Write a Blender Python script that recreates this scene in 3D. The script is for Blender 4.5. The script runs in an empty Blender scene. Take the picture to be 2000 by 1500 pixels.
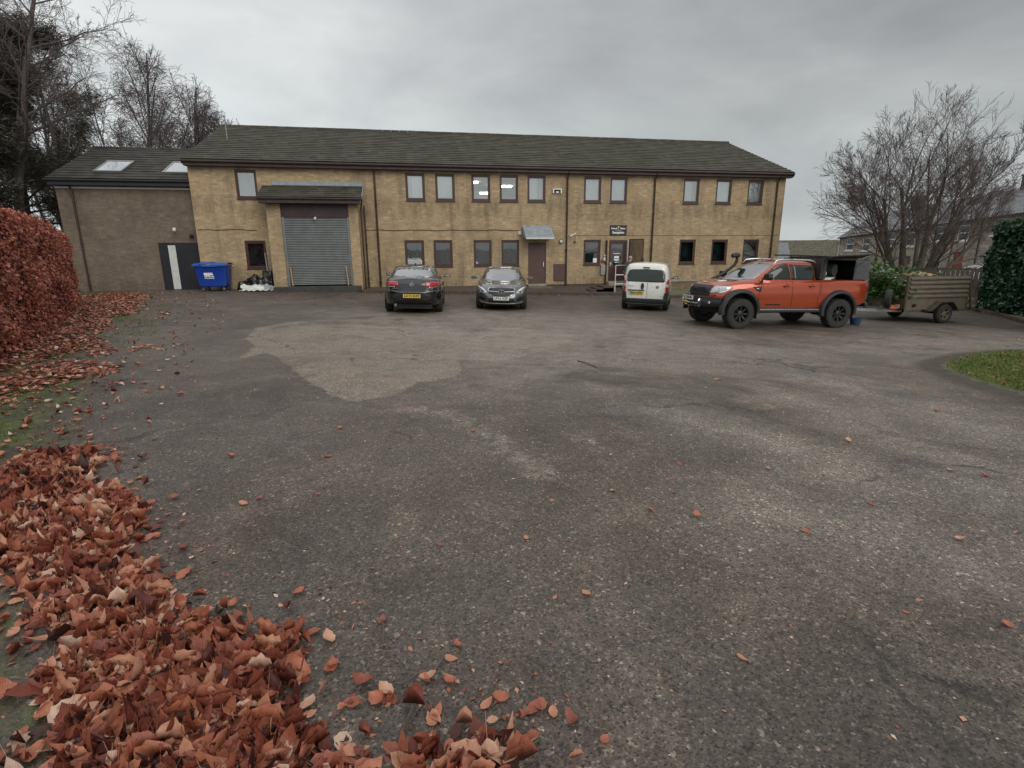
import bpy, bmesh, math, random
import numpy as np
from mathutils import Vector, Matrix, noise
from mathutils.bvhtree import BVHTree
R = math.radians
rnd = random.Random(7)
NR = np.random.RandomState(11)
scene = bpy.context.scene
COL = scene.collection

# ------------------------------------------------------------------ camera model and ground height
YAW, PIT, ROL, FOC, CAMZ = R(10.84), R(14.05), R(-0.30), 1058.0, 2.06
def ray(u, v):
    X = (u-1000)/FOC; Y = (v-750)/FOC
    c, s = math.cos(ROL), math.sin(ROL)
    X, Y = c*X+s*Y, -s*X+c*Y
    c, s = math.cos(PIT), math.sin(PIT)
    yr = c-s*Y; z = -s-c*Y
    c, s = math.cos(YAW), math.sin(YAW)
    return Vector((c*X+s*yr, -s*X+c*yr, z))
def sst(t):
    t = np.clip(t, 0, 1); return t*t*(3-2*t)
def G(x, y):
    """ground height of the site at x, y"""
    x = np.asarray(x, float); y = np.asarray(y, float)
    z = .10-.03*np.clip(x, -7, 18)+.32*(1-sst(y/14.0))
    z2 = -.1-.075*np.clip(y-34, -6, 26)
    t = sst((x-21)/20.0)
    return z*(1-t)+z2*t
def g(x, y): return float(G(x, y))
def at(u, v):
    """where the sight line of a photo pixel meets the ground"""
    d = ray(u, v); z = 0.0
    for _ in range(12):
        t = (z-CAMZ)/d.z; z = g(t*d.x, t*d.y)
    return (t*d.x, t*d.y)

# ------------------------------------------------------------------ tags
def tag(o, label=None, cat=None, group=None, kind=None):
    if label: o['label'] = label
    if cat: o['category'] = cat
    if group: o['group'] = group
    if kind: o['kind'] = kind
    return o
def thing(name, label, cat, loc=(0, 0, 0), rz=0, group=None):
    o = bpy.data.objects.new(name, None); COL.objects.link(o)
    o.location = loc; o.rotation_euler = (0, 0, rz); o.empty_display_size = .3
    return tag(o, label, cat, group)
def wp(o, parent):
    """parent o, whose mesh is in world coordinates, without moving it"""
    o.parent = parent
    e = parent.rotation_euler
    M = Matrix.Translation(parent.location) @ e.to_matrix().to_4x4()
    o.matrix_parent_inverse = M.inverted()
def copy_tree(o, parent=None):
    c = o.copy(); COL.objects.link(c)
    if parent is not None: c.parent = parent
    for ch in [x for x in bpy.data.objects if x.parent == o]: copy_tree(ch, c)
    return c

# ------------------------------------------------------------------ mesh builder
class MB:
    def __init__(s): s.v = []; s.f = []; s.m = []
    def add(s, vs, fs, m=0):
        b = len(s.v); s.v += [tuple(p) for p in vs]
        s.f += [tuple(i+b for i in f) for f in fs]; s.m += [m]*len(fs); return s
    def box(s, x0, x1, y0, y1, z0, z1, m=0):
        return s.add([(x0,y0,z0),(x1,y0,z0),(x1,y1,z0),(x0,y1,z0),(x0,y0,z1),(x1,y0,z1),(x1,y1,z1),(x0,y1,z1)],
              [(0,3,2,1),(4,5,6,7),(0,1,5,4),(1,2,6,5),(2,3,7,6),(3,0,4,7)], m)
    def bar(s, a, b, w, h, m=0, up=(0,0,1)):
        a = Vector(a); b = Vector(b); d = (b-a).normalized(); up = Vector(up)
        if abs(d.dot(up)) > .98: up = Vector((0,1,0))
        r = d.cross(up).normalized(); u = r.cross(d)
        vs = [p+r*sx*w/2+u*sz*h/2 for p in (a, b) for sx, sz in ((-1,-1),(1,-1),(1,1),(-1,1))]
        return s.add(vs, [(0,1,2,3),(7,6,5,4),(0,4,5,1),(1,5,6,2),(2,6,7,3),(3,7,4,0)], m)
    def tube(s, pts, rad, n=8, m=0, caps=True):
        pts = [Vector(p) for p in pts]; k = len(pts)
        if not hasattr(rad, '__len__'): rad = [rad]*k
        ref = Vector((0,0,1)); vs = []
        d0 = (pts[1]-pts[0]).normalized()
        if abs(d0.z) > .9: ref = Vector((1,0,0))
        for i in range(k):
            d = (pts[min(i+1,k-1)]-pts[max(i-1,0)]).normalized()
            a = d.cross(ref)
            if a.length < 1e-4: a = d.cross(Vector((0,1,.1)))
            a.normalize(); b = d.cross(a)
            for j in range(n):
                t = 2*math.pi*j/n; vs.append(pts[i]+(a*math.cos(t)+b*math.sin(t))*rad[i])
        fs = [(i*n+j, i*n+(j+1)%n, (i+1)*n+(j+1)%n, (i+1)*n+j) for i in range(k-1) for j in range(n)]
        if caps: fs += [tuple(range(n))[::-1], tuple((k-1)*n+j for j in range(n))]
        return s.add(vs, fs, m)
    def lathe(s, prof, n=28, m=0, M=None):
        """profile (r, h) turned about the Y axis"""
        M = M or Matrix(); vs = []
        for r, h in prof:
            for j in range(n):
                t = 2*math.pi*j/n; vs.append(M @ Vector((r*math.cos(t), h, r*math.sin(t))))
        k = len(prof)
        return s.add(vs, [(i*n+j, i*n+(j+1)%n, (i+1)*n+(j+1)%n, (i+1)*n+j) for i in range(k-1) for j in range(n)], m)
    def prism(s, poly, h0, h1, axis='z', m=0):
        n = len(poly)
        def P(p, h):
            return {'z': (p[0],p[1],h), 'y': (p[0],h,p[1]), 'x': (h,p[0],p[1])}[axis]
        return s.add([P(p,h0) for p in poly]+[P(p,h1) for p in poly],
              [tuple(range(n))[::-1], tuple(range(n,2*n))]+[(i,(i+1)%n,n+(i+1)%n,n+i) for i in range(n)], m)
    def grid(s, fn, nu, nv, m=0, closed=False):
        vs = [fn(i/nu, j/nv) for i in range(nu+1) for j in range(nv+1)]
        return s.add(vs, [(i*(nv+1)+j, (i+1)*(nv+1)+j, (i+1)*(nv+1)+j+1, i*(nv+1)+j+1) for i in range(nu) for j in range(nv)], m)
    def build(s, name, mats, parent=None, smooth=None, bevel=0, world=False, M=None):
        me = bpy.data.meshes.new(name)
        vs = s.v if M is None else [tuple(M @ Vector(p)) for p in s.v]
        me.from_pydata(vs, [], s.f)
        if not isinstance(mats, (list, tuple)): mats = [mats]
        for mt in mats: me.materials.append(mt)
        if len(mats) > 1: me.polygons.foreach_set('material_index', s.m)
        bm = bmesh.new(); bm.from_mesh(me); bmesh.ops.recalc_face_normals(bm, faces=bm.faces); bm.to_mesh(me); bm.free()
        if smooth is not None:
            me.polygons.foreach_set('use_smooth', [True]*len(me.polygons)); me.set_sharp_from_angle(angle=R(smooth))
        o = bpy.data.objects.new(name, me); COL.objects.link(o)
        if parent is not None:
            if world: wp(o, parent)
            else: o.parent = parent
        if bevel:
            md = o.modifiers.new('edge', 'BEVEL'); md.width = bevel; md.segments = 2; md.limit_method = 'ANGLE'; md.angle_limit = R(40)
        return o
def np_mesh(name, V, F, mats, attrs=None, smooth=False):
    """V (n,3) floats, F (m,k) ints with equal k"""
    me = bpy.data.meshes.new(name); V = np.asarray(V, np.float32); F = np.asarray(F, np.int32)
    me.vertices.add(len(V)); me.vertices.foreach_set('co', V.ravel())
    me.loops.add(F.size); me.loops.foreach_set('vertex_index', F.ravel())
    me.polygons.add(len(F)); me.polygons.foreach_set('loop_start', np.arange(0, F.size, F.shape[1], dtype=np.int32))
    me.update(calc_edges=True)
    if smooth: me.polygons.foreach_set('use_smooth', [True]*len(F))
    for k, a in (attrs or {}).items():
        if a.ndim == 1:
            at_ = me.attributes.new(k, 'FLOAT', 'POINT'); at_.data.foreach_set('value', a.astype(np.float32))
        else:
            at_ = me.attributes.new(k, 'FLOAT_COLOR', 'POINT'); at_.data.foreach_set('color', a.astype(np.float32).ravel())
    for mt in (mats if isinstance(mats, (list, tuple)) else [mats]): me.materials.append(mt)
    o = bpy.data.objects.new(name, me); COL.objects.link(o); return o
def text_part(name, s, size, mat, parent, M, bold=.0, ext=.002, world=False, width=None):
    cu = bpy.data.curves.new(name, 'FONT'); cu.body = s; cu.size = size; cu.align_x = 'CENTER'; cu.align_y = 'CENTER'
    cu.extrude = ext; cu.offset = bold; cu.resolution_u = 3
    t = bpy.data.objects.new(name, cu); COL.objects.link(t)
    dg = bpy.context.evaluated_depsgraph_get(); dg.update()
    me = bpy.data.meshes.new_from_object(t.evaluated_get(dg)); bpy.data.objects.remove(t)
    if width:
        xs = [v.co.x for v in me.vertices]; k = width/(max(xs)-min(xs)); me.transform(Matrix.Diagonal((k, 1, 1, 1)))
    me.transform(M); me.materials.clear(); me.materials.append(mat); me.name = name
    o = bpy.data.objects.new(name, me); COL.objects.link(o)
    if world: wp(o, parent)
    else: o.parent = parent
    return o

# ------------------------------------------------------------------ materials
class NT:
    def __init__(s, m): s.t = m.node_tree; s.n = s.t.nodes; s.l = s.t.links; s.p = s.n['Principled BSDF'] if 'Principled BSDF' in s.n else None
    def new(s, k, **kw):
        n = s.n.new(k)
        for a, b in kw.items(): setattr(n, a, b)
        return n
    def set(s, sock, val):
        if hasattr(val, 'is_output'): s.l.new(val, sock)
        else: sock.default_value = val
    def noise(s, vec, scale, detail=4, rough=.6, dist=0):
        n = s.new('ShaderNodeTexNoise'); s.set(n.inputs['Scale'], scale); n.inputs['Detail'].default_value = detail
        n.inputs['Roughness'].default_value = rough; n.inputs['Distortion'].default_value = dist
        if vec is not None: s.l.new(vec, n.inputs['Vector'])
        return n.outputs['Fac']
    def ramp(s, fac, stops, interp='LINEAR'):
        n = s.new('ShaderNodeValToRGB'); s.l.new(fac, n.inputs[0]); cr = n.color_ramp; cr.interpolation = interp
        while len(cr.elements) < len(stops): cr.elements.new(.5)
        for e, (p, c) in zip(cr.elements, stops):
            e.position = p; e.color = (c, c, c, 1) if not hasattr(c, '__len__') else (*c[:3], 1)
        return n.outputs[0]
    def mix(s, fac, a, b, mode='MIX'):
        n = s.new('ShaderNodeMix', data_type='RGBA', blend_type=mode)
        s.set(n.inputs[0], fac)
        for i, x in ((6, a), (7, b)):
            if isinstance(x, (tuple, list)): x = (*x[:3], 1)
            s.set(n.inputs[i], x)
        return n.outputs[2]
    def math(s, op, a, b=0.0, c=None):
        n = s.new('ShaderNodeMath', operation=op); s.set(n.inputs[0], a); s.set(n.inputs[1], b)
        if c is not None: s.set(n.inputs[2], c)
        return n.outputs[0]
    def bump(s, h, strength=.3, dist=.01, normal=None):
        n = s.new('ShaderNodeBump'); n.inputs['Strength'].default_value = strength; n.inputs['Distance'].default_value = dist
        s.l.new(h, n.inputs['Height'])
        if normal is not None: s.l.new(normal, n.inputs['Normal'])
        return n.outputs[0]
    def obj(s): return s.new('ShaderNodeTexCoord').outputs['Object']
    def pos(s): return s.new('ShaderNodeNewGeometry').outputs['Position']
    def mapv(s, vec, scale=(1,1,1), loc=(0,0,0), rot=(0,0,0)):
        n = s.new('ShaderNodeMapping'); n.inputs['Scale'].default_value = scale; n.inputs['Location'].default_value = loc
        n.inputs['Rotation'].default_value = rot; s.l.new(vec, n.inputs['Vector']); return n.outputs[0]
def newmat(name):
    m = bpy.data.materials.new(name); m.use_nodes = True; return m, NT(m)
def M_(name, col, rough=.6, metal=0, var=.12, scale=6, bump=.0, bscale=40, coat=0, spec=None, emit=None, dirt=0):
    m, t = newmat(name); p = t.p
    c = (*col[:3], 1)
    v = t.obj(); n = t.noise(v, scale, 5)
    lo = tuple(x*(1-var) for x in col[:3]); hi = tuple(min(1, x*(1+var)) for x in col[:3])
    k = t.ramp(n, [(.3, lo), (.7, hi)])
    if dirt:
        n2 = t.noise(t.mapv(v, (1, 1, .6)), 3.1, 6, .7)
        k = t.mix(t.math('MULTIPLY', t.ramp(n2, [(.42, 0), (.7, 1)]), dirt), k, (.09, .075, .055))
    t.l.new(k, p.inputs['Base Color'])
    t.l.new(t.ramp(t.noise(v, scale*2.3, 3), [(.3, max(0, rough-.07)), (.7, min(1, rough+.07))]), p.inputs['Roughness'])
    p.inputs['Metallic'].default_value = metal
    if coat: p.inputs['Coat Weight'].default_value = coat; p.inputs['Coat Roughness'].default_value = .04
    if spec is not None: p.inputs['IOR'].default_value = spec
    if bump: t.l.new(t.bump(t.noise(v, bscale, 4), bump, .01), p.inputs['Normal'])
    if emit: p.inputs['Emission Color'].default_value = (*emit[0], 1); p.inputs['Emission Strength'].default_value = emit[1]
    return m
MT = {}
def mk(key, *a, **k): MT[key] = M_(key, *a, **k); return MT[key]

def brick_mat(name, c1, c2, mortar, bw=.225, bh=.075, stain=.5, bands=None):
    m, t = newmat(name); v = t.pos()
    sx = t.new('ShaderNodeSeparateXYZ'); t.l.new(v, sx.inputs[0])
    cx = t.new('ShaderNodeCombineXYZ'); t.l.new(t.math('ADD', sx.outputs[0], sx.outputs[1]), cx.inputs[0]); t.l.new(sx.outputs[2], cx.inputs[1])
    b = t.new('ShaderNodeTexBrick'); t.l.new(cx.outputs[0], b.inputs['Vector'])
    for k, val in (('Scale', 1), ('Mortar Size', .006), ('Mortar Smooth', .3), ('Brick Width', bw), ('Row Height', bh), ('Bias', -.1)): b.inputs[k].default_value = val
    b.inputs['Color1'].default_value = (*c1, 1); b.inputs['Color2'].default_value = (*c2, 1); b.inputs['Mortar'].default_value = (*mortar, 1)
    # single odd bricks
    cell = t.new('ShaderNodeTexWhiteNoise', noise_dimensions='2D')
    sn = t.new('ShaderNodeVectorMath', operation='FLOOR')
    t.l.new(t.mapv(cx.outputs[0], (1/bw, 1/bh, 1)), sn.inputs[0]); t.l.new(sn.outputs[0], cell.inputs['Vector'])
    k = t.mix(t.math('MULTIPLY', t.ramp(cell.outputs[0], [(.80, 0), (1, 1)]), .42), b.outputs[0], tuple(min(1, x*1.45) for x in c1))
    k = t.mix(t.math('MULTIPLY', t.ramp(cell.outputs[0], [(0, 1), (.12, 0)]), .3), k, tuple(x*.6 for x in c2))
    n = t.noise(v, .7, 6, .65); k = t.mix(t.math('MULTIPLY', t.ramp(n, [(.45, 0), (.75, 1)]), stain), k, tuple(x*.55 for x in c2))
    n = t.noise(t.mapv(v, (2.2, 2.2, .25)), 1.1, 5, .6); k = t.mix(t.math('MULTIPLY', t.ramp(n, [(.52, 0), (.8, 1)]), stain), k, (.12, .095, .06))
    if bands:
        for lo, hi, amt in bands:
            zb_ = t.math('MULTIPLY', t.ramp(t.math('DIVIDE', sx.outputs[2], 6.0), [(max(0, lo-.25)/6, 0), (lo/6, 1), (hi/6, 1), ((hi+.35)/6, 0)]), t.ramp(t.noise(t.mapv(v, (1.3, 1.3, .5)), 2.0, 6, .7), [(.42, 0), (.66, 1)]))
            k = t.mix(t.math('MULTIPLY', zb_, amt), k, (.075, .062, .038))
    n = t.noise(v, 9, 3, .6); k = t.mix(.35, k, t.ramp(n, [(.3, .35), (.7, .75)]), 'OVERLAY')
    t.l.new(k, t.p.inputs['Base Color']); t.p.inputs['Roughness'].default_value = .88
    t.l.new(t.bump(b.outputs['Fac'], -.5, .004, t.bump(t.noise(v, 60, 3), .25, .004)), t.p.inputs['Normal'])
    return m
def tile_mat(name, base, moss, mossamt, pitch=.33):
    m, t = newmat(name); v = t.pos()
    sn = t.new('ShaderNodeVectorMath', operation='FLOOR'); cell = t.new('ShaderNodeTexWhiteNoise', noise_dimensions='2D')
    t.l.new(t.mapv(v, (1/pitch, 3.2, 0)), sn.inputs[0]); t.l.new(sn.outputs[0], cell.inputs['Vector'])
    k = t.ramp(cell.outputs[0], [(0, tuple(x*.65 for x in base)), (.5, base), (1, tuple(x*1.5 for x in base))])
    n = t.noise(v, 1.3, 7, .7)
    k = t.mix(t.math('MULTIPLY', t.ramp(n, [(.38, 0), (.62, 1)]), mossamt), k, moss)
    n = t.noise(v, 12, 4, .7); k = t.mix(t.math('MULTIPLY', t.ramp(n, [(.6, 0), (.72, 1)]), .5), k, (.16, .15, .11))
    t.l.new(k, t.p.inputs['Base Color']); t.p.inputs['Roughness'].default_value = .85
    w = t.new('ShaderNodeTexWave', wave_type='BANDS', bands_direction='X'); w.inputs['Scale'].default_value = .5/pitch*2/ (2*math.pi)*math.pi
    t.l.new(v, w.inputs['Vector']); t.l.new(t.bump(w.outputs['Fac'], .35, .02, t.bump(t.noise(v, 30, 4), .5, .01)), t.p.inputs['Normal'])
    return m
def glass_mat(name, tint=(.86, .9, .9), refl=.10, rough=.015):
    m, t = newmat(name); n = t.n; n.remove(t.p)
    out = n['Material Output']
    tr = t.new('ShaderNodeBsdfTransparent'); tr.inputs[0].default_value = (*tint, 1)
    gl = t.new('ShaderNodeBsdfGlossy'); gl.inputs['Roughness'].default_value = rough
    fr = t.new('ShaderNodeFresnel'); fr.inputs['IOR'].default_value = 1.5
    nz = t.bump(t.noise(t.pos(), 1.7, 2), .02, .05); t.l.new(nz, gl.inputs['Normal'])
    mx = t.new('ShaderNodeMixShader'); t.l.new(t.math('ADD', fr.outputs[0], refl, None), mx.inputs[0])
    t.l.new(tr.outputs[0], mx.inputs[1]); t.l.new(gl.outputs[0], mx.inputs[2]); t.l.new(mx.outputs[0], out.inputs[0]); return m
def bark_mat(name, c, moss=(.10, .12, .045), mamt=.4):
    m, t = newmat(name); v = t.pos()
    n = t.noise(t.mapv(v, (1, 1, .25)), 9, 6, .7)
    k = t.ramp(n, [(.3, tuple(x*.6 for x in c)), (.7, tuple(x*1.35 for x in c))])
    k = t.mix(t.math('MULTIPLY', t.ramp(t.noise(v, 1.6, 4), [(.4, 0), (.65, 1)]), mamt), k, moss)
    t.l.new(k, t.p.inputs['Base Color']); t.p.inputs['Roughness'].default_value = .9
    t.l.new(t.bump(n, .6, .02), t.p.inputs['Normal']); return m
def leaf_mat(name, stops, rough=.55, sub=.15, veins=False):
    m, t = newmat(name)
    a = t.new('ShaderNodeAttribute', attribute_name='tint'); v = t.pos()
    k = t.ramp(a.outputs['Fac'], stops)
    n = t.noise(v, 55, 3, .6); k = t.mix(.5, k, t.ramp(n, [(.25, .28), (.75, .72)]), 'OVERLAY')
    if veins:
        w = t.new('ShaderNodeAttribute', attribute_name='vein')
        wv = t.math('SINE', t.math('MULTIPLY', w.outputs['Fac'], 75.0))
        t.l.new(t.bump(wv, .3, .0010), t.p.inputs['Normal'])
        k = t.mix(t.math('MULTIPLY', t.ramp(wv, [(.55, 0), (1, 1)]), .08), k, (.08, .03, .015))
    t.l.new(k, t.p.inputs['Base Color']); t.p.inputs['Roughness'].default_value = rough
    # thin leaf: a little light comes through
    tl = t.new('ShaderNodeBsdfTranslucent'); t.l.new(k, tl.inputs[0]); mx = t.new('ShaderNodeMixShader'); mx.inputs[0].default_value = sub
    out = t.n['Material Output']; t.l.new(t.p.outputs[0], mx.inputs[1]); t.l.new(tl.outputs[0], mx.inputs[2]); t.l.new(mx.outputs[0], out.inputs[0])
    return m

mk('brown_frame', (.055, .022, .02), .45, var=.2)
mk('brown_door', (.085, .042, .033), .5, var=.12, dirt=.2)
mk('brown_pipe', (.035, .018, .014), .4, var=.25)
mk('fascia', (.032, .015, .014), .5, var=.3, dirt=.3)
mk('lead', (.27, .30, .33), .5, var=.22, scale=5, dirt=.2)
mk('lead_dark', (.17, .19, .20), .5, var=.3, scale=7, dirt=.3)
mk('white_trim', (.62, .62, .58), .5, var=.08, dirt=.15)
mk('white_pvc', (.74, .75, .74), .35, var=.04)
mk('cream', (.55, .5, .38), .6)
mk('navy', (.005, .005, .011), .6, var=.25, dirt=.08)
mk('pale_strip', (.52, .54, .50), .6, var=.1, dirt=.1)
mk('shutter', (.20, .213, .212), .42, metal=.25, var=.14, scale=3, dirt=.25)
mk('steel', (.3, .31, .31), .4, metal=.8, var=.15)
mk('galv', (.42, .43, .43), .45, metal=.5, var=.15)
mk('black', (.012, .012, .013), .45)
mk('blackmatt', (.018, .018, .018), .85)
mk('rubber', (.022, .021, .02), .85, var=.3, bump=.3, bscale=60)
mk('tread', (.03, .029, .027), .9, var=.3, bump=.4, bscale=40)
mk('plastic', (.022, .022, .024), .6, bump=.15, bscale=200)
mk('concrete', (.15, .135, .11), .9, var=.3, bump=.4, scale=9, dirt=.4)
mk('slab', (.30, .26, .21), .88, var=.2, bump=.3, dirt=.3)
mk('dark_concrete', (.05, .047, .042), .9, var=.35, bump=.4, dirt=.2)
mk('mossy', (.12, .125, .07), .95, var=.35, bump=.5, scale=12)
mk('kerb', (.075, .052, .042), .9, var=.35, bump=.5, scale=8, dirt=.3)
mk('wood', (.38, .24, .13), .7, var=.25, scale=14)
mk('chrome', (.75, .76, .77), .12, metal=1, var=.03)
mk('silver', (.5, .5, .5), .3, metal=.8, var=.05)
mk('red_lens', (.35, .008, .016), .12, coat=1, var=.2)
mk('clear_lens', (.45, .47, .48), .08, metal=.4, coat=1, var=.25, scale=20)
mk('amber', (.5, .13, .01), .2, coat=1)
mk('autoglass', (.014, .019, .019), .03, var=.1, spec=3.0, coat=1)
mk('autoglass_side', (.018, .026, .024), .05, var=.1, spec=1.55)
mk('plate_yellow', (.62, .42, .06), .45, var=.06)
mk('plate_white', (.68, .68, .66), .45, var=.04)
mk('ink', (.012, .012, .012), .5)
mk('whiteink', (.75, .75, .73), .5)
mk('paint_black', (.006, .0065, .008), .18, metal=.2, coat=1, var=.1, dirt=.05)
mk('paint_grey', (.13, .135, .137), .24, metal=.7, coat=1, var=.05, dirt=.05)
mk('paint_white', (.68, .68, .62), .28, coat=.8, var=.03, dirt=.07)
mk('paint_orange', (.38, .052, .012), .2, metal=.35, coat=1, var=.06, dirt=.06)
mk('paint_silver', (.36, .38, .4), .25, metal=.6, coat=1, var=.04)
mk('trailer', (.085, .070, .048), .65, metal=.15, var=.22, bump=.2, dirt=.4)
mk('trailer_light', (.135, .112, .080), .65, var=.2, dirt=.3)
mk('blue_plastic', (.006, .045, .30), .38, var=.12, dirt=.06)
mk('blue_lid', (.015, .10, .40), .32, var=.1)
mk('binbag', (.014, .014, .014), .25, var=.3)
mk('sheet', (.66, .66, .60), .5, var=.08)
mk('skin', (.42, .23, .16), .6)
mk('hair', (.40, .37, .33), .9, bump=.6, bscale=80)
mk('jacket', (.05, .062, .05), .85, bump=.4, bscale=30, var=.3)
mk('trousers', (.014, .014, .018), .85, bump=.3)
mk('curtain', (.55, .55, .53), .9, var=.06)
mk('sky_sheen_pane', (.30, .33, .36), .08, coat=1, var=.1)  # pale base colour imitates sky reflected in the skylight panes
mk('pale_sheet', (.80, .83, .85), .8, var=.05)  # pale tone imitates bright rooms behind upper panes; also colours the door stickers
mk('net', (.17, .17, .165), .9, var=.1)
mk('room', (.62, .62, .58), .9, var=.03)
mk('dim_backing_tone', (.22, .25, .25), .9, var=.7, scale=2.6)  # mottled tone imitates the shade of a dim room
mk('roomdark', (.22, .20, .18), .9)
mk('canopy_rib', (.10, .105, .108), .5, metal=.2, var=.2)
mk('canopy', (.05, .052, .054), .55, metal=.2, var=.2)
mk('tube_light', (.9, .9, .9), .5, emit=((1, .98, .94), 9))
mk('sign_black', (.016, .014, .014), .45)
mk('cable', (.03, .024, .018), .7)
mk('slate', (.15, .15, .158), .65, var=.3, scale=3, bump=.3, bscale=12)
mk('chimney', (.10, .062, .05), .9, var=.4, bump=.4)
mk('terracotta', (.22, .10, .06), .85, var=.3)
mk('red_door', (.20, .03, .02), .5)
mk('winglass', (.03, .035, .045), .08, spec=1.6, var=.3)
mk('fence_wood', (.075, .062, .05), .85, var=.3, scale=10, bump=.3)
mk('orange_junk', (.5, .13, .05), .7)
MT['brick'] = brick_mat('buff_brick', (.415, .305, .178), (.335, .243, .142), (.26, .205, .135), stain=.65, bands=[(3.6, 4.15, .45), (0, .5, .55), (5.45, 5.7, .4), (.75, 1.1, .35)])
MT['brick_ramp'] = brick_mat('ramp_brick', (.19, .135, .085), (.15, .105, .068), (.14, .11, .075), stain=.8)
MT['brick_annex'] = brick_mat('grey_brick', (.17, .13, .096), (.135, .102, .077), (.13, .102, .08), stain=.8, bands=[(0, .6, .7), (4.3, 4.6, .4)])
MT['brick_dark'] = brick_mat('plinth_brick', (.085, .05, .038), (.065, .038, .03), (.075, .055, .045))
MT['stone'] = brick_mat('coursed_stone', (.36, .31, .25), (.22, .19, .152), (.10, .09, .07), .55, .24, .5)
MT['tiles'] = tile_mat('roof_tiles', (.050, .042, .034), (.045, .050, .018), .55)
MT['tiles_dark'] = tile_mat('roof_tiles_dark', (.042, .038, .034), (.04, .044, .022), .3)
MT['tiles_far'] = tile_mat('roof_tiles_far', (.075, .068, .045), (.08, .08, .045), .5)
MT['glass'] = glass_mat('window_glass', (.95, .98, .98), refl=.20)
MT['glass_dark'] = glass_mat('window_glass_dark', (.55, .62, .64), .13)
MT['bark'] = bark_mat('bark_mossy', (.085, .07, .055), (.075, .085, .035), .6)
MT['bark_twig'] = bark_mat('bark_twig', (.105, .080, .072), mamt=.0)
MT['bark_birch'] = bark_mat('bark_birch', (.10, .078, .078), mamt=.1)
MT['bark_pine'] = bark_mat('bark_pine', (.06, .045, .038), mamt=.1)
MT['beech_leaf'] = leaf_mat('beech_leaf', [(0, (.09, .024, .018)), (.35, (.29, .066, .042)), (.7, (.48, .15, .092)), (1, (.56, .30, .19))], .5, .12)
MT['litter'] = leaf_mat('leaf_litter', [(0, (.040, .014, .012)), (.2, (.15, .034, .022)), (.42, (.28, .080, .046)), (.62, (.43, .150, .082)), (.82, (.57, .30, .19)), (1, (.62, .44, .33))], .5, .15, True)
MT['laurel'] = leaf_mat('laurel_leaf', [(0, (.006, .028, .012)), (.6, (.014, .06, .022)), (.9, (.03, .10, .035)), (1, (.10, .17, .05))], .3, .1)
MT['cut_leaf'] = leaf_mat('cut_leaf', [(0, (.02, .07, .012)), (.6, (.05, .15, .02)), (1, (.34, .40, .20))], .4, .2)
MT['pine'] = leaf_mat('pine_needles', [(0, (.045, .045, .034)), (.6, (.085, .082, .06)), (1, (.17, .13, .105))], .6, .1)
MT['grass_blade'] = leaf_mat('grass_blade', [(0, (.05, .085, .014)), (.5, (.11, .16, .03)), (.8, (.20, .21, .06)), (1, (.32, .24, .11))], .6, .2)
# ================================================================== camera, light, sky
cam = bpy.data.cameras.new('camera'); co = bpy.data.objects.new('camera', cam); COL.objects.link(co); scene.camera = co
cam.sensor_width = 36; cam.lens = 36*FOC/2000; cam.clip_end = 2000; cam.clip_start = .05
R0 = Vector((math.cos(YAW), -math.sin(YAW), 0)); F0 = Vector((math.sin(YAW)*math.cos(PIT), math.cos(YAW)*math.cos(PIT), -math.sin(PIT)))
U0 = R0.cross(F0); c_, s_ = math.cos(ROL), math.sin(ROL)
XR = R0*c_+U0*s_; UP = R0*(-s_)+U0*c_
mw = Matrix((XR, UP, -F0)).transposed().to_4x4(); mw.translation = (0, 0, CAMZ); co.matrix_world = mw

SUN_EL, SUN_AZ = R(32), R(158)
w = bpy.data.worlds.new('World'); scene.world = w; w.use_nodes = True
t = NT(w); t.n.clear()
out = t.new('ShaderNodeOutputWorld'); d = t.new('ShaderNodeTexCoord').outputs['Generated']
sk = t.new('ShaderNodeTexSky', sky_type='NISHITA'); sk.sun_disc = False; sk.sun_elevation = SUN_EL; sk.sun_rotation = SUN_AZ
b1 = t.new('ShaderNodeBackground'); t.l.new(sk.outputs[0], b1.inputs[0]); b1.inputs[1].default_value = .08
sp = t.new('ShaderNodeSeparateXYZ'); t.l.new(d, sp.inputs[0])
el = sp.outputs[2]
# overcast layer: base brightness by elevation, lighter towards the left, soft cloud structure
base = t.ramp(el, [(0, (.50, .535, .545)), (.08, (.485, .515, .52)), (.18, (.445, .465, .465)), (.30, (.385, .397, .40)), (.45, (.38, .39, .395)), (.7, (.56, .57, .575)), (1, (.70, .71, .72))])
side = t.math('ADD', t.math('MULTIPLY', sp.outputs[0], -1.0), t.math('MULTIPLY', el, .35))
lr = t.ramp(t.math('ADD', side, .70), [(.0, .82), (.25, .88), (.50, 1.0), (.75, 1.16), (1, 1.42)])
k = t.mix(1.0, base, lr, 'MULTIPLY')
mv = t.mapv(d, (1, 1, 2.6), (.3, .2, 0))
n1 = t.noise(mv, 2.1, 6, .55, .35); n2 = t.noise(mv, 5.5, 5, .5, .3)
k = t.mix(1.0, k, t.ramp(n1, [(.26, (.76, .77, .785)), (.5, (1, 1, 1)), (.72, (1.24, 1.235, 1.22))]), 'MULTIPLY')
k = t.mix(1.0, k, t.ramp(n2, [(.3, .95), (.7, 1.06)]), 'MULTIPLY')
b2 = t.new('ShaderNodeBackground'); t.l.new(k, b2.inputs[0]); b2.inputs[1].default_value = 1.0
mx = t.new('ShaderNodeMixShader'); mx.inputs[0].default_value = .95
t.l.new(b1.outputs[0], mx.inputs[1]); t.l.new(b2.outputs[0], mx.inputs[2]); t.l.new(mx.outputs[0], out.inputs[0])
sl = bpy.data.lights.new('sun', 'SUN'); sl.energy = 1.15; sl.angle = R(42); sl.color = (1, .97, .92)
so = bpy.data.objects.new('sun', sl); COL.objects.link(so)
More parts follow.
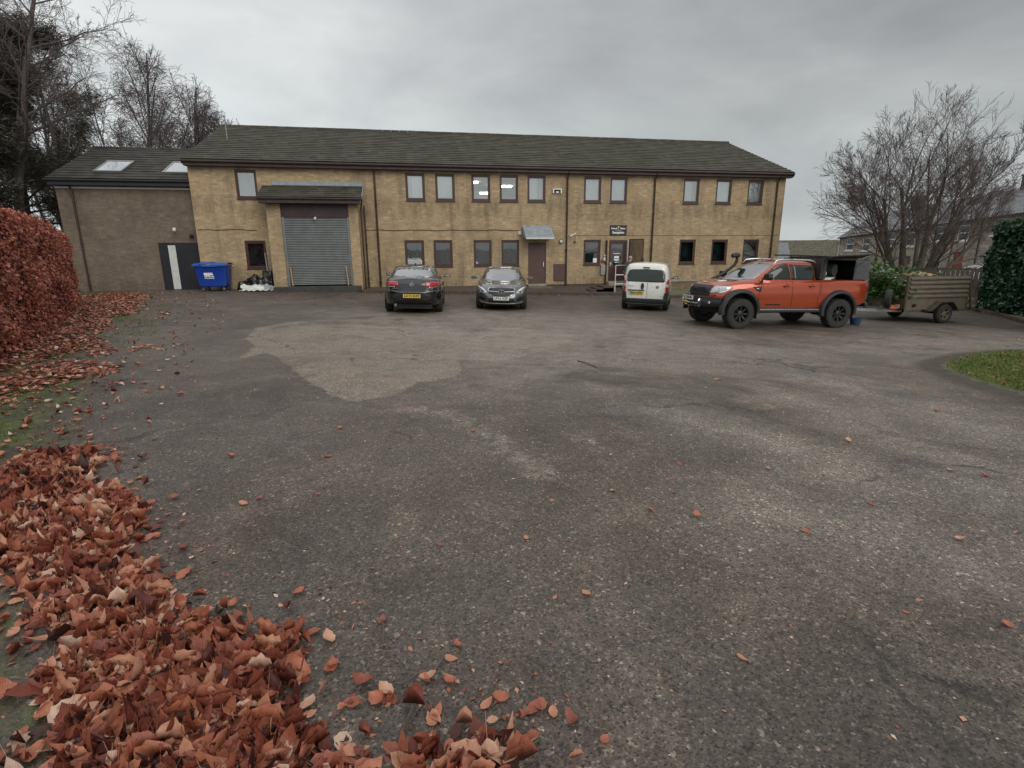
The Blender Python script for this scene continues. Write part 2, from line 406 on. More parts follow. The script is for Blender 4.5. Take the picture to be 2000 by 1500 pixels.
sd = Vector((math.sin(SUN_AZ)*math.cos(SUN_EL), math.cos(SUN_AZ)*math.cos(SUN_EL), math.sin(SUN_EL)))
so.rotation_euler = sd.to_track_quat('Z', 'Y').to_euler()
vs = scene.view_settings; vs.view_transform = 'Standard'; vs.look = 'None'; vs.gamma = 1; vs.exposure = 0.30
scene.cycles.max_bounces = 8; scene.cycles.transparent_max_bounces = 12

# ================================================================== ground
def inside(poly, X, Y):
    P = np.array(poly); n = len(P); c = np.zeros(X.shape, bool)
    for i in range(n):
        x1, y1 = P[i]; x2, y2 = P[(i+1) % n]
        if y1 == y2: continue
        c ^= ((y1 > Y) != (y2 > Y)) & (X < (x2-x1)*(Y-y1)/(y2-y1)+x1)
    return c
def pdist(poly, X, Y, closed=True):
    P = np.array(poly); D = np.full(X.shape, 1e9); n = len(P)
    for i in range(n if closed else n-1):
        a = P[i]; b = P[(i+1) % n]; d = b-a; L = (d@d)+1e-9
        tt = np.clip(((X-a[0])*d[0]+(Y-a[1])*d[1])/L, 0, 1)
        D = np.minimum(D, np.hypot(X-a[0]-tt*d[0], Y-a[1]-tt*d[1]))
    return D
def soft(poly, X, Y, wd):
    s = np.where(inside(poly, X, Y), 1, -1)*pdist(poly, X, Y); return np.clip(.5+s/(2*wd), 0, 1)
def wpoly(px): return [at(u, v) for u, v in px]
def axis(a, b, step, far, k=1.22):
    mid = list(np.arange(a, b, step)); lo = []; hi = []; s = step; x = a
    while x > -far: s *= k; x -= s; lo.append(x)
    s = step; x = mid[-1]
    while x < far: s *= k; x += s; hi.append(x)
    return np.array(lo[::-1]+mid+hi)
gx = axis(-10, 22, .12, 900); gy = axis(.2, 27, .12, 900)
X, Y = np.meshgrid(gx, gy, indexing='ij'); Z = G(X, Y)
island = wpoly([(1838, 716), (1860, 706), (1900, 697), (1950, 691), (2000, 688), (2120, 690), (2300, 720), (2330, 800), (2200, 830), (2080, 800), (2000, 775), (1950, 759), (1900, 745), (1860, 731)])
Z = Z+.05*soft(island, X, Y, .5)
worn = wpoly([(462, 702), (520, 688), (548, 702), (600, 745), (650, 775), (690, 786), (770, 772), (825, 746), (885, 736), (908, 722), (893, 708), (905, 703), (990, 704), (1080, 680), (1150, 655), (1000, 640), (850, 636), (782, 641), (720, 634), (640, 632), (600, 628), (560, 630), (500, 640), (478, 662), (500, 676)])
w_r = soft(worn, X, Y, .12)
broad = wpoly([(620, 610), (900, 600), (1300, 625), (1500, 665), (1700, 650), (2000, 650), (2200, 690), (1800, 712), (1450, 745), (1150, 760), (900, 770)])
streaks = [([(805, 800), (870, 805), (950, 845), (1035, 905), (1060, 925)], .20), ([(1130, 740), (1180, 760)], .14), ([(1120, 850), (1160, 865)], .10)]
lanes = [([(1610, 742), (1700, 765), (1900, 830), (2100, 900)], .45), ([(1500, 760), (1750, 850), (2000, 960)], .35), ([(1300, 800), (1500, 860), (1700, 930)], .3), ([(1500, 1000), (1750, 1050), (2000, 1120)], .3), ([(1600, 745), (1700, 768)], .1)]
b_l = np.zeros(X.shape)
for pl, wd in streaks: b_l = np.maximum(b_l, np.clip(1-pdist(wpoly(pl), X, Y, False)/(wd*1.6), 0, 1))
l_l = .75*soft(broad, X, Y, 2.0)
for pl, wd in lanes: l_l = np.maximum(l_l, .8*np.clip(1-pdist(wpoly(pl), X, Y, False)/(wd*3.6), 0, 1))
mossl = wpoly([(-900, 1700), (-20, 1500), (40, 1380), (20, 1200), (0, 1050), (60, 930), (120, 860), (150, 800), (190, 740), (190, 690), (215, 640), (290, 590), (300, 574), (100, 560), (-300, 600), (-900, 900)])
m_l = soft(mossl, X, Y, .35)
isl = soft(island, X, Y, .30); islm = np.clip(1.0-(pdist(island, X, Y)-.1)/.55, 0, 1)*(~inside(island, X, Y))
A = np.stack([w_r, m_l, b_l, l_l], -1); A2 = np.stack([isl, islm, np.zeros_like(isl), np.ones_like(isl)], -1)
nx, ny = X.shape; idx = np.arange(nx*ny).reshape(nx, ny)
F = np.stack([idx[:-1, :-1], idx[1:, :-1], idx[1:, 1:], idx[:-1, 1:]], -1).reshape(-1, 4)

m, t = newmat('asphalt'); v = t.pos(); MT['asphalt'] = m
a1 = t.new('ShaderNodeAttribute', attribute_name='wear'); a2 = t.new('ShaderNodeAttribute', attribute_name='isle')
s1 = t.new('ShaderNodeSeparateColor'); t.l.new(a1.outputs['Color'], s1.inputs[0]); s2 = t.new('ShaderNodeSeparateColor'); t.l.new(a2.outputs['Color'], s2.inputs[0])
WEAR, MOSS, GRAV, LANE = s1.outputs[0], s1.outputs[1], s1.outputs[2], a1.outputs['Alpha']
big = t.noise(v, .28, 6, .62, .3); mid = t.noise(v, 1.6, 7, .68, .4); fine = t.noise(v, 22, 5, .72); fine2 = t.noise(v, 75, 4, .75)
col = t.ramp(big, [(.30, (.046, .039, .034)), (.52, (.066, .056, .048)), (.72, (.092, .078, .064))])
col = t.mix(t.ramp(mid, [(.50, 0), (.66, .75)]), col, (.105, .090, .073))
col = t.mix(t.ramp(mid, [(.30, .7), (.42, 0)]), col, (.034, .026, .022))
wf = t.math('ADD', WEAR, t.math('MULTIPLY', t.math('SUBTRACT', t.noise(v, 3.0, 8, .72), .5), 1.5))
col = t.mix(t.ramp(wf, [(.42, 0), (.50, .5), (.72, .85)]), col, t.ramp(t.noise(v, 3.2, 6, .7), [(.3, (.115, .098, .080)), (.7, (.195, .172, .142))]))
lf = t.math('ADD', LANE, t.math('MULTIPLY', t.math('SUBTRACT', t.noise(v, 3.0, 9, .75), .5), .9))
col = t.mix(t.ramp(lf, [(.10, 0), (.9, .75)]), col, t.ramp(mid, [(.3, (.115, .106, .094)), (.7, (.225, .208, .184))]))
gf = t.math('ADD', GRAV, t.math('MULTIPLY', t.math('SUBTRACT', t.noise(v, 5, 8, .85), .5), 3.4))
col = t.mix(t.ramp(t.math('MULTIPLY', gf, t.math('GREATER_THAN', GRAV, .02)), [(.55, 0), (1.0, .8)]), col, (.16, .146, .126))
col = t.mix(t.ramp(wf, [(.36, 0), (.43, .40), (.48, 0)]), col, (.03, .024, .02))
# cracks and oil
ck = t.new('ShaderNodeTexVoronoi', feature='DISTANCE_TO_EDGE'); ck.inputs['Scale'].default_value = .42
wv = t.new('ShaderNodeVectorMath', operation='ADD'); t.l.new(v, wv.inputs[0]); nc = t.new('ShaderNodeTexNoise'); nc.inputs['Scale'].default_value = 1.6; nc.inputs['Detail'].default_value = 7; t.l.new(v, nc.inputs['Vector'])
sc_ = t.new('ShaderNodeVectorMath', operation='SCALE'); t.l.new(nc.outputs['Color'], sc_.inputs[0]); sc_.inputs['Scale'].default_value = 1.3; t.l.new(sc_.outputs[0], wv.inputs[1]); t.l.new(wv.outputs[0], ck.inputs['Vector'])
crack = t.math('MULTIPLY', t.ramp(ck.outputs['Distance'], [(0, 1), (.010, .7), (.022, 0)]), t.ramp(t.noise(v, .5, 4), [(.50, 0), (.60, .8)]))
col = t.mix(crack, col, (.02, .016, .014))
col = t.mix(t.ramp(t.noise(v, .42, 8, .68, .8), [(.54, 0), (.66, .65)]), col, (.030, .024, .021))
# bluish and reddish tinges
col = t.mix(t.ramp(t.noise(v, .55, 3), [(.45, 0), (.7, .6)]), col, t.mix(1.0, col, (.90, 1.0, 1.06), 'MULTIPLY'))
col = t.mix(t.ramp(t.noise(v, .8, 4, .6), [(.55, 0), (.75, .6)]), col, t.mix(1.0, col, (1.12, .93, .86), 'MULTIPLY'))
# aggregate: pale and dark chips
vo = t.new('ShaderNodeTexVoronoi'); vo.inputs['Scale'].default_value = 120; t.l.new(v, vo.inputs['Vector'])
vc = t.new('ShaderNodeSeparateColor'); t.l.new(vo.outputs['Color'], vc.inputs[0])
vo2 = t.new('ShaderNodeTexVoronoi'); vo2.inputs['Scale'].default_value = 62; t.l.new(v, vo2.inputs['Vector'])
vd = t.new('ShaderNodeSeparateColor'); t.l.new(vo2.outputs['Color'], vd.inputs[0])
col = t.mix(1.0, col, t.ramp(vc.outputs[0], [(0, .22), (.10, .55), (.28, .92), (.75, 1.08), (.93, 1.4), (1, 2.4)]), 'MULTIPLY')
col = t.mix(1.0, col, t.ramp(vd.outputs[1], [(0, .62), (.3, .95), (.95, 1.10), (.975, 1.9), (1, 2.6)]), 'MULTIPLY')
col = t.mix(1.0, col, (1.32, 1.225, 1.12), 'MULTIPLY')
col = t.mix(t.ramp(s1.outputs[1], [(0, 0), (.5, .35)]), col, t.mix(1.0, col, (.7, .68, .66), 'MULTIPLY'))
col = t.mix(.55, col, t.ramp(fine, [(.32, .3), (.68, .72)]), 'OVERLAY')
# moss, soil and grass along the hedge side and on the island
soil = t.ramp(t.noise(v, 6, 5, .7), [(.3, (.022, .016, .010)), (.7, (.060, .045, .028))])
mossc = t.ramp(t.noise(v, 9, 6, .75), [(.3, (.028, .034, .008)), (.5, (.065, .09, .016)), (.7, (.13, .165, .03))])
mf = t.math('ADD', MOSS, t.math('MULTIPLY', t.math('SUBTRACT', t.noise(v, 2.3, 9, .8), .5), 2.6))
col = t.mix(t.ramp(mf, [(.42, 0), (.9, .9)]), col, t.mix(t.ramp(t.noise(v, 2.7, 5, .7), [(.42, 0), (.55, 1)]), soil, mossc))
i1 = t.math('ADD', s2.outputs[1], t.math('MULTIPLY', t.math('SUBTRACT', mid, .5), 1.2))
col = t.mix(t.ramp(i1, [(.3, 0), (.7, .85)]), col, soil)
col = t.mix(t.ramp(t.math('ADD', s2.outputs[0], t.math('MULTIPLY', t.math('SUBTRACT', t.noise(v, 3.2, 7, .75), .5), 1.4)), [(.45, 0), (.7, 1)]), col, mossc)
t.l.new(col, t.p.inputs['Base Color'])
t.l.new(t.ramp(t.noise(v, .9, 5, .65), [(.3, .48), (.7, .78)]), t.p.inputs['Roughness'])
h = t.math('ADD', t.math('MULTIPLY', vo.outputs['Distance'], .7), t.math('MULTIPLY', fine, 1.2))
nb = t.bump(h, .55, .006); nb = t.bump(mid, .35, .03, nb); t.l.new(nb, t.p.inputs['Normal'])
gr = np_mesh('ground', np.stack([X, Y, Z], -1).reshape(-1, 3), F, MT['asphalt'], {'wear': A.reshape(-1, 4), 'isle': A2.reshape(-1, 4)}, True)
tag(gr, kind='structure')

# ================================================================== main building (front wall on the plane y = 27)
D = 27.0
def wall(mb, x0, x1, z0, z1, y, holes, rev=.11, m=0, mrev=0):
    xs = sorted({x0, x1, *[h[0] for h in holes], *[h[1] for h in holes]}); zs = sorted({z0, z1, *[h[2] for h in holes], *[h[3] for h in holes]})
    for a, b in zip(xs[:-1], xs[1:]):
        for c, d in zip(zs[:-1], zs[1:]):
            mx_, mz = (a+b)/2, (c+d)/2
            if any(h[0] < mx_ < h[1] and h[2] < mz < h[3] for h in holes): continue
            mb.add([(a, y, c), (b, y, c), (b, y, d), (a, y, d)], [(0, 1, 2, 3)], m)
    for a, b, c, d in [h[:4] for h in holes]:
        mb.add([(a, y, c), (b, y, c), (b, y, d), (a, y, d), (a, y+rev, c), (b, y+rev, c), (b, y+rev, d), (a, y+rev, d)],
               [(0, 1, 5, 4), (1, 2, 6, 5), (2, 3, 7, 6), (3, 0, 4, 7)], mrev)
office = thing('office_building', 'long two storey buff brick building with dark tiled gable roof and roller shutter', 'building', (5.5, 33, 0))
UPW = [(-7.12, -6.24), (.20, 1.08), (1.57, 2.47), (3.27, 4.16), (4.62, 5.52), (5.98, 6.88), (8.83, 9.72), (10.19, 11.08), (14.12, 15.0), (15.94, 16.82), (17.76, 18.65)]
GRW = [(-7.05, -6.16), (.02, .93), (1.38, 2.28), (3.31, 4.19), (4.68, 5.57), (8.89, 9.78), (14.11, 15.02), (15.95, 16.87), (17.80, 18.72)]
UZ, GZ = (4.24, 5.46), (1.22, 2.46)
DOOR1 = (6.02, 6.94, .33, 2.34); DOOR2 = (10.24, 11.2, .40, 2.44)
mb = MB(); holes = [(a, b, *UZ) for a, b in UPW]+[(a, b, *GZ) for a, b in GRW]+[DOOR1, DOOR2, (-5.15, -2.32, .3, 3.95)]
X0, X1, YB = -8.98, 19.92, 39.2
wall(mb, X0, X1, -.8, 5.72, D, holes)
mb.add([(X0, D, -.8), (X0, YB, -.8), (X0, YB, 5.72), (X0, D, 5.72), (X0, 33.1, 8.1)], [(0, 1, 2, 4, 3)])
mb.add([(X1, D, -.8), (X1, YB, -.8), (X1, YB, 5.72), (X1, D, 5.72), (X1, 33.1, 8.1)], [(0, 1, 2, 4, 3)])
mb.add([(X0, YB, -.8), (X1, YB, -.8), (X1, YB, 5.72), (X0, YB, 5.72)], [(0, 1, 2, 3)])
mb.build('wall', MT['brick'], office, world=True)
mb = MB(); mb.box(X0-.004, X1+.004, D-.035, D-.002, -.6, .28); mb.build('plinth', MT['brick_dark'], office, world=True)
# inside: back walls and floor between the storeys so that the windows look into rooms
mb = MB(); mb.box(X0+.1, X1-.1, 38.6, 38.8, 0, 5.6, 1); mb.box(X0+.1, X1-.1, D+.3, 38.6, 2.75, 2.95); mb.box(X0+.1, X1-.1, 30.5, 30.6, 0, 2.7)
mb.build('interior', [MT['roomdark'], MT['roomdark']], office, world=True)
mb = MB()  # bright office behind two upper windows
mb.box(2.7, 7.6, 38.3, 38.4, 2.96, 5.60); mb.box(2.7, 2.8, D+.3, 38.3, 2.96, 5.6); mb.box(7.5, 7.6, D+.3, 38.3, 2.96, 5.6); mb.box(2.7, 7.6, D+.3, 38.4, 5.6, 5.66)
room = mb.build('office_room', MT['room'], office, world=True)
for yy, xa, xb in [(28.3, 4.55, 5.6), (32.7, 5.0, 5.35), (32.7, 5.55, 6.3), (36.8, 5.0, 6.15), (31, 3.6, 4.1)]:
    mb = MB(); mb.box(xa, xb, yy-.09, yy+.09, 5.50, 5.57); mb.build('ceiling_light', MT['tube_light'], office, world=True)

def window(parent, a, b, z0, z1, y, glass='glass', inner=None, fm='brown_frame', sill=True):
    """recessed casement: frame part with pane (and blind or curtain) as sub-parts"""
    mb = MB(); yf = y+.035; f = .075
    for bx in ((a+.003, b-.003, yf, yf+.07, z0+.003, z0+f+.02), (a+.003, b-.003, yf, yf+.07, z1-f, z1-.003), (a+.003, a+f, yf+.002, yf+.068, z0+f+.02, z1-f), (b-f, b-.003, yf+.002, yf+.068, z0+f+.02, z1-f)): mb.box(*bx)
    a1, b1, c1, d1 = a+f, b-f, z0+f+.02, z1-f   # opening sash, set back
    for bx in ((a1, b1, yf+.014, yf+.055, c1, c1+.035), (a1, b1, yf+.014, yf+.055, d1-.05, d1), (a1, a1+.035, yf+.016, yf+.053, c1+.035, d1-.05), (b1-.035, b1, yf+.016, yf+.053, c1+.035, d1-.05)): mb.box(*bx)
    if sill: mb.box(a-.02, b+.02, y-.045, yf-.001, z0-.035, z0+.004)
    fr = mb.build('window', MT[fm], parent, world=True, bevel=.004)
    mb = MB(); mb.box(a1+.03, b1-.03, yf+.030, yf+.036, c1+.03, d1-.045); pn = mb.build('pane', MT[glass], None)
    def sub(o): o.parent = fr; o.matrix_parent_inverse = Matrix()
    sub(pn)
    if inner:
        kind, xa, xb, zt = inner; xa, xb = a1+xa*(b1-a1), a1+xb*(b1-a1)
        mb = MB()
        if kind in ('curtain', 'net'):
            n = max(6, int((xb-xa)/.02))
            mb.grid(lambda u, w_: (xa+u*(xb-xa), yf+.13+.022*math.sin(u*(xb-xa)*58+1.3*math.sin(u*9+xa)), c1+w_*(d1-c1)), n, 1)
            sub(mb.build('curtain', MT['curtain' if kind == 'curtain' else 'net'], None, smooth=60))
        else:
            mb.box(xa, xb, yf+.10, yf+.108, c1+zt*(d1-c1), d1); sub(mb.build('pale_sheet', MT['pale_sheet'], None))  # flat sheet added behind the glass to give a bright pane
    return fr
def subw(o, par): o.parent = par; o.matrix_parent_inverse = Matrix(); return o
# pale sheets imitate lit rooms and sky reflection upstairs, some drapes; darker panes downstairs
UIN = [('net', 0, 1, 0), ('pale_sheet', 0, 1, 0), ('pale_sheet', 0, 1, 0), None, None, ('pale_sheet', 0, .55, 0), ('pale_sheet', 0, 1, 0), ('pale_sheet', 0, 1, 0), ('pale_sheet', .0, .62, 0), ('pale_sheet', 0, 1, 0), ('curtain', 0, 1, 0)]
for i, ((a, b), inn) in enumerate(zip(UPW, UIN)):
    fr = window(office, a, b, *UZ, D, 'glass', inn)
    if i == 1 or i == 5 or i == 8:
        mb = MB(); xa, xb = (a+.1, a+.3) if i == 1 else (b-.42, b-.1)
        mb.grid(lambda u, w_: (xa+u*(xb-xa), D+.135+.02*math.sin(u*14), UZ[0]+.1+w_*1.05), 12, 1); o = mb.build('curtain', MT['curtain'], None, smooth=60); o.parent = fr; o.matrix_parent_inverse = Matrix()
GIN = [None, ('net', 0, 1, 0), ('net', .25, 1, 0), None, ('net', .05, .5, 0), None, None, None, None]
for (a, b), inn in zip(GRW, GIN):
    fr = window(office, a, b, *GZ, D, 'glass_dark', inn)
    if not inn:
        mb = MB(); mb.box(a+.02, b-.02, D+.42, D+.44, GZ[0]+.0, GZ[1]-.0); subw(mb.build('dim_backing', MT['dim_backing_tone'], None), fr)  # flat panel added behind bare panes, room shade put into its colour
mb = MB(); mb.box(9.42, 9.62, D+.045, D+.049, 1.34, 1.56); mb.build('notice', MT['white_pvc'], office, world=True)

# roof with stepped courses
def roof_slope(mb, xa, xb, y0, z0, y1, z1, n, m=0, dx=.45, th=.033):
    cols = max(1, int((xb-xa)/dx)); sl = Vector((0, y1-y0, z1-z0)); nr = Vector((0, -(z1-z0), (y1-y0))).normalized()
    if nr.z < 0: nr = -nr
    rows = []
    for i in range(n):
        for h, f in ((th, 0.0), (.004, .999)):
            r = []
            for j in range(cols+1):
                jt = rnd.uniform(-.006, .006); p = Vector((xa+(xb-xa)*j/cols, y0, z0))+sl*((i+f)/n)+nr*(h+jt); r.append(p)
            rows.append(r)
        rows_n = len(rows)
    b = []; 
    for r in rows: b += r
    fs = [(i*(cols+1)+j, i*(cols+1)+j+1, (i+1)*(cols+1)+j+1, (i+1)*(cols+1)+j) for i in range(len(rows)-1) for j in range(cols)]
    mb.add(b, fs, m)
    # under side and verge
    e = .07
    a0 = Vector((xa, y0, z0)); a1 = Vector((xa, y1, z1)); b0 = Vector((xb, y0, z0)); b1 = Vector((xb, y1, z1)); dn = nr*-e
    mb.add([a0, a1, b1, b0, a0+dn, a1+dn, b1+dn, b0+dn], [(4, 7, 6, 5), (0, 1, 5, 4), (3, 7, 6, 2), (0, 4, 7, 3)], m)
mb = MB(); RX0, RX1, RY, RZ = -8.9+.32-.45, 20.12, 33.1, 8.34
RX0 = -9.06
roof_slope(mb, RX0, RX1, 26.60, 5.80, RY, RZ, 19); roof_slope(mb, RX0, RX1, 39.6, 5.80, RY+.002, RZ, 19)
rf = mb.build('roof', MT['tiles'], office, world=True)
mb = MB()
for i in range(64):
    xa = RX0+(RX1-RX0)*i/64; xb = RX0+(RX1-RX0)*(i+1)/64-.012
    mb.tube([(xa, RY, RZ-.03+rnd.uniform(-.006, .006)), (xb, RY, RZ-.03+rnd.uniform(-.006, .006))], .13, 10)
o = mb.build('ridge', MT['tiles'], None, smooth=40); o.parent = rf; o.matrix_parent_inverse = Matrix()
mb = MB(); mb.box(RX0+.02, RX1-.02, 26.70, 26.73, 5.56, 5.76); mb.box(RX0+.02, RX1-.02, 26.73, D+.05, 5.555, 5.575)
mb.tube([(RX0, 26.64, 5.735), (RX1, 26.64, 5.725)], .055, 8)
for xx in (RX0-.01, RX1+.01):
    mb.bar((xx, 26.65, 5.70), (xx, RY, RZ-.10), .03, .2); mb.bar((xx, 39.5, 5.70), (xx, RY, RZ-.10), .03, .2)
mb.build('fascia', MT['fascia'], office, world=True)
def downpipe(parent, x, y, z0, z1, r=.04, off=.26):
    mb = MB(); mb.tube([(x, y-off-.05, z1), (x, y-off-.05, z1-.12), (x, y-.07, z1-.32), (x, y-.07, z0)], r, 8)
    z = z0+.3
    while z < z1-.5: mb.tube([(x, y-.07, z), (x, y-.07, z+.06)], r*1.45, 8); z += 1.75
    return mb.build('downpipe', MT['brown_pipe'], parent, smooth=40, world=True)
for x in (-1.18, 7.97, 12.53, 19.42): downpipe(office, x, D, -.1 if x > 7 else .2, 5.7)
downpipe(office, -1.72, 25.9+1.0, .15, 4.0, .035, .0)
mb = MB(); mb.tube([(10.09, D-.05, .3), (10.09, D-.05, 2.44)], .045, 8); mb.build('post', MT['brown_pipe'], office, world=True)
# string line: sagging cable at left, movement joint at right
mb = MB(); pts = [(-8.9+i*.35, D-.018, 2.93+.015*math.sin(i*1.7)+.008*math.sin(i*5.1)) for i in range(8)]; mb.tube(pts, .014, 5); mb.build('cable', MT['cable'], office, world=True); mb = MB()
pts = [(-1.75+i*.33, D-.018, 2.92+.014*math.sin(i*1.1)+.01*math.sin(i*4.3)) for i in range(23)]; mb.tube(pts, .014, 5)
mb.build('cable', MT['cable'], office, world=True)
mb = MB(); mb.box(8.1, 19.85, D-.004, D-.001, 2.655, 2.675); mb.build('movement_joint', MT['cable'], office, world=True)

# shutter porch, projecting 1.1 m
PY = 25.9; mb = MB()
pass
mb = MB(); mb.box(-5.74, -1.93, PY+.5, D-.003, 4.0, 4.3); po = mb.build('porch', MT['brick'], office, world=True)
for xa, xb in ((-5.74, -5.17), (-2.34, -1.93)): mb = MB(); mb.box(xa, xb, PY, D-.003, .12, 3.99); mb.build('pier', MT['brick'], office, world=True)
mb = MB(); mb.box(-5.165, -2.345, PY+.06, PY+.22, 3.44, 4.0); subw(mb.build('lintel_board', MT['fascia'], None), po)
mb = MB()
for i in range(40):
    z = .5+i*.0735; mb.add([(-5.165, PY+.16, z), (-2.345, PY+.16, z), (-2.345, PY+.115, z+.030), (-5.165, PY+.115, z+.030), (-2.345, PY+.16, z+.0735), (-5.165, PY+.16, z+.0735), (-5.165, PY+.12, z+.050), (-2.345, PY+.12, z+.050)], [(0, 1, 2, 3), (3, 2, 7, 6), (6, 7, 4, 5)])
sh = mb.build('roller_shutter', MT['shutter'], office, world=True)
for xa in (-5.165, -2.44): mb = MB(); mb.box(xa, xa+.095, PY+.08, PY+.15, .46, 3.44); subw(mb.build('guide_rail', MT['shutter'], None), sh)
for xa, xb, h in ((-5.0, -4.86, 1.30), (-2.62, -2.50, 1.32)):
    mb = MB(); mb.bar((xa+.06, PY+.0, .475), (xa+.0, PY+.075, h), .10, .05, up=(1, 0, 0)); o = mb.build('timber_post', MT['wood'], None, bevel=.006)
    tag(o, 'bare timber post leaning at the '+('left' if xa < -4 else 'right')+' edge of the grey roller shutter', 'wooden post')
mb = MB(); mb.box(-5.72, -2.0, PY-.32, PY+.12, -.05, .46); mb.build('loading_step', MT['dark_concrete'], office, world=True, bevel=.02)
mb = MB(); roof_slope(mb, -5.98, -1.72, 25.42, 4.20, 26.82, 4.80, 6, dx=.33); pr = mb.build('porch_roof', MT['tiles'], office, world=True)
mb = MB(); mb.box(-5.62, -1.70, D-.05, D-.02, 4.79, 5.0); mb.bar((-3.66, D-.12, 4.835), (-3.66, D-.02, 4.86), 3.92, .02, up=(0, 0, 1)) ; mb.bar((-1.69, 25.42, 4.24), (-1.69, 26.9, 4.90), .03, .07)
subw(mb.build('lead_flashing', MT['lead'], None), pr)
mb = MB(); mb.box(-5.93, -1.78, 25.50, 25.53, 3.98, 4.17); mb.box(-5.93, -1.78, 25.53, PY+.05, 3.975, 3.995); mb.tube([(-6.0, 25.46, 4.17), (-1.7, 25.46, 4.16)], .05, 8)
subw(mb.build('gutter', MT['fascia'], None), pr)
mb = MB(); mb.tube([(-1.72, 25.46, 4.15), (-1.72, 25.5, 4.0), (-1.80, PY-.05, 3.75), (-1.80, PY-.05, .2)], .035, 8); mb.build('downpipe', MT['brown_pipe'], office, world=True, smooth=40)
mb = MB(); mb.tube([(-3.75, PY-.03, 3.40), (-3.75, PY-.12, 3.38)], .05, 10); o = mb.build('bulkhead_lamp', MT['white_pvc'], office, world=True, smooth=50)

# brown fire door, lead canopy, steps
a, b, c, d = DOOR1
mb = MB(); mb.box(a+.003, a+.06, D+.03, D+.09, c, d-.003); mb.box(b-.06, b-.003, D+.03, D+.09, c, d-.003); mb.box(a+.06, b-.06, D+.031, D+.089, d-.07, d-.003); mb.box(a+.06, b-.06, D+.045, D+.085, c+.01, d-.07)
dr = mb.build('door', MT['brown_door'], office, world=True, bevel=.004)
mb = MB(); mb.box(b-.15, b-.115, D+.0, D+.045, 1.17, 1.40); subw(mb.build('handle', MT['white_pvc'], None, bevel=.01), dr)
mb = MB(); mb.box(a, b, D-.12, D+.1, c-.13, c-.002); mb.build('doorstep', MT['slab'], office, world=True, bevel=.01)
mb = MB(); mb.box(5.93, 7.12, 26.25, D-.04, -.02, .2); mb.build('doorstep', MT['mossy'], office, world=True, bevel=.02)
mb = MB()
mb.prism([(D-.01, 3.16), (26.18, 2.60), (26.18, 2.50), (26.25, 2.50), (D-.01, 2.62)], 5.72, 7.14, 'x'); cn = mb.build('door_canopy', MT['lead'], office, world=True, bevel=.01)
mb = MB(); mb.box(5.74, 7.12, 26.155, 26.177, 2.49, 2.565); subw(mb.build('canopy_edge', MT['white_trim'], None), cn)
mb = MB(); mb.box(7.34, 7.93, D-.05, D-.002, .46, 1.29); tag(mb.build('meter_cupboard', MT['brown_door'], None, bevel=.006), 'flat brown meter cupboard on the wall beside the brown fire door', 'meter cupboard')
mb = MB(); mb.box(5.50, 5.67, D-.07, D-.002, 2.71, 2.87); tag(mb.build('junction_box', MT['cream'], None, bevel=.008), 'small cream junction box on the brick left of the lead door canopy', 'junction box')
al = thing('alarm_box', 'white alarm bell box with dark panel high on the brick wall', 'alarm box', (7.45, D, 4.755))
mb = MB(); mb.prism([(-.22, .11), (-.225, -.10), (.225, -.10), (.22, .11)], -.10, -.002, 'y'); mb.build('casing', MT['white_pvc'], al, bevel=.012)
mb = MB(); mb.box(-.165, .165, -.106, -.101, -.085, .07); mb.build('panel', MT['navy'], al)
mb = MB(); mb.box(-.07, .07, -.109, -.1065, -.075, -.02); mb.build('badge', MT['whiteink'], al)
lp = thing('round_wall_lamp', 'round wall lamp between the brown fire door and the downpipe', 'wall lamp', (7.68, D, 2.38))
mb = MB(); mb.lathe([(0.001, -.002), (.10, -.002), (.11, -.05), (.085, -.075)], 20); mb.build('ring', MT['brown_pipe'], lp, smooth=40)
mb = MB(); mb.lathe([(.085, -.07), (.06, -.10), (.001, -.11)], 20); mb.build('lens', MT['curtain'], lp, smooth=50)
cm = thing('security_camera', 'white security camera on a bracket right of the long downpipe', 'security camera', (8.3, D, 2.7))
mb = MB(); mb.bar((-.17, -.16, -.06), (.07, -.30, .06), .07, .07); mb.build('housing', MT['white_pvc'], cm, bevel=.01)
mb = MB(); mb.tube([(0.05, 0, .04), (.04, -.2, .04)], .02, 6); mb.lathe([(.001, -.001), (.05, -.001), (.05, -.03)], 12, M=Matrix.Translation((.05, 0, .04))); mb.build('bracket', MT['brown_pipe'], cm)
mb = MB(); mb.tube([(.08, -.02, .03), (.13, -.04, -.15), (.1, -.05, -.3)], .008, 5); mb.lathe([(.001, -.1), (.045, -.08), (.05, -.02), (.001, 0)], 12, M=Matrix.Translation((.1, 0, -.34))); mb.build('sensor', MT['brown_pipe'], cm, smooth=50)
for (x, z, nm) in ((-9.95, 2.95, 'a'), (-9.28, 2.67, 'b')):
    if nm == 'a':
        f = thing('flood_lamp', 'pale flood lamp on the grey brick wall above the dark door panel', 'flood lamp', (x, 27.4, z))
        mb = MB(); mb.bar((0, -.1, .05), (0.02, -.2, -.08), .12, .10); mb.build('lamp_head', MT['curtain'], f, bevel=.01)
        mb = MB(); mb.tube([(0, 0, -.02), (0, -.12, -.02)], .015, 6); mb.build('bracket', MT['brown_pipe'], f)
    else:
        f = thing('flood_lamp', 'small black lamp at the corner where grey and buff brick meet', 'flood lamp', (x, 27.4, z))
        mb = MB(); mb.bar((0, -.12, .04), (.03, -.24, -.05), .16, .1); mb.build('lamp_head', MT['black'], f, bevel=.01)
        mb = MB(); mb.tube([(0, 0, .0), (0, -.14, .0)], .015, 6); mb.build('bracket', MT['black'], f)

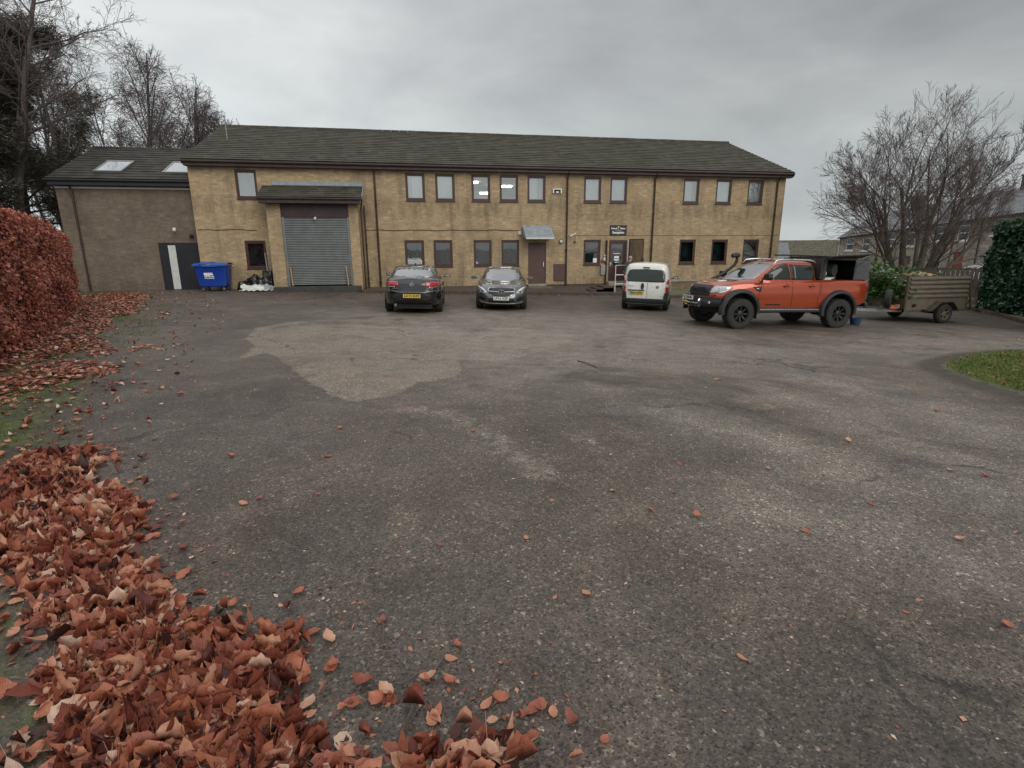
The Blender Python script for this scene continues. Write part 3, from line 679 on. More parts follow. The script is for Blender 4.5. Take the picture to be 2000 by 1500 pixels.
# reception door, sign, gate, railing, steps
a, b, c, d = DOOR2
mb = MB(); mb.box(a+.003, a+.07, D+.03, D+.09, c, d-.003); mb.box(b-.07, b-.003, D+.03, D+.09, c, d-.003); mb.box(a+.07, b-.07, D+.031, D+.089, d-.09, d-.003)
for bx in ((a+.07, a+.15, c+.01, d-.09), (b-.2, b-.07, c+.01, d-.09), (a+.15, b-.2, c+.01, 1.22), (a+.15, b-.2, d-.2, d-.09)): mb.box(bx[0], bx[1], D+.045, D+.08, bx[2], bx[3])
dr = mb.build('door', MT['brown_frame'], office, world=True)
mb = MB(); mb.box(a+.14, b-.19, D+.055, D+.062, 1.2, d-.19); subw(mb.build('pane', MT['glass_dark'], None), dr)
for i, (z, wd, h) in enumerate([(1.78, .38, .03), (1.60, .26, .10), (1.49, .3, .05), (1.42, .2, .05), (1.33, .22, .025)]):
    mb = MB(); xm = (a+b)/2-.03
    mb.box(xm-wd/2, xm+wd/2, D+.050, D+.053, z-h/2, z+h/2)
    subw(mb.build('door_sticker', MT['pale_sheet'], None), dr)
mb = MB(); mb.tube([(a+.11, D+.04, 1.26), (a+.11, D-.02, 1.26), (a+.22, D-.02, 1.25)], .014, 6); mb.box(a+.08, a+.14, D+.035, D+.044, 1.14, 1.36); subw(mb.build('handle', MT['silver'], None), dr)
mb = MB(); mb.box(11.22, 11.27, D-.06, D-.003, .3, 2.46); mb.build('door_post', MT['white_trim'], office, world=True)
mb = MB(); mb.box(10.1, 11.35, D-.5, D+.08, .18, .395); mb.build('doorstep', MT['slab'], office, world=True, bevel=.01)
sg = thing('reception_sign', 'black sign with white Reception lettering above the reception door', 'sign', (10.69, D, 2.925))
mb = MB(); mb.box(-.45, .45, -.03, -.002, -.25, .25); mb.build('board', MT['sign_black'], sg, bevel=.004)
RX = Matrix.Rotation(R(90), 4, 'X')
text_part('lettering', 'Reception', .17, MT['whiteink'], sg, Matrix.Translation((0, -.033, -.11)) @ RX, .006, width=.62)
text_part('lettering', 'Oakwell', .115, MT['whiteink'], sg, Matrix.Translation((-.225, -.033, .09)) @ RX, .004, width=.32)
text_part('lettering', 'Tissues', .115, MT['whiteink'], sg, Matrix.Translation((.22, -.033, .09)) @ RX, .004, width=.28)
mb = MB(); mb.box(-.012, .012, -.036, -.031, .0, .14); mb.prism([(0, .22), (.05, .165), (.02, .12), (-.02, .12), (-.05, .165)], -.036, -.031, 'y'); mb.box(-.17, .16, -.0355, -.031, -.005, .012); mb.build('emblem', MT['silver'], sg)
kp = thing('door_entry_panel', 'grey door entry panel and red box beside the reception window', 'entry panel', (9.93, D, 1.0))
mb = MB(); mb.prism([(-.12, .22), (-.12, -.24), (-.07, -.3), (.07, -.3), (.12, -.24), (.12, .22)], -.09, -.002, 'y'); mb.build('letter_box', MT['steel'], kp, bevel=.01)
mb = MB(); mb.box(-.1, .16, -.08, -.002, .36, .46); mb.build('call_box', MT['red_door'], kp, bevel=.006)
mb = MB(); mb.box(.0, .1, -.11, -.002, .44, .6); mb.lathe([(.001, -.12), (.045, -.09), (.045, -.002)], 12, M=Matrix.Translation((.07, 0, .68))); mb.build('keypad', MT['curtain'], kp)
gt = thing('security_gate', 'brown metal security gate standing open beside the reception door', 'gate', (11.3, D, .35))
ga, gb_ = Vector((0, -.06, 0)), Vector((.30, -1.12, 0))
mb = MB()
for z in (.05, 2.12): mb.bar(ga+Vector((0, 0, z)), gb_+Vector((0, 0, z)), .04, .04)
mb.bar(ga+Vector((0, 0, .03)), ga+Vector((0, 0, 2.14)), .04, .04, up=(1, 0, 0)); mb.bar(gb_+Vector((0, 0, .03)), gb_+Vector((0, 0, 2.14)), .04, .04, up=(1, 0, 0))
mb.build('gate_frame', MT['brown_frame'], gt)
for i in range(1, 12):
    p = ga.lerp(gb_, i/12); mb = MB(); mb.bar(p+Vector((0, 0, .07)), p+Vector((0, 0, 2.1)), .016, .016, up=(1, 0, 0)); mb.build('bar', MT['brown_pipe'], gt)
mb = MB(); mb.grid(lambda u, v_: ga.lerp(gb_, u)+Vector((0.012, 0, .07+2.03*v_)), 24, 44)
o = mb.build('mesh_panel', MT['brown_frame'], gt); md = o.modifiers.new('w', 'WIREFRAME'); md.thickness = .012; md.use_replace = True
mb = MB(); mb.box(gb_.x-.04, gb_.x+.04, gb_.y-.03, gb_.y+.06, .95, 1.2); mb.build('lock_box', MT['black'], gt)
rl = thing('handrail', 'white tubular handrail beside the ramp in front of the reception door', 'railing', (10.05, 25.5, g(10, 25.5)))
hz = 1.24-g(10, 25.5)
mb = MB(); mb.tube([(0, 0, 0), (0, 0, hz), (1.9, .25, hz), (1.9, .25, 0)], .024, 8); mb.build('rail', MT['white_pvc'], rl, smooth=40)
mb = MB(); mb.tube([(0, 0, hz-.46), (1.9, .25, hz-.46)], .02, 8); mb.tube([(0, 0, hz-.9), (1.9, .25, hz-.9)], .02, 8); mb.build('cross_rail', MT['white_pvc'], rl, smooth=40)

# paved strip, kerb and steps along the wall
mb = MB()
def strip(xa, xb, ya, yb, za, zb, n, m=0): mb.grid(lambda u, v_: (xa+u*(xb-xa), ya+v_*(yb-ya), (za(xa+u*(xb-xa))*(1-v_)+zb(xa+u*(xb-xa))*v_)), n, 2, m)
strip(-1.95, 12.4, 25.33, D-.02, lambda x: g(x, 25.3)+.135, lambda x: max(.30-.012*max(x, 0), g(x, 27)+.15), 30)
tag(mb.build('walkway', MT['kerb'], None), kind='structure')
mb = MB()
for i in range(16):
    xa = -1.95+i*.905; mb.add([(xa, 25.18, g(xa, 25.2)-.1), (xa+.895, 25.18, g(xa+.9, 25.2)-.1), (xa+.895, 25.18, g(xa+.9, 25.2)+.145), (xa, 25.18, g(xa, 25.2)+.145), (xa, 25.33, g(xa, 25.2)-.1), (xa+.895, 25.33, g(xa+.9, 25.2)-.1), (xa+.895, 25.33, g(xa+.9, 25.2)+.15), (xa, 25.33, g(xa, 25.2)+.15)],
            [(0, 1, 2, 3), (3, 2, 6, 7), (0, 3, 7, 4), (1, 5, 6, 2), (4, 7, 6, 5)])
tag(mb.build('kerb', MT['kerb'], None, bevel=.012), kind='structure')
mb = MB()
for i in range(3): mb.box(8.75+i*.35, 10.0, 25.5, 26.45, -.1+i*.0, .10+i*.07)
tag(mb.build('entrance_steps', MT['brick_dark'], None, bevel=.01), 'low dark brick steps leading up to the reception door from the left', 'steps')
# plinth wall and grass wedge at the right end
mb = MB(); mb.box(12.6, 20.2, 26.45, D-.006, -1.0, .34); mb.build('ramp_wall', MT['brick_ramp'], office, world=True)
mb = MB(); mb.box(12.55, 20.25, 26.40, D-.006, .342, .40); mb.build('coping', MT['slab'], office, world=True, bevel=.01)
mb = MB(); mb.grid(lambda u, v_: (11.6+u*8.4, (24.6-u*2.2)*(1-v_)+26.44*v_, (g(11.6+u*8.4, 24.6-u*2.2)+.07)*(1-v_)+(.02-.03*u*8.4)*v_+.02*math.sin(u*40+v_*9)), 40, 8)
tag(mb.build('verge', MT['mossy'], None, smooth=60), kind='structure')
mb = MB()
for i in range(10):
    u0, u1 = i/10, (i+.985)/10; xa, xb = 11.55+u0*8.4, 11.55+u1*8.4; ya, yb = 24.55-u0*2.2, 24.55-u1*2.2
    z0, z1 = g(xa, ya), g(xb, yb); mb.bar((xa, ya, z0+.0), (xb, yb, z1+.0), .13, .24)
tag(mb.build('kerb', MT['kerb'], None, bevel=.012), kind='structure')

# ================================================================== annex
annex = thing('annex_building', 'lower greyish brick annex with dark roof and two skylights left of the main building', 'building', (-11.6, 31, 0))
AY = 27.4; AX0, AX1 = -14.35, X0-.003
mb = MB(); wall(mb, AX0, AX1, -.3, 4.86, AY, [(-10.74, -9.1, .2, 2.38)], .08)
mb.add([(AX0, AY, -.3), (AX0, 36.4, -.3), (AX0, 36.4, 4.86), (AX0, AY, 4.86), (AX0, 31.5, 6.7)], [(0, 1, 2, 4, 3)]); mb.add([(AX0, 36.4, -.3), (AX1, 36.4, -.3), (AX1, 36.4, 4.86), (AX0, 36.4, 4.86)], [(0, 1, 2, 3)])
mb.build('wall', MT['brick_annex'], annex, world=True)
mb = MB(); roof_slope(mb, AX0-.12, AX1, 27.0, 4.98, 31.4, 6.86, 13); roof_slope(mb, AX0-.12, AX1, 36.8, 4.98, 31.402, 6.86, 13)
ar = mb.build('roof', MT['tiles_dark'], annex, world=True)
mb = MB(); mb.tube([(AX0-.12, 31.4, 6.84), (AX1, 31.4, 6.84)], .11, 8); o = mb.build('ridge', MT['tiles_dark'], None, smooth=40); subw(o, ar)
mb = MB(); mb.box(AX0-.1, AX1, 27.08, 27.11, 4.74, 4.95); mb.box(AX0-.1, AX1, 27.11, AY+.02, 4.735, 4.75); mb.tube([(AX0-.12, 27.02, 4.93), (AX1, 27.02, 4.93)], .055, 8); mb.bar((AX0-.13, 27.05, 4.9), (AX0-.13, 31.4, 6.78), .03, .18)
mb.build('fascia', MT['black'], annex, world=True)
mb = MB(); mb.box(AX0, AX1, AY-.02, AY-.001, 4.63, 4.70); mb.build('trim', MT['white_trim'], annex, world=True)
downpipe(annex, -13.72, AY, .25, 4.9)
sl_ = (6.86-4.98)/(31.4-27.0)
for xa, xb in ((-12.95, -11.85), (-10.25, -9.13)):
    yy0, yy1 = 27.72, 29.2; nrm = Vector((0, -sl_, 1)).normalized()
    def P(x, y, h): return Vector((x, y, 4.98+sl_*(y-27.0)))+nrm*h
    mb = MB()
    for x0_, x1_, y0_, y1_ in ((xa, xb, yy0, yy0+.08), (xa, xb, yy1-.1, yy1), (xa, xa+.07, yy0+.08, yy1-.1), (xb-.07, xb, yy0+.08, yy1-.1)):
        q = [P(x, y, h) for h in (.0, .11) for x, y in ((x0_, y0_), (x1_, y0_), (x1_, y1_), (x0_, y1_))]
        mb.add(q, [(0, 3, 2, 1), (4, 5, 6, 7), (0, 1, 5, 4), (1, 2, 6, 5), (2, 3, 7, 6), (3, 0, 4, 7)])
    fl = mb.build('skylight', MT['steel'], annex, world=True)
    mb = MB(); mb.add([P(xa+.07, yy0+.08, .095), P(xb-.07, yy0+.08, .095), P(xb-.07, yy1-.1, .095), P(xa+.07, yy1-.1, .095)], [(0, 1, 2, 3)]); subw(mb.build('pane', MT['sky_sheen_pane'], None), fl)
mb = MB(); mb.box(-10.735, -10.36, AY+.02, AY+.07, .25, 2.37); mb.box(-10.36, -9.105, AY+.015, AY+.07, .25, 2.37); dr = mb.build('door_panel', MT['navy'], annex, world=True)
mb = MB(); mb.box(-10.36, -10.06, AY-.005, AY+.013, .34, 2.27); subw(mb.build('pale_board', MT['pale_strip'], None), dr)
mb = MB(); mb.tube([(-8.1, 30.2, 7.2), (-8.1, 30.2, 8.2)], .03, 6); mb.lathe([(.001, 0), (.05, .0), (.05, .08), (.001, .08)], 8, M=Matrix.Translation((-8.1, 30.2, 8.2)) @ Matrix.Rotation(R(90), 4, 'X')); mb.build('flue_pipe', MT['steel'], office, world=True)
# ================================================================== vehicles (car space: +x forward, +y left, z up)
def interp(tab, x):
    xs = [p[0] for p in tab]; ys = [p[1] for p in tab]; return float(np.interp(x, xs, ys))
def smooth_tab(tab, n=80):
    """monotone-ish smoothing of a polyline table"""
    xs = np.linspace(tab[0][0], tab[-1][0], n); ys = np.interp(xs, [p[0] for p in tab], [p[1] for p in tab])
    k = np.array([1, 2, 3, 2, 1.]); k /= k.sum(); yp = np.convolve(np.pad(ys, 2, 'edge'), k, 'valid'); yp = np.convolve(np.pad(yp, 2, 'edge'), k, 'valid')
    return list(zip(xs, yp))
def shell(mb, levels, zb, zt, N=60, M=8, nf=4.5, nr=4.5, crown=.03, m=0, wx=None):
    """levels: list of (s, x_front, x_rear, half_width); height = zb(x)+s*(zt(x)-zb(x)); closed shell with a crowned top"""
    rows = []
    for s, xf, xr, hw in levels:
        xc = (xf+xr)/2; a = (xf-xr)/2; r = []
        for j in range(N):
            th = 2*math.pi*j/N; c, sn = math.cos(th), math.sin(th); n = nf if c > 0 else nr
            x = xc+a*math.copysign(abs(c)**(2/n), c); y = hw*math.copysign(abs(sn)**(2/n), sn)
            if wx: y *= interp(wx, x)
            r.append((x, y, zb(x)+s*(zt(x)-zb(x))))
        rows.append(r)
    vs = [p for r in rows for p in r]; fs = []
    L = len(rows)
    for i in range(L-1):
        for j in range(N): fs.append((i*N+j, i*N+(j+1) % N, (i+1)*N+(j+1) % N, (i+1)*N+j))
    def cap(row, cr, base):
        H = N//2; ids = []
        for k in range(1, H):
            a, b = row[k], row[N-k]; line = [base+k]
            for q in range(1, M):
                u = q/M; y = a[1]+(b[1]-a[1])*u; e = 1-(2*u-1)**2
                vs.append((a[0], y, a[2]+cr*e*min(1, abs(a[1])/.4))); line.append(len(vs)-1)
            line.append(base+N-k); ids.append(line)
        for i in range(len(ids)-1):
            for q in range(M): fs.append((ids[i][q], ids[i][q+1], ids[i+1][q+1], ids[i+1][q]))
        for q in range(M): fs.append((base, ids[0][q+1], ids[0][q])); fs.append((base+H, ids[-1][q], ids[-1][q+1]))
    cap(rows[-1], crown, (L-1)*N); cap(rows[0], 0, 0)
    mb.add(vs, fs, m)
def cut_cyl(o, cuts):
    """wheel arches: (x, z, radius, y0, y1)"""
    mb = MB()
    for x, z, r, y0, y1 in cuts: mb.prism([(x+r*math.cos(2*math.pi*i/36), z+r*math.sin(2*math.pi*i/36)) for i in range(36)], y0, y1, 'y')
    c = mb.build('cutter', MT['blackmatt']); md = o.modifiers.new('b', 'BOOLEAN'); md.operation = 'DIFFERENCE'; md.object = c; md.solver = 'EXACT'
    try: md.material_mode = 'TRANSFER'
    except Exception: pass
    dg = bpy.context.evaluated_depsgraph_get(); dg.update()
    me = bpy.data.meshes.new_from_object(o.evaluated_get(dg)); o.modifiers.clear(); old = o.data; o.data = me; me.name = old.name
    me.polygons.foreach_set('use_smooth', [True]*len(me.polygons)); me.set_sharp_from_angle(angle=R(38))
    bpy.data.objects.remove(c); return o
def bvh_of(*objs):
    V = []; F = []
    for o in objs:
        b = len(V); V += [v.co.copy() for v in o.data.vertices]; F += [tuple(i+b for i in p.vertices) for p in o.data.polygons]
    return BVHTree.FromPolygons(V, F)
AX = {'left': ((0, 3, 0), (0, -1, 0), (0, 2)), 'right': ((0, -3, 0), (0, 1, 0), (0, 2)), 'front': ((5, 0, 0), (-1, 0, 0), (1, 2)),
      'rear': ((-5, 0, 0), (1, 0, 0), (1, 2)), 'top': ((0, 0, 4), (0, 0, -1), (0, 1))}
def patch(bvh, poly, side, off=.008, res=.07, th=.012, name='part', mat=None, parent=None, smooth=50):
    """polygon drawn in an elevation, laid on to the body surface, with thickness"""
    org, dr, (i0, i1) = AX[side]; dr = Vector(dr)
    bm = bmesh.new(); base = []
    for p in poly:
        q = [0, 0, 0]; q[i0] = p[0]; q[i1] = p[1]; base.append(bm.verts.new(q))
    bm.faces.new(base); bmesh.ops.triangulate(bm, faces=bm.faces[:])
    for _ in range(5):
        lg = [e for e in bm.edges if e.calc_length() > res]
        if not lg: break
        bmesh.ops.subdivide_edges(bm, edges=lg, cuts=1, use_grid_fill=False); bmesh.ops.triangulate(bm, faces=bm.faces[:])
        bmesh.ops.beautify_fill(bm, faces=bm.faces[:], edges=[e for e in bm.edges if not e.is_boundary])
    for v in bm.verts:
        o = Vector(v.co)
        for k in range(3):
            if org[k]: o[k] = org[k]
        h = bvh.ray_cast(o, dr)
        if h[0] is None: h = bvh.find_nearest(Vector(v.co)+(-dr*.9 if side in ('left', 'right') else Vector()))
        nrm = h[1] if h[1].dot(dr) < 0 else -h[1]
        v.co = h[0]+(nrm-dr).normalized()*off
    bmesh.ops.recalc_face_normals(bm, faces=bm.faces)
    # make normals face outwards
    if bm.faces and sum((f.normal.dot(dr) for f in bm.faces)) > 0: bmesh.ops.reverse_faces(bm, faces=bm.faces[:])
    me = bpy.data.meshes.new(name); bm.to_mesh(me); bm.free(); me.materials.append(mat)
    me.polygons.foreach_set('use_smooth', [True]*len(me.polygons)); me.set_sharp_from_angle(angle=R(smooth))
    o = bpy.data.objects.new(name, me); COL.objects.link(o); o.parent = parent
    md = o.modifiers.new('s', 'SOLIDIFY'); md.thickness = th; md.offset = -1
    return o
def mirror(poly): return [(-p[0], p[1]) for p in poly][::-1]
def wheel(root, x, y, r, wd, rim_mat, tyre_mat, rim_r, spokes=10, steer=0, chunky=False):
    s = 1 if y > 0 else -1
    Mx = Matrix.Translation((x, y, r)) @ Matrix.Rotation(steer, 4, 'Z') @ (Matrix() if s > 0 else Matrix.Rotation(math.pi, 4, 'Z'))
    mb = MB(); h = wd/2
    mb.lathe([(rim_r, h-.03), (rim_r+.01, h), (rim_r+(r-rim_r)*.55, h+.012), (r-.03, h), (r-.004, h*.75), (r, 0), (r-.004, -h*.75), (r-.03, -h), (rim_r, -h)], 44, M=Mx)
    if chunky:
        for i in range(34):
            a = 2*math.pi*i/34
            for sy, da in ((1, 0), (-1, .09), (.35, .05), (-.35, .14)):
                a2 = a+da; c = Vector(((r-.002)*math.cos(a2), sy*h*.72, (r-.002)*math.sin(a2))); tg = Vector((-math.sin(a2), 0, math.cos(a2))); n = Vector((math.cos(a2), 0, math.sin(a2)))
                p = [c+tg*t1*.021+Vector((0, y1*h*(.24 if abs(sy) == 1 else .2), 0))+n*h1 for h1 in (-.02, .012) for t1, y1 in ((-1, -1), (1, -1), (1, 1), (-1, 1))]
                mb.add([Mx @ q for q in p], [(4, 5, 6, 7), (0, 1, 5, 4), (1, 2, 6, 5), (2, 3, 7, 6), (3, 0, 4, 7)])
    mb2 = MB(); mb2.lathe([(rim_r+.004, h-.035), (rim_r+.012, h-.005), (rim_r-.005, h-.002), (rim_r-.02, h-.04), (rim_r-.03, -h+.02), (.001, -h+.03)], 40, M=Mx, m=0)
    for i in range(spokes):
        a = 2*math.pi*i/spokes; d = Vector((math.cos(a), 0, math.sin(a)))
        mb2.bar(Mx @ (d*.05+Vector((0, h-.055, 0))), Mx @ (d*(rim_r-.015)+Vector((0, h-.03, 0))), .05, .03, up=(0, 1, 0))
    mb2.lathe([(.001, h-.02), (.05, h-.02), (.085, h-.035), (.09, h-.07)], 20, M=Mx)
    w_ = thing('wheel', None, None); w_.parent = root; w_['part'] = 1; del w_['part']
    a = mb.build('tyre', MT[tyre_mat], w_, smooth=30); b = mb2.build('rim', MT[rim_mat], w_, smooth=35)
    return w_
def plate(root, s, M, yellow=False, wd=.52, ht=.112):
    mb = MB(); mb.box(-wd/2, wd/2, -ht/2, ht/2, 0, .012)
    o = mb.build('number_plate', MT['plate_yellow' if yellow else 'plate_white'], root, M=M)
    text_part('plate_text', s, .098, MT['ink'], o, M @ Matrix.Translation((0, 0, .014)), .003, .0015, width=wd*.86); return o
# matrices that stand a plate (drawn in XY) at the front or the rear of a car
def at_front(x, z, tilt=0): return Matrix.Translation((x, 0, z)) @ Matrix.Rotation(R(90), 4, 'Z') @ Matrix.Rotation(R(90+tilt), 4, 'X')
def at_rear(x, z, tilt=0, y=0): return Matrix.Translation((x, y, z)) @ Matrix.Rotation(R(-90), 4, 'Z') @ Matrix.Rotation(R(90+tilt), 4, 'X')
def place(root, x, y, heading):
    """heading: compass of the nose as a vector angle"""
    root.rotation_euler = (0, 0, heading); root.location = (x, y, g(x, y))
def tilt(root):
    x, y = root.location.x, root.location.y; h = root.rotation_euler.z; e = .8
    dx, dy = math.cos(h)*e, math.sin(h)*e
    root.rotation_euler = (math.atan2(g(x-dy, y+dx)-g(x+dy, y-dx), 2*e), -math.atan2(g(x+dx, y+dy)-g(x-dx, y-dy), 2*e), h)

def mirrors(root, x, z, y, mat, w_=.11, glassback=True):
    for s in (1, -1):
        mb = MB(); mb.grid(lambda u, v_: (x+.07*math.cos(math.pi*(u-.5)), s*(y+.12+w_*math.sin(math.pi*(u-.5))), z+.068*math.cos(math.pi*v_)*(1-.15*u)), 8, 6)
        mb = MB(); mb.prism([(s*(y+.03), z-.05), (s*(y+.21), z-.06), (s*(y+.235), z-.01), (s*(y+.22), z+.055), (s*(y+.06), z+.062), (s*(y+.02), z+.02)][::s], x-.045, x+.055, 'x'); mb.bar((x, s*(y-.06), z-.045), (x, s*(y+.08), z-.04), .05, .03)
        o = mb.build('wing_mirror', MT[mat], root, bevel=.022)
        mb = MB(); mb.prism([(s*(y+.05), z-.035), (s*(y+.2), z-.045), (s*(y+.205), z+.035), (s*(y+.07), z+.045)][::s], x-.052, x-.047, 'x'); mb.build('mirror_glass', MT['chrome'], o)

# ------------------------------------------------------------------ dark saloon seen from the back (right hand side just visible)
def saloon(name, label, paint, L=4.77, W=.915, H=1.46, wb=2.79, front=True, coupe=False, group=None, text=None, rear_text=None, badge=None):
    r = thing(name, label, 'car', group=group)
    xF, xR = L/2, -L/2; ax0 = wb/2+.02; ax1 = -wb/2+.02; wr = .335
    if coupe: zt_t = [(xR, .84), (xR+.12, .97), (xR+.55, 1.02), (-1.0, 1.0), (0, .96), (.85, .95), (1.2, .93), (1.7, .875), (2.05, .80), (xF-.08, .70), (xF, .64)]
    else: zt_t = [(xR, .95), (xR+.08, 1.06), (xR+.45, 1.09), (-1.0, 1.03), (0, .98), (.9, .98), (1.3, .95), (1.8, .89), (2.15, .82), (xF-.08, .72), (xF, .66)]
    zt_s = smooth_tab(zt_t); zt = lambda x: interp(zt_s, x)
    zb = lambda x: interp([(xR, .40), (xR+.5, .25), (xR+1, .20), (1.2, .20), (xF-.5, .20), (xF, .22)], x)
    lv = [(0, xF-.14, xR+.14, W-.10), (.06, xF-.06, xR+.06, W-.035), (.2, xF-.01, xR+.03, W-.008), (.38, xF, xR+.0, W), (.52, xF-.005, xR+.01, W+.004), (.66, xF-.03, xR+.03, W-.002), (.80, xF-.08, xR+.03, W-.012), (.90, xF-.14, xR+.05, W-.03), (.965, xF-.2, xR+.09, W-.055), (1, xF-.27, xR+.14, W-.09)]
    mb = MB(); shell(mb, lv, zb, zt, N=84, M=10, nf=3.6, nr=4.6, crown=.035)
    low = mb.build('body', MT[paint], r, smooth=38)
    gz0 = .93; hh = H-gz0
    if coupe: ro = [(0, 1.12, -1.98, W-.10), (.25, .86, -1.72, W-.15), (.5, .57, -1.44, W-.20), (.74, .27, -1.12, W-.255), (.88, .08, -.86, W-.30), (.96, -.07, -.66, W-.35), (1, -.22, -.5, W-.42)]
    else: ro = [(0, 1.16, -2.02, W-.10), (.25, .88, -1.83, W-.145), (.5, .58, -1.62, W-.19), (.74, .28, -1.38, W-.24), (.88, .08, -1.16, W-.285), (.96, -.08, -.98, W-.335), (1, -.22, -.82, W-.40)]
    mb = MB(); shell(mb, ro, lambda x: gz0, lambda x: H-.025, N=72, M=8, nf=4.6, nr=4.6, crown=.025)
    top = mb.build('roof', MT[paint], r, smooth=40)
    cut_cyl(low, [(ax0, wr+.01, wr+.055, W-.30, W+.3), (ax1, wr+.01, wr+.055, W-.30, W+.3), (ax0, wr+.01, wr+.055, -W-.3, -W+.30), (ax1, wr+.01, wr+.055, -W-.3, -W+.30)])
    mb = MB(); mb.box(xR+.3, xF-.3, -W+.32, W-.32, .16, .5); mb.build('underbody', MT['blackmatt'], r)
    B = bvh_of(low, top)
    tf = lambda z, f: interp([(gz0+a*hh, b if f else c) for a, b, c, _ in ro], z)
    tw = lambda z: interp([(gz0+a*hh, d) for a, _, _, d in ro], z)
    # glass
    zA, zB = zt(1.0)+.045, H-.085
    P = [(-tw(zA)+.10, zA), (-tw((zA+zB)/2)+.075, (zA+zB)/2), (-tw(zB)+.10, zB-.01), (-.3, zB+.022), (.3, zB+.022), (tw(zB)-.10, zB-.01), (tw((zA+zB)/2)-.075, (zA+zB)/2), (tw(zA)-.10, zA), (.4, zA-.03), (-.4, zA-.03)]
    patch(B, P, 'front', .006, .09, name='windscreen', mat=MT['autoglass'], parent=r)
    zA2 = zt(xR+.6)+.035
    P = [(-tw(zA2)+.13, zA2), (-tw((zA2+zB)/2)+.10, (zA2+zB)/2), (-tw(zB)+.13, zB-.03), (-.3, zB-.005), (.3, zB-.005), (tw(zB)-.13, zB-.03), (tw((zA2+zB)/2)-.10, (zA2+zB)/2), (tw(zA2)-.13, zA2)]
    patch(B, P, 'rear', .006, .09, name='rear_window', mat=MT['autoglass'], parent=r)
    zs, ze = zt(0)+.045, H-.115
    for sd in ('left', 'right'):
        for a, b in (((.86, .40), (-.08, -.02)), ((-.12, -.12), (-.98, -.86)), ((-1.02, -.92), (-1.45, -1.02))):
            poly = [(a[0], zs), (a[1] if a[0] != .86 else .30, ze), (b[1], ze-(.03 if b[0] < -1.2 else 0)), (b[0], zs+(.02 if b[0] < -1.2 else 0))]
            patch(B, poly, sd, .006, .12, name='side_window', mat=MT['autoglass_side'], parent=r)
        s = 1 if sd == 'left' else -1
        for hx in (-.28, -1.12):
            mb = MB(); mb.tube([(hx, s*(W-.012), .86), (hx+.03, s*(W+.022), .87), (hx+.17, s*(W+.022), .875), (hx+.20, s*(W-.012), .87)], .013, 6); mb.build('door_handle', MT[paint], r, smooth=50)
        # door seams
        mb = MB()
        for pts in (((.98, .30), (1.02, .6), (.92, zt(.9)-.03)), ((-.1, .27), (-.1, .6), (-.1, zt(0)-.02)), ((-.98, .45), (-1.0, .75), (-1.02, zt(-1)-.03))):
            q = []
            for k in range(10):
                u = k/9*(len(pts)-1); i = min(int(u), len(pts)-2); f = u-i; x = pts[i][0]*(1-f)+pts[i+1][0]*f; z = pts[i][1]*(1-f)+pts[i+1][1]*f
                h = B.ray_cast(Vector((x, s*3, z)), Vector((0, -s, 0)))
                if h[0]: q.append(h[0])
            if len(q) > 2: mb.tube(q, .006, 5)
        mb.build('door_seam', MT['black'], r)
    mirrors(r, .80, zt(.8)+.09, W-.01, paint)
    for x in (ax0, ax1):
        for s in (1, -1): wheel(r, x, s*(W-.13), wr, .225, 'steel', 'rubber', .225, 10)
    return r, B, zt, W, xF, xR

# Car A: black saloon, rear view
r, B, zt, W, xF, xR = saloon('parked_car', 'black saloon parked nose to the building with red tail lights towards us', 'paint_black')
patch(B, [(-.60, .47), (-.56, .60), (-.32, .66), (.32, .66), (.56, .60), (.60, .47), (.5, .40), (-.5, .40)], 'rear', .004, .1, name='bumper_insert', mat=MT['plastic'], parent=r)
for s in (1, -1):
    pl = [(.40, .875), (.42, .99), (.60, 1.005), (.80, .99), (.885, .96), (.88, .875), (.70, .845), (.5, .85)]
    o = patch(B, pl if s > 0 else mirror(pl), 'rear', .010, .06, name='tail_light', mat=MT['red_lens'], parent=r)
    pl = [(.50, .832), (.66, .828), (.87, .85), (.87, .865), (.68, .842), (.52, .846)]
    patch(B, pl if s > 0 else mirror(pl), 'rear', .013, .06, name='light_strip', mat=MT['chrome'], parent=r)
    pl = [(.34, .52), (.60, .62), (.70, .66), (.90, .66), (.90, .62), (.72, .62), (.5, .55)]
patch(B, [(-.9, .70), (-.55, .70), (-.44, .665), (.44, .665), (.55, .70), (.9, .70), (.9, .735), (.55, .735), (.42, .695), (-.42, .695), (-.55, .735), (-.9, .735)], 'rear', .022, .08, name='bumper_edge', mat=MT['paint_grey'], parent=r)
plate(r, 'LD15 KZS', at_rear(xR-.055, .575, -2), True)
mb = MB(); M = at_rear(xR-.012+.045, .925); mb.lathe([(.001, .0), (.052, .0)], 28, M=M @ Matrix.Rotation(R(-90), 4, 'X')); mb.lathe([(.052, 0), (.054, .012), (.064, .012), (.066, 0)], 28, M=M @ Matrix.Rotation(R(90), 4, 'X') )
zz = .02
for a, b in (((-.034, .034), (-.012, -.04)), ((-.012, -.04), (0, -.012)), ((0, -.012), (.012, -.04)), ((.012, -.04), (.034, .034)), ((-.016, .045), (0, .004)), ((0, .004), (.016, .045))):
    mb.bar(M @ Vector((a[0], a[1], .012)), M @ Vector((b[0], b[1], .012)), .009, .009)
mb.build('badge', MT['chrome'], r)
mb = MB(); M = at_rear(xR+.02, .80); 
for k in range(6): mb.add([M @ Vector(p) for p in ((-.52+k*.026, -.008, 0), (-.50+k*.026, -.008, 0), (-.50+k*.026, .008, 0), (-.52+k*.026, .008, 0))], [(0, 1, 2, 3)])
mb.box(xR+.004, xR+.014, -.66, -.44, .79, .806); mb.box(xR+.004, xR+.014, .46, .60, .79, .804); mb.build('lettering', MT['chrome'], r)
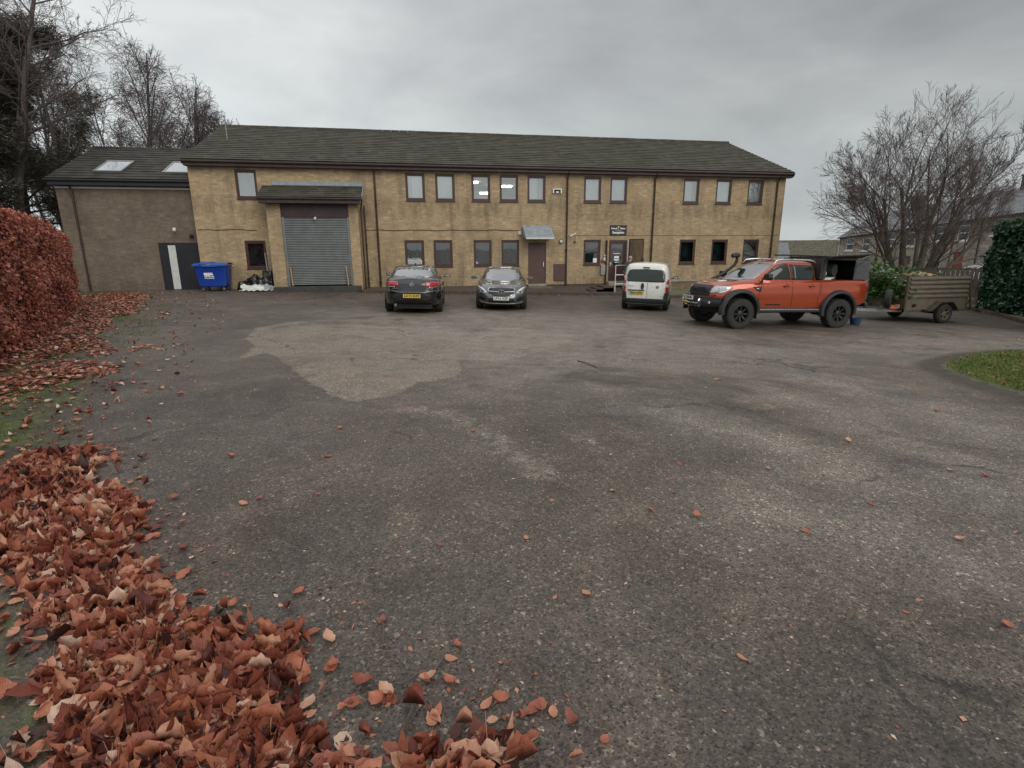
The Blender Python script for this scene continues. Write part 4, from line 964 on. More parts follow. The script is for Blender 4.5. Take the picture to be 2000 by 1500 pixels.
mb = MB(); mb.lathe([(.02, 0), (.02, .12)], 12, M=Matrix.Translation((xR+.1, 0, .0))); mb = MB()
mb.tube([(-.60, 0, 1.455), (-.68, 0, 1.505), (-.74, 0, 1.51)], [.03, .018, .004], 6); mb.build('aerial', MT['paint_black'], r)
mb = MB(); mb.tube([(xR+.25, .5, .30), (xR+.03, .5, .29)], .04, 12); mb.build('exhaust', MT['steel'], r, smooth=40)
place(r, .35, 19.33, R(84.8)); tilt(r)
CAR_A = r

# Car B: grey coupe saloon, front view
r, B, zt, W, xF, xR = saloon('parked_car', 'dark grey saloon facing the camera with a wide star grille', 'paint_grey', 4.63, .888, 1.43, 2.70, coupe=True)
CAR_B = r; silver_src = None
SILV = copy_tree(r)     # becomes the pale car far behind the trailer
gp_ = [(-.42, .60), (-.44, .70), (-.40, .755), (.40, .755), (.44, .70), (.42, .60), (.30, .52), (.15, .485), (-.15, .485), (-.30, .52)]
patch(B, [(-.45, .60), (-.47, .71), (-.42, .775), (.42, .775), (.47, .71), (.45, .60), (.32, .50), (.16, .465), (-.16, .465), (-.32, .50)], 'front', .004, .06, name='grille_frame', mat=MT['chrome'], parent=r)
gl_ = patch(B, gp_, 'front', .016, .06, name='grille', mat=MT['black'], parent=r)
h = B.ray_cast(Vector((5, 0, .63)), Vector((-1, 0, 0)))[0]; gx0 = h.x
mb = MB(); Mb = at_front(gx0+.035, .615)
mb.lathe([(.088, 0), (.09, .02), (.106, .02), (.108, 0)], 32, M=Mb @ Matrix.Rotation(R(90), 4, 'X'))
for k in range(3):
    a = R(90+120*k); mb.bar(Mb @ Vector((0, 0, .01)), Mb @ Vector((.095*math.cos(a), .095*math.sin(a), .008)), .016, .014)
o = mb.build('badge', MT['chrome'], gl_); 
mb = MB()
for s in (1, -1):
    q = []
    for k in range(8):
        y = s*(.11+.33*k/7); hh_ = B.ray_cast(Vector((5, y, .64+.012*k/7)), Vector((-1, 0, 0)))[0]; q.append(hh_+Vector((.028, 0, 0)))
    mb.tube(q, .017, 6)
mb.build('grille_bar', MT['silver'], gl_)
for s in (1, -1):
    pl = [(.50, .60), (.52, .66), (.62, .735), (.76, .80), (.84, .80), (.86, .70), (.82, .62), (.70, .575), (.58, .57)]
    o = patch(B, pl if s > 0 else mirror(pl), 'front', .010, .05, name='headlight', mat=MT['clear_lens'], parent=r)
    pl = [(.56, .685), (.66, .745), (.77, .79), (.80, .775), (.70, .71), (.60, .665)]
    patch(B, pl if s > 0 else mirror(pl), 'front', .016, .05, name='running_light', mat=MT['white_pvc'], parent=o)
    mb = MB()
    for yy, zz in ((.62, .63), (.745, .655)):
        hh_ = B.ray_cast(Vector((5, s*yy, zz)), Vector((-1, 0, 0)))[0]
        if hh_: mb.lathe([(.001, .0), (.035, .0), (.04, -.02)], 16, M=Matrix.Translation(hh_+Vector((.02, 0, 0))) @ Matrix.Rotation(R(-90), 4, 'Z'))
    mb.build('lamp', MT['black'], o)
    pl = [(.50, .40), (.56, .465), (.80, .50), (.84, .45), (.78, .36), (.56, .34)]
    patch(B, pl if s > 0 else mirror(pl), 'front', .006, .06, name='side_intake', mat=MT['black'], parent=r)
patch(B, [(-.46, .34), (-.38, .44), (.38, .44), (.46, .34), (.40, .28), (-.40, .28)], 'front', .006, .07, name='lower_intake', mat=MT['black'], parent=r)
patch(B, [(-.82, .30), (-.62, .255), (-.3, .235), (.3, .235), (.62, .255), (.82, .30), (.82, .325), (.60, .285), (.3, .265), (-.3, .265), (-.60, .285), (-.82, .325)], 'front', .02, .06, name='lip_trim', mat=MT['silver'], parent=r)
plate(r, 'LP16 XZF', at_front(xF+.018, .425, -2))
mb = MB(); h = B.ray_cast(Vector((xF-.36, 0, 3)), Vector((0, 0, -1)))[0]; mb.lathe([(.001, .004), (.03, .0)], 14, M=Matrix.Translation(h+Vector((0, 0, .004))) @ Matrix.Rotation(R(90), 4, 'X')); mb.build('bonnet_badge', MT['chrome'], r)
for s in (1, -1):  # bonnet creases
    mb = MB(); q = []
    for k in range(10):
        x = 2.0-.95*k/9; hh_ = B.ray_cast(Vector((x, s*(.36+.22*k/9), 3)), Vector((0, 0, -1)))[0]; q.append(hh_)
    mb.tube(q, .007, 5); mb.build('bonnet_crease', MT['paint_grey'], r, smooth=60)
place(r, 3.52, 20.33, R(-100.7)); tilt(r)

# pale car beyond the trailer
r = SILV; tag(r, 'silver car standing beyond the back of the trailer, mostly hidden', 'car'); place(r, 28.4, 22.9, R(150))
for o in [x for x in bpy.data.objects if x.parent == r]:
    if o.type == 'MESH' and o.data.materials and o.data.materials[0] == MT['paint_grey']:
        o.data = o.data.copy(); o.data.materials[0] = MT['paint_silver']

# ------------------------------------------------------------------ small white van, rear view
r = thing('small_van', 'small white van with twin rear doors and a dark rear window, backed towards us', 'van')
L, W, H = 3.86, .845, 1.70; xF, xR = L/2, -L/2; wr = .30
zt_s = smooth_tab([(xR, 1.02), (xR+.3, 1.02), (.6, 1.02), (1.1, .98), (1.5, .90), (1.8, .78), (xF, .70)]); zt = lambda x: interp(zt_s, x)
mb = MB(); shell(mb, [(0, xF-.12, xR+.08, W-.08), (.08, xF-.04, xR+.03, W-.02), (.3, xF, xR+.0, W), (.6, xF-.01, xR+.005, W), (.85, xF-.07, xR+.012, W-.008), (1, xF-.2, xR+.02, W-.03)], lambda x: .24, zt, N=80, M=8, nf=4, nr=8, crown=.02)
low = mb.build('body', MT['paint_white'], r, smooth=38)
ro = [(0, 1.25, xR+.015, W-.012), (.25, .98, xR+.035, W-.035), (.5, .70, xR+.065, W-.065), (.75, .42, xR+.10, W-.10), (.88, .26, xR+.135, W-.14), (.95, .12, xR+.18, W-.19), (1, -.05, xR+.28, W-.29)]
mb = MB(); shell(mb, ro, lambda x: .98, lambda x: interp([(xR, 1.66), (0, 1.69), (1.3, 1.66)], x), N=80, M=8, nf=5, nr=7, crown=.03); top = mb.build('roof', MT['paint_white'], r, smooth=40)
cut_cyl(low, [(x, wr, wr+.05, s*(W-.28) if s > 0 else -W-.3, W+.3 if s > 0 else -(W-.28)) for x in (1.24, -1.27) for s in (1, -1)])
mb = MB(); mb.box(xR+.1, xF-.3, -W+.3, W-.3, .17, .5); mb.build('underbody', MT['blackmatt'], r)
B = bvh_of(low, top)
patch(B, [(-.66, 1.06), (-.655, 1.25), (-.60, 1.42), (-.52, 1.455), (.0, 1.475), (.52, 1.455), (.60, 1.42), (.655, 1.25), (.66, 1.06), (.62, 1.025), (-.62, 1.025)], 'rear', .006, .08, name='rear_window', mat=MT['autoglass_side'], parent=r)
patch(B, [(-.62, 1.02), (-.54, 1.45), (.54, 1.45), (.62, 1.02)], 'front', .006, .1, name='windscreen', mat=MT['autoglass'], parent=r)
for sd in ('left', 'right'): patch(B, [(.9, 1.08), (.55, 1.48), (-.2, 1.5), (-.25, 1.06)], sd, .006, .1, name='side_window', mat=MT['autoglass_side'], parent=r)
for s in (1, -1):
    pl = [(.705, .66), (.70, .82), (.70, 1.04), (.76, 1.14), (.80, 1.12), (.825, 1.0), (.83, .70)]
    o = patch(B, pl if s > 0 else mirror(pl), 'rear', .010, .05, name='tail_light', mat=MT['red_lens'], parent=r)
    pl = [(.712, .84), (.712, .95), (.82, .95), (.825, .84)]
    patch(B, pl if s > 0 else mirror(pl), 'rear', .014, .05, name='reversing_lens', mat=MT['clear_lens'], parent=o)
    pl = [(.64, .42), (.67, .62), (.70, .68), (.84, .70), (.845, .40)]
    patch(B, pl if s > 0 else mirror(pl), 'rear', .008, .06, name='corner_guard', mat=MT['plastic'], parent=r)
patch(B, [(-.84, .27), (-.84, .43), (-.6, .44), (.6, .44), (.84, .43), (.84, .27)], 'rear', .03, .08, name='bumper', mat=MT['plastic'], parent=r, th=.05)
mb = MB(); q = [B.ray_cast(Vector((-5, -.07+.0*k, z)), Vector((1, 0, 0)))[0] for k, z in enumerate(np.linspace(.45, 1.50, 12))]; mb.tube(q, .007, 5)
for s in (1, -1):
    q = [B.ray_cast(Vector((-5, s*y, z)), Vector((1, 0, 0)))[0] for y, z in ((.63, .46), (.66, .62), (.68, .8), (.69, 1.05), (.66, 1.3), (.58, 1.5))]; mb.tube([p for p in q if p], .006, 5)
mb.build('door_seam', MT['black'], r)
mb = MB(); mb.prism([(.10+.055*math.cos(a), .87+.12*math.sin(a)) for a in np.linspace(0, 2*math.pi, 18)[:-1]], xR-.02, xR+.02, 'x'); mb.build('door_handle', MT['plastic'], r, bevel=.008)
mb = MB(); mb.box(xR-.03, xR+.02, .02, .60, .715, .745); mb.build('plate_lamp', MT['plastic'], r)
plate(r, 'FJ56 KPN', at_rear(xR-.008, .63, 0, .30), True, .50)
mb = MB(); mb.lathe([(.001, .008), (.05, .006), (.055, 0)], 18, M=Matrix.Translation((xR+.004, -.42, .86)) @ Matrix.Rotation(R(90), 4, 'Z')); mb.build('badge', MT['steel'], r)
mb = MB()
for k in range(7): mb.box(xR-.002, xR+.01, .60-k*.032, .62-k*.032-.004, .87, .885)
for k in range(4): mb.box(xR-.002, xR+.01, -.56-k*.03, -.54-k*.03, .54, .552)
mb.build('lettering', MT['steel'], r)
mb = MB(); mb.box(xR+.07, xR+.16, -.10, .12, 1.515, 1.545); mb.build('brake_light', MT['black'], r)
mirrors(r, .72, 1.12, W, 'plastic')
for x in (1.24, -1.27):
    for s in (1, -1): wheel(r, x, s*(W-.11), wr, .185, 'steel', 'rubber', .19, 8)
place(r, 9.27, 20.06, R(61.7)); tilt(r)
VAN = r

# ------------------------------------------------------------------ orange pickup, near side to the camera
r = thing('pickup_truck', 'orange double cab pickup on big black wheels with a black canopy', 'pickup truck')
PK = r; W = .92; xF, xR = 2.36, -2.80; wr = .42; AXF, AXR = 1.61, -1.70
zt_s = smooth_tab([(xR, 1.39), (-1.0, 1.39), (-.8, 1.37), (.9, 1.31), (1.1, 1.33), (1.5, 1.31), (2.0, 1.245), (2.25, 1.19), (xF, 1.12)]); zt = lambda x: interp(zt_s, x)
zb_ = lambda x: interp([(xR, .70), (-2.2, .60), (-1.0, .52), (1.2, .52), (1.9, .56), (xF, .62)], x)
lv = [(0, xF-.10, xR+.05, W-.07), (.06, xF-.03, xR+.01, W-.02), (.25, xF, xR, W+.004), (.5, xF, xR, W+.01), (.72, xF-.01, xR, W-.0), (.86, xF-.04, xR, W-.02), (.95, xF-.1, xR+.01, W-.05), (1, xF-.2, xR+.03, W-.10)]
mb = MB(); shell(mb, lv, zb_, zt, N=100, M=10, nf=5, nr=12, crown=.035); low = mb.build('body', MT['paint_orange'], r, smooth=38)
ro = [(0, 1.38, -1.02, W-.055), (.2, 1.17, -1.0, W-.085), (.42, .93, -.97, W-.12), (.65, .68, -.94, W-.16), (.83, .47, -.90, W-.205), (.93, .30, -.85, W-.25), (1, .06, -.72, W-.36)]
mb = MB(); shell(mb, ro, lambda x: 1.28, lambda x: 1.885, N=84, M=8, nf=5.5, nr=8, crown=.035); top = mb.build('cab_roof', MT['paint_orange'], r, smooth=40)
cut_cyl(low, [(x, wr+.07, wr+.10, W-.34 if s > 0 else -W-.3, W+.3 if s > 0 else -(W-.34)) for x in (AXF, AXR) for s in (1, -1)])
# load bed recess
mb = MB(); mb.box(-2.72, -1.06, -.76, .76, .8, 1.6); c = mb.build('cutter', MT['blackmatt']); md = low.modifiers.new('b', 'BOOLEAN'); md.object = c; md.operation = 'DIFFERENCE'; md.solver = 'EXACT'
dg = bpy.context.evaluated_depsgraph_get(); dg.update(); me = bpy.data.meshes.new_from_object(low.evaluated_get(dg)); low.modifiers.clear(); low.data = me; bpy.data.objects.remove(c)
me.polygons.foreach_set('use_smooth', [True]*len(me.polygons)); me.set_sharp_from_angle(angle=R(36))
B = bvh_of(low, top)
mb = MB(); mb.box(-2.55, 2.1, -.55, .55, .40, .60); mb.tube([(AXR, -.8, wr), (AXR, .8, wr)], .06, 8); mb.tube([(AXF, -.8, wr), (AXF, .8, wr)], .05, 8); mb.lathe([(.001, -.14), (.13, -.1), (.13, .1), (.001, .14)], 12, M=Matrix.Translation((AXR, .1, wr))); mb.build('chassis', MT['blackmatt'], r)
patch(B, [(-.70, 1.37), (-.66, 1.55), (-.58, 1.77), (-.3, 1.815), (.3, 1.815), (.58, 1.77), (.66, 1.55), (.70, 1.37), (.3, 1.34), (-.3, 1.34)], 'front', .006, .09, name='windscreen', mat=MT['autoglass'], parent=r)
patch(B, [(-.62, 1.42), (-.58, 1.74), (.58, 1.74), (.62, 1.42)], 'rear', .006, .1, name='rear_window', mat=MT['autoglass_side'], parent=r)
for sd in ('left', 'right'):
    s = 1 if sd == 'left' else -1
    patch(B, [(.95, 1.375), (.80, 1.50), (.50, 1.72), (.36, 1.79), (.06, 1.805), (.0, 1.375)], sd, .006, .09, name='side_window', mat=MT['autoglass_side'], parent=r)
    patch(B, [(-.12, 1.375), (-.10, 1.795), (-.68, 1.785), (-.78, 1.74), (-.84, 1.42), (-.80, 1.375)], sd, .006, .09, name='side_window', mat=MT['autoglass_side'], parent=r)
    patch(B, [(-.03, 1.372), (.01, 1.80), (-.09, 1.80), (-.11, 1.372)], sd, .008, .1, name='door_pillar', mat=MT['black'], parent=r)
    # broad black arch flares
    for ax in (AXF, AXR):
        ro_, ri = wr+.21, wr+.10; zc = wr+.07; pts = []
        a0, a1 = (R(-14), R(190)) if ax == AXR else (R(-10), R(186))
        mb = MB(); n = 26; vs_ = []
        for k in range(n+1):
            a = a0+(a1-a0)*k/n; c, sn = math.cos(a), math.sin(a)
            fl = .0
            for (rr, yy) in ((ro_, W-.04), (ro_, W+.03), (ro_-.03, W+.085), (ri+.02, W+.10), (ri-.005, W+.085), (ri-.005, W-.06)):
                vs_.append((ax+rr*c*1.02, s*yy, zc+rr*sn*(.98)))
        fs_ = [(k*6+j, k*6+j+1, (k+1)*6+j+1, (k+1)*6+j) for k in range(n) for j in range(5)]+[(0, 1, 2, 3, 4, 5), tuple(n*6+q for q in (5, 4, 3, 2, 1, 0))]
        mb.add(vs_, fs_); mb.build('wheel_arch', MT['plastic'], r, smooth=35)
        mb = MB(); xx = ax-(wr+.12); mb.box(xx-.012, xx+.012, s*(W-.24) if s > 0 else -(W+.05), (W+.05) if s > 0 else -(W-.24), .28, .62); mb.build('mudflap', MT['rubber'], r)
    mb = MB(); mb.tube([(1.02, s*(W+.03), .50), (.9, s*(W+.06), .50), (-.9, s*(W+.06), .50), (-1.02, s*(W+.03), .50)], .04, 8); mb.build('side_step', MT['plastic'], r, smooth=40)
    mb = MB(); mb.tube([(.98, s*(W+.035), .545), (-1.0, s*(W+.035), .545)], .012, 6); mb.build('step_strip', MT['silver'], r)
    for hx in (.14, -.72):
        mb = MB(); mb.lathe([(.001, -.004), (.055, .0), (.06, .006)], 16, M=Matrix.Translation((hx+.02, s*(W+.002), 1.195))); mb.tube([(hx-.08, s*(W-.01), 1.21), (hx-.05, s*(W+.03), 1.215), (hx+.09, s*(W+.03), 1.215), (hx+.12, s*(W-.01), 1.21)], .017, 6); mb.build('door_handle', MT['paint_orange'], r, smooth=45)
    mb = MB()
    for pts in (((1.0, .60), (1.04, .9), (.98, 1.15), (.90, 1.32)), ((-.06, .56), (-.06, .9), (-.06, 1.35)), ((-.98, 1.35), (-.98, 1.0), (-.93, .85), (-1.02, .62)), ((-1.03, 1.36), (-1.03, .95)), ((1.0, .58), (-.9, .57))):
        q = []
        for k in range(12):
            u = k/11*(len(pts)-1); i = min(int(u), len(pts)-2); f = u-i; x = pts[i][0]*(1-f)+pts[i+1][0]*f; z = pts[i][1]*(1-f)+pts[i+1][1]*f
            hh_ = B.ray_cast(Vector((x, s*3, z)), Vector((0, -s, 0)))
            if hh_[0]: q.append(hh_[0])
        if len(q) > 2: mb.tube(q, .007, 5)
    mb.build('door_seam', MT['black'], r)
    patch(B, [(1.24, 1.17), (.98, 1.17), (.99, 1.06), (1.06, 1.04)], sd, .012, .06, name='fender_vent', mat=MT['black'], parent=r)
    patch(B, [(1.16, 1.135), (1.05, 1.135), (1.05, 1.095), (1.10, 1.09)], sd, .022, .06, name='vent_badge', mat=MT['silver'], parent=r)
    patch(B, [(.80, .66), (.80, .70), (.30, .70), (.30, .66)], sd, .006, .08, name='door_lettering', mat=MT['fascia'], parent=r)
    # roof rails
    mb = MB(); mb.tube([(.50, s*(W-.22), 1.80), (.42, s*(W-.245), 1.90), (.2, s*(W-.26), 1.925), (-.08, s*(W-.27), 1.935)], [.012, .022, .026, .022], 8); mb.tube([(-.12, s*(W-.27), 1.935), (-.72, s*(W-.27), 1.925), (-.86, s*(W-.26), 1.90), (-.93, s*(W-.25), 1.86)], [.022, .024, .02, .012], 8); mb.build('roof_rail', MT['silver'], r, smooth=40)
    # lights
    pl = [(.50, .98), (.52, 1.08), (.60, 1.165), (.82, 1.17), (.84, 1.10), (.82, 1.04), (.70, .99), (.56, .95)]
    pl2 = [(2.20, .98), (2.19, 1.15), (1.85, 1.165), (1.92, 1.11), (2.05, 1.03)]
    patch(B, pl if s > 0 else mirror(pl), 'front', .012, .05, name='headlight', mat=MT['clear_lens'], parent=r)
    patch(B, pl2, sd, .014, .05, name='headlight', mat=MT['clear_lens'], parent=r)
    pl2 = [(2.20, .965), (2.19, 1.0), (2.04, 1.05), (1.93, 1.125), (1.87, 1.16), (1.90, 1.10), (2.04, 1.01)]
    patch(B, pl2, sd, .019, .05, name='light_strip', mat=MT['white_pvc'], parent=r)
    pl = [(xR+.0, 1.0), (xR+.0, 1.30), (xR+.16, 1.28), (xR+.13, 1.06)]
    patch(B, pl, sd, .012, .06, name='tail_light', mat=MT['red_lens'], parent=r)
for s in (1, -1):
    x, z, y = .90, 1.44, W-.03
    mb = MB(); mb.prism([(s*(y+.04), z-.08), (s*(y+.25), z-.085), (s*(y+.28), z-.0), (s*(y+.26), z+.10), (s*(y+.08), z+.105), (s*(y+.03), z+.03)][::s], x-.06, x+.08, 'x'); mb.bar((x, s*(y-.06), z-.06), (x, s*(y+.1), z-.05), .07, .05)
    mb.build('wing_mirror', MT['black'], r, bevel=.03)
# grille with raised letters
gr_ = patch(B, [(-.50, .93), (-.52, 1.05), (-.48, 1.175), (.48, 1.175), (.52, 1.05), (.50, .93), (.42, .88), (-.42, .88)], 'front', .02, .06, name='grille', mat=MT['plastic'], parent=r, th=.05)
text_part('grille_lettering', 'RANGER', .15, MT['blackmatt'], gr_, at_front(xF+.03, 1.045, -2), .006, .006, width=.80)
# winch bumper
mb = MB()
mb.prism([(-.92, -.32), (-.86, .14), (-.55, .30), (.55, .30), (.86, .14), (.92, -.32), (.80, -.32), (.6, -.1), (-.6, -.1), (-.80, -.32)], 0, .01, 'z')
mb = MB()
def bp(u, v_):
    y = -.93+1.86*u; x = xF+.14-.30*max(0, abs(y)-.42)**1.1/.51*1.0; z = .57+.27*v_; return (x+(.05*math.sin(math.pi*min(1, v_*1.2)))-.09*(1-v_)*.6, y, z-(.0 if abs(y) < .5 else -.10*(abs(y)-.5)*(1-v_)))
mb.grid(bp, 30, 6)
mb.grid(lambda u, v_: tuple(Vector(bp(u, 1))*(1-v_)+Vector((xF-.12-.3*max(0, abs(-.93+1.86*u)-.5), (-.93+1.86*u)*.99, .86))*v_), 30, 1)
mb.grid(lambda u, v_: tuple(Vector(bp(u, 0))*(1-v_)+Vector((xF-.35-.2*max(0, abs(-.93+1.86*u)-.5), (-.93+1.86*u)*.95, .56))*v_), 30, 1)
bu = mb.build('winch_bumper', MT['plastic'], r, smooth=40)
mb = MB()
pts = [(xF+.22, -.40, .79), (xF+.25, -.42, .74), (xF+.25, -.40, .66), (xF+.25, .40, .66), (xF+.25, .42, .74), (xF+.22, .40, .79)]
mb.tube(pts, .022, 8); mb.box(xF+.10, xF+.235, .26, .40, .60, .79); mb.box(xF+.10, xF+.235, -.40, -.3, .62, .79); mb.box(xF+.05, xF+.22, -.42, .42, .565, .60)
mb.build('winch_frame', MT['chrome'], bu, smooth=40)
mb = MB(); mb.tube([(xF+.27, -.10, .66), (xF+.31, -.15, .70), (xF+.30, -.21, .66), (xF+.30, -.18, .61), (xF+.28, -.12, .60)], .019, 8); mb.build('tow_hook', MT['plate_yellow'], bu, smooth=40)
plate(r, 'RJ DENN', at_front(xF+.27, .80, -3) @ Matrix.Translation((-.10, 0, 0)))
for s in (1, -1):
    mb = MB(); mb.lathe([(.001, .0), (.035, .0), (.045, -.03)], 14, M=Matrix.Translation((xF+.075, s*.64, .70)) @ Matrix.Rotation(R(-90), 4, 'Z')); mb.build('fog_lamp', MT['clear_lens'], bu)
# snorkel on the far side
mb = MB(); mb.tube([(1.45, -W-.02, 1.22), (1.3, -W-.05, 1.30), (.98, -W+.0, 1.46), (.66, -W+.04, 1.72), (.60, -W+.06, 1.86), (.60, -W+.06, 1.98)], [.05, .05, .045, .045, .05, .055], 10)
mb.tube([(.54, -W+.06, 2.02), (.66, -W+.06, 2.03), (.78, -W+.06, 2.0)], [.07, .08, .065], 10); mb.build('snorkel', MT['plastic'], r, smooth=50)
mb = MB(); mb.tube([(.05, 0, 1.92), (.0, 0, 1.97)], [.02, .008], 6); mb.build('aerial', MT['black'], r)
mb = MB(); mb.box(xR-.10, xR-.0, -.80, .80, .60, .72); mb.build('rear_bumper', MT['plastic'], r, bevel=.02)
mb = MB(); mb.tube([(-1.0, 0, .62), (xR-.1, 0, .50), (xR-.25, 0, .50)], .04, 8); mb.build('tow_bar', MT['steel'], r)
for x in (AXF, AXR):
    for s in (1, -1): wheel(r, x, s*(W-.05), wr, .29, 'black', 'tread', .235, 8, chunky=True)
# canopy over the load bed
cp = []
z0, z1 = 1.405, 1.955; ca, cb = -1.06, -2.72; yw = .80
mb = MB(); mb.box(ca-.02, ca+.02, -yw, yw, z0, z1); 
for k in range(11): mb.box(ca+.021, ca+.034, -yw, yw, z0+.02+k*.05, z0+.045+k*.05)
mb.build('canopy_headboard', MT['canopy'], r)
def ribbed(x0, x1, y, s):
    mb = MB(); mb.box(x0, x1, y-.012, y+.012, z0, z1)
    k = 0
    while z0+.03+k*.055 < z1-.04: mb.box(x0+.02, x1-.02, y+s*.0125, y+s*.028, z0+.03+k*.055, z0+.06+k*.055) if s > 0 else mb.box(x0+.02, x1-.02, y-.028, y-.0125, z0+.03+k*.055, z0+.06+k*.055); k += 1
    return mb
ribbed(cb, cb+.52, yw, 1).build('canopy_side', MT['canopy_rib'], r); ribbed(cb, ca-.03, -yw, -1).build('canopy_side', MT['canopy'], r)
mb = MB(); mb.box(ca-.14, ca-.025, yw-.012, yw+.012, z0, z1); 
for k in range(10): mb.box(ca-.13, ca-.035, yw+.0125, yw+.024, z0+.03+k*.055, z0+.06+k*.055)
mb.build('canopy_side', MT['canopy'], r)
mb = MB(); mb.box(cb, ca, -yw-.01, yw+.01, z1+.002, z1+.03); mb.build('canopy_top', MT['canopy'], r)
mb = MB(); mb.box(cb-.015, cb+.005, -yw, yw, z0, z1); mb.build('canopy_door', MT['canopy'], r)
mb = MB(); hA = [Vector((ca-.02, yw+.0, z1+.035)), Vector((cb+.52, yw+.0, z1+.035)), Vector((cb+.52, yw+.55, z1+.17)), Vector((ca-.02, yw+.55, z1+.10))]
mb.add([*hA, *[p+Vector((0, 0, .025)) for p in hA]], [(0, 3, 2, 1), (4, 5, 6, 7), (0, 1, 5, 4), (1, 2, 6, 5), (2, 3, 7, 6), (3, 0, 4, 7)]); ht = mb.build('raised_hatch', MT['canopy'], r)
mb = MB(); mb.tube([(cb+.55, yw, 1.72), (cb+.45, yw+.34, z1+.06)], .012, 6); mb.build('gas_strut', MT['steel'], ht)
mb = MB()
for yy in (-.62, -.22): mb.tube([(-.55, yy, 2.06), (-1.2, yy, 2.065), (cb-.75, yy, 2.045)], .022, 8)
for xx in (-1.15, -1.9, -2.6): mb.bar((xx, -.7, z1+.035), (xx, -.15, z1+.035), .04, .05); mb.bar((xx, -.62, z1+.03), (xx, -.62, 2.05), .03, .03); mb.bar((xx, -.22, z1+.03), (xx, -.22, 2.05), .03, .03)
for k in range(11): mb.tube([(-.6-k*.28, -.62, 2.06), (-.6-k*.28, -.22, 2.06)], .012, 6)
o = mb.build('ladder', MT['black'], None, smooth=40); LAD = o
# load inside the canopy: things of their own, set down with the truck below
LOAD = []
mb = MB(); mb.box(-1.95, -1.45, .05, .45, .99, 1.50); mb.box(-1.90, -1.5, .1, .4, 1.50, 1.56); LOAD.append(tag(mb.build('toolbox', MT['plastic'], None, bevel=.03), 'dark lidded toolbox inside the open canopy of the orange pickup', 'toolbox'))
mb = MB(); mb.box(-1.50, -1.22, .52, .74, 1.38, 1.44); mb.box(-1.62, -1.45, .50, .72, 1.42, 1.455); LOAD.append(tag(mb.build('white_tray', MT['white_pvc'], None, bevel=.02), 'white tray low in the open canopy of the orange pickup', 'tray'))
mb = MB(); mb.lathe([(.001, -.12), (.07, -.11), (.085, 0), (.07, .11), (.001, .12)], 14, M=Matrix.Translation((-1.25, .60, 1.56)) @ Matrix.Rotation(R(70), 4, 'Z')); LOAD.append(tag(mb.build('white_bottle', MT['white_pvc'], None, smooth=50), 'rounded white container above the tray in the pickup canopy', 'container'))
mb = MB(); mb.lathe([(.001, -.2), (.17, -.18), (.20, 0), (.17, .18), (.001, .2)], 14, M=Matrix.Translation((-1.72, .35, 1.66)) @ Matrix.Rotation(R(20), 4, 'Z')); LOAD.append(tag(mb.build('kit_bag', MT['jacket'], None, smooth=60), 'dark rounded kit bag on the toolbox under the raised canopy hatch', 'bag'))
place(r, 10.70, 14.78, R(182.8)); tilt(r)
PKM = Matrix.Translation(r.location) @ r.rotation_euler.to_matrix().to_4x4()
for o in LOAD+[LAD]: o.data.transform(PKM)
tag(LAD, 'black ladder strapped on the canopy rack of the orange pickup', 'ladder')
mk('bucket_blue', (.008, .06, .11), .5)
mb = MB(); q = PKM @ Vector((xR-.22, .35, 0)); mb.lathe([(.001, .0), (.13, 0), (.165, .20), (.15, .20), (.14, .03), (.001, .03)], 24, M=Matrix.Translation((q.x, q.y, g(q.x, q.y)+.01)) @ Matrix.Rotation(R(90), 4, 'X')); tag(mb.build('bucket', MT['bucket_blue'], None, smooth=40), 'blue plastic bucket on the ground behind the pickup rear wheel', 'bucket')
# ================================================================== trailer and what it carries
r = thing('livestock_trailer', 'olive brown box trailer with ribbed sides and open front hitched behind the orange pickup', 'trailer', (17.4, 15.85, g(17.4, 15.85)))
def lz(x, y): return 0
HW = .76   # half width; x forward = towards the truck (-X world)
tb = lambda *a, **k: None
mb = MB(); n = 5
xa, xb = -1.42, 1.02   # local x of front and rear end
mb.box(xa, xb, -HW, HW, .46, .50); mb.box(xa, xb, -HW-.02, -HW+.05, .38, .46); mb.box(xa, xb, HW-.05, HW+.02, .38, .46)
mb.build('floor', MT['trailer'], r)
def side(y, s):
    mb = MB(); mb.box(xa+.02, xb, y-.012, y+.012, .46, 1.52)
    for k in range(5):
        z = .86+k*.145; mb.prism([(y+s*.0125, z-.035), (y+s*.055, z-.01), (y+s*.055, z+.035), (y+s*.0125, z+.075)][::s], xa+.09, xb-.05, 'x')
    mb.box(xa+.02, xb, y+s*.0125-.0, y+s*.03, 1.48, 1.54) if s > 0 else mb.box(xa+.02, xb, y-.03, y-.0125, 1.48, 1.54)
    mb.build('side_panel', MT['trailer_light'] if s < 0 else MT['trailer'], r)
side(-HW, -1); side(HW, 1)
for y in (-HW-.02, HW-.05):
    for x in (xa, xb-.04): mb = MB(); mb.box(x, x+.07, y-.006, y+.076, .38, 1.575); mb.build('corner_post', MT['trailer'], r)
mb = MB(); mb.box(xa-.012, xa+.012, -HW+.06, HW-.06, .46, .80); mb.build('front_panel', MT['trailer'], r)
for z in (1.50, 1.43): mb = MB(); mb.box(xa-.015, xa+.025, -HW+.05, HW-.05, z, z+.035); mb.build('front_rail', MT['trailer_light'], r)
mb = MB(); mb.box(xb, xb+.03, -HW, HW, .42, 1.50); mb.build('tailgate', MT['trailer'], r)
mb = MB(); mb.tube([(xb+.03, -HW, .45), (xb+.12, -HW, .40)], .015, 5); mb.bar((xb-.02, -HW-.03, 1.3), (xb+.20, -HW-.03, .42), .05, .05); mb.build('ramp_brace', MT['trailer'], r)
mb = MB()
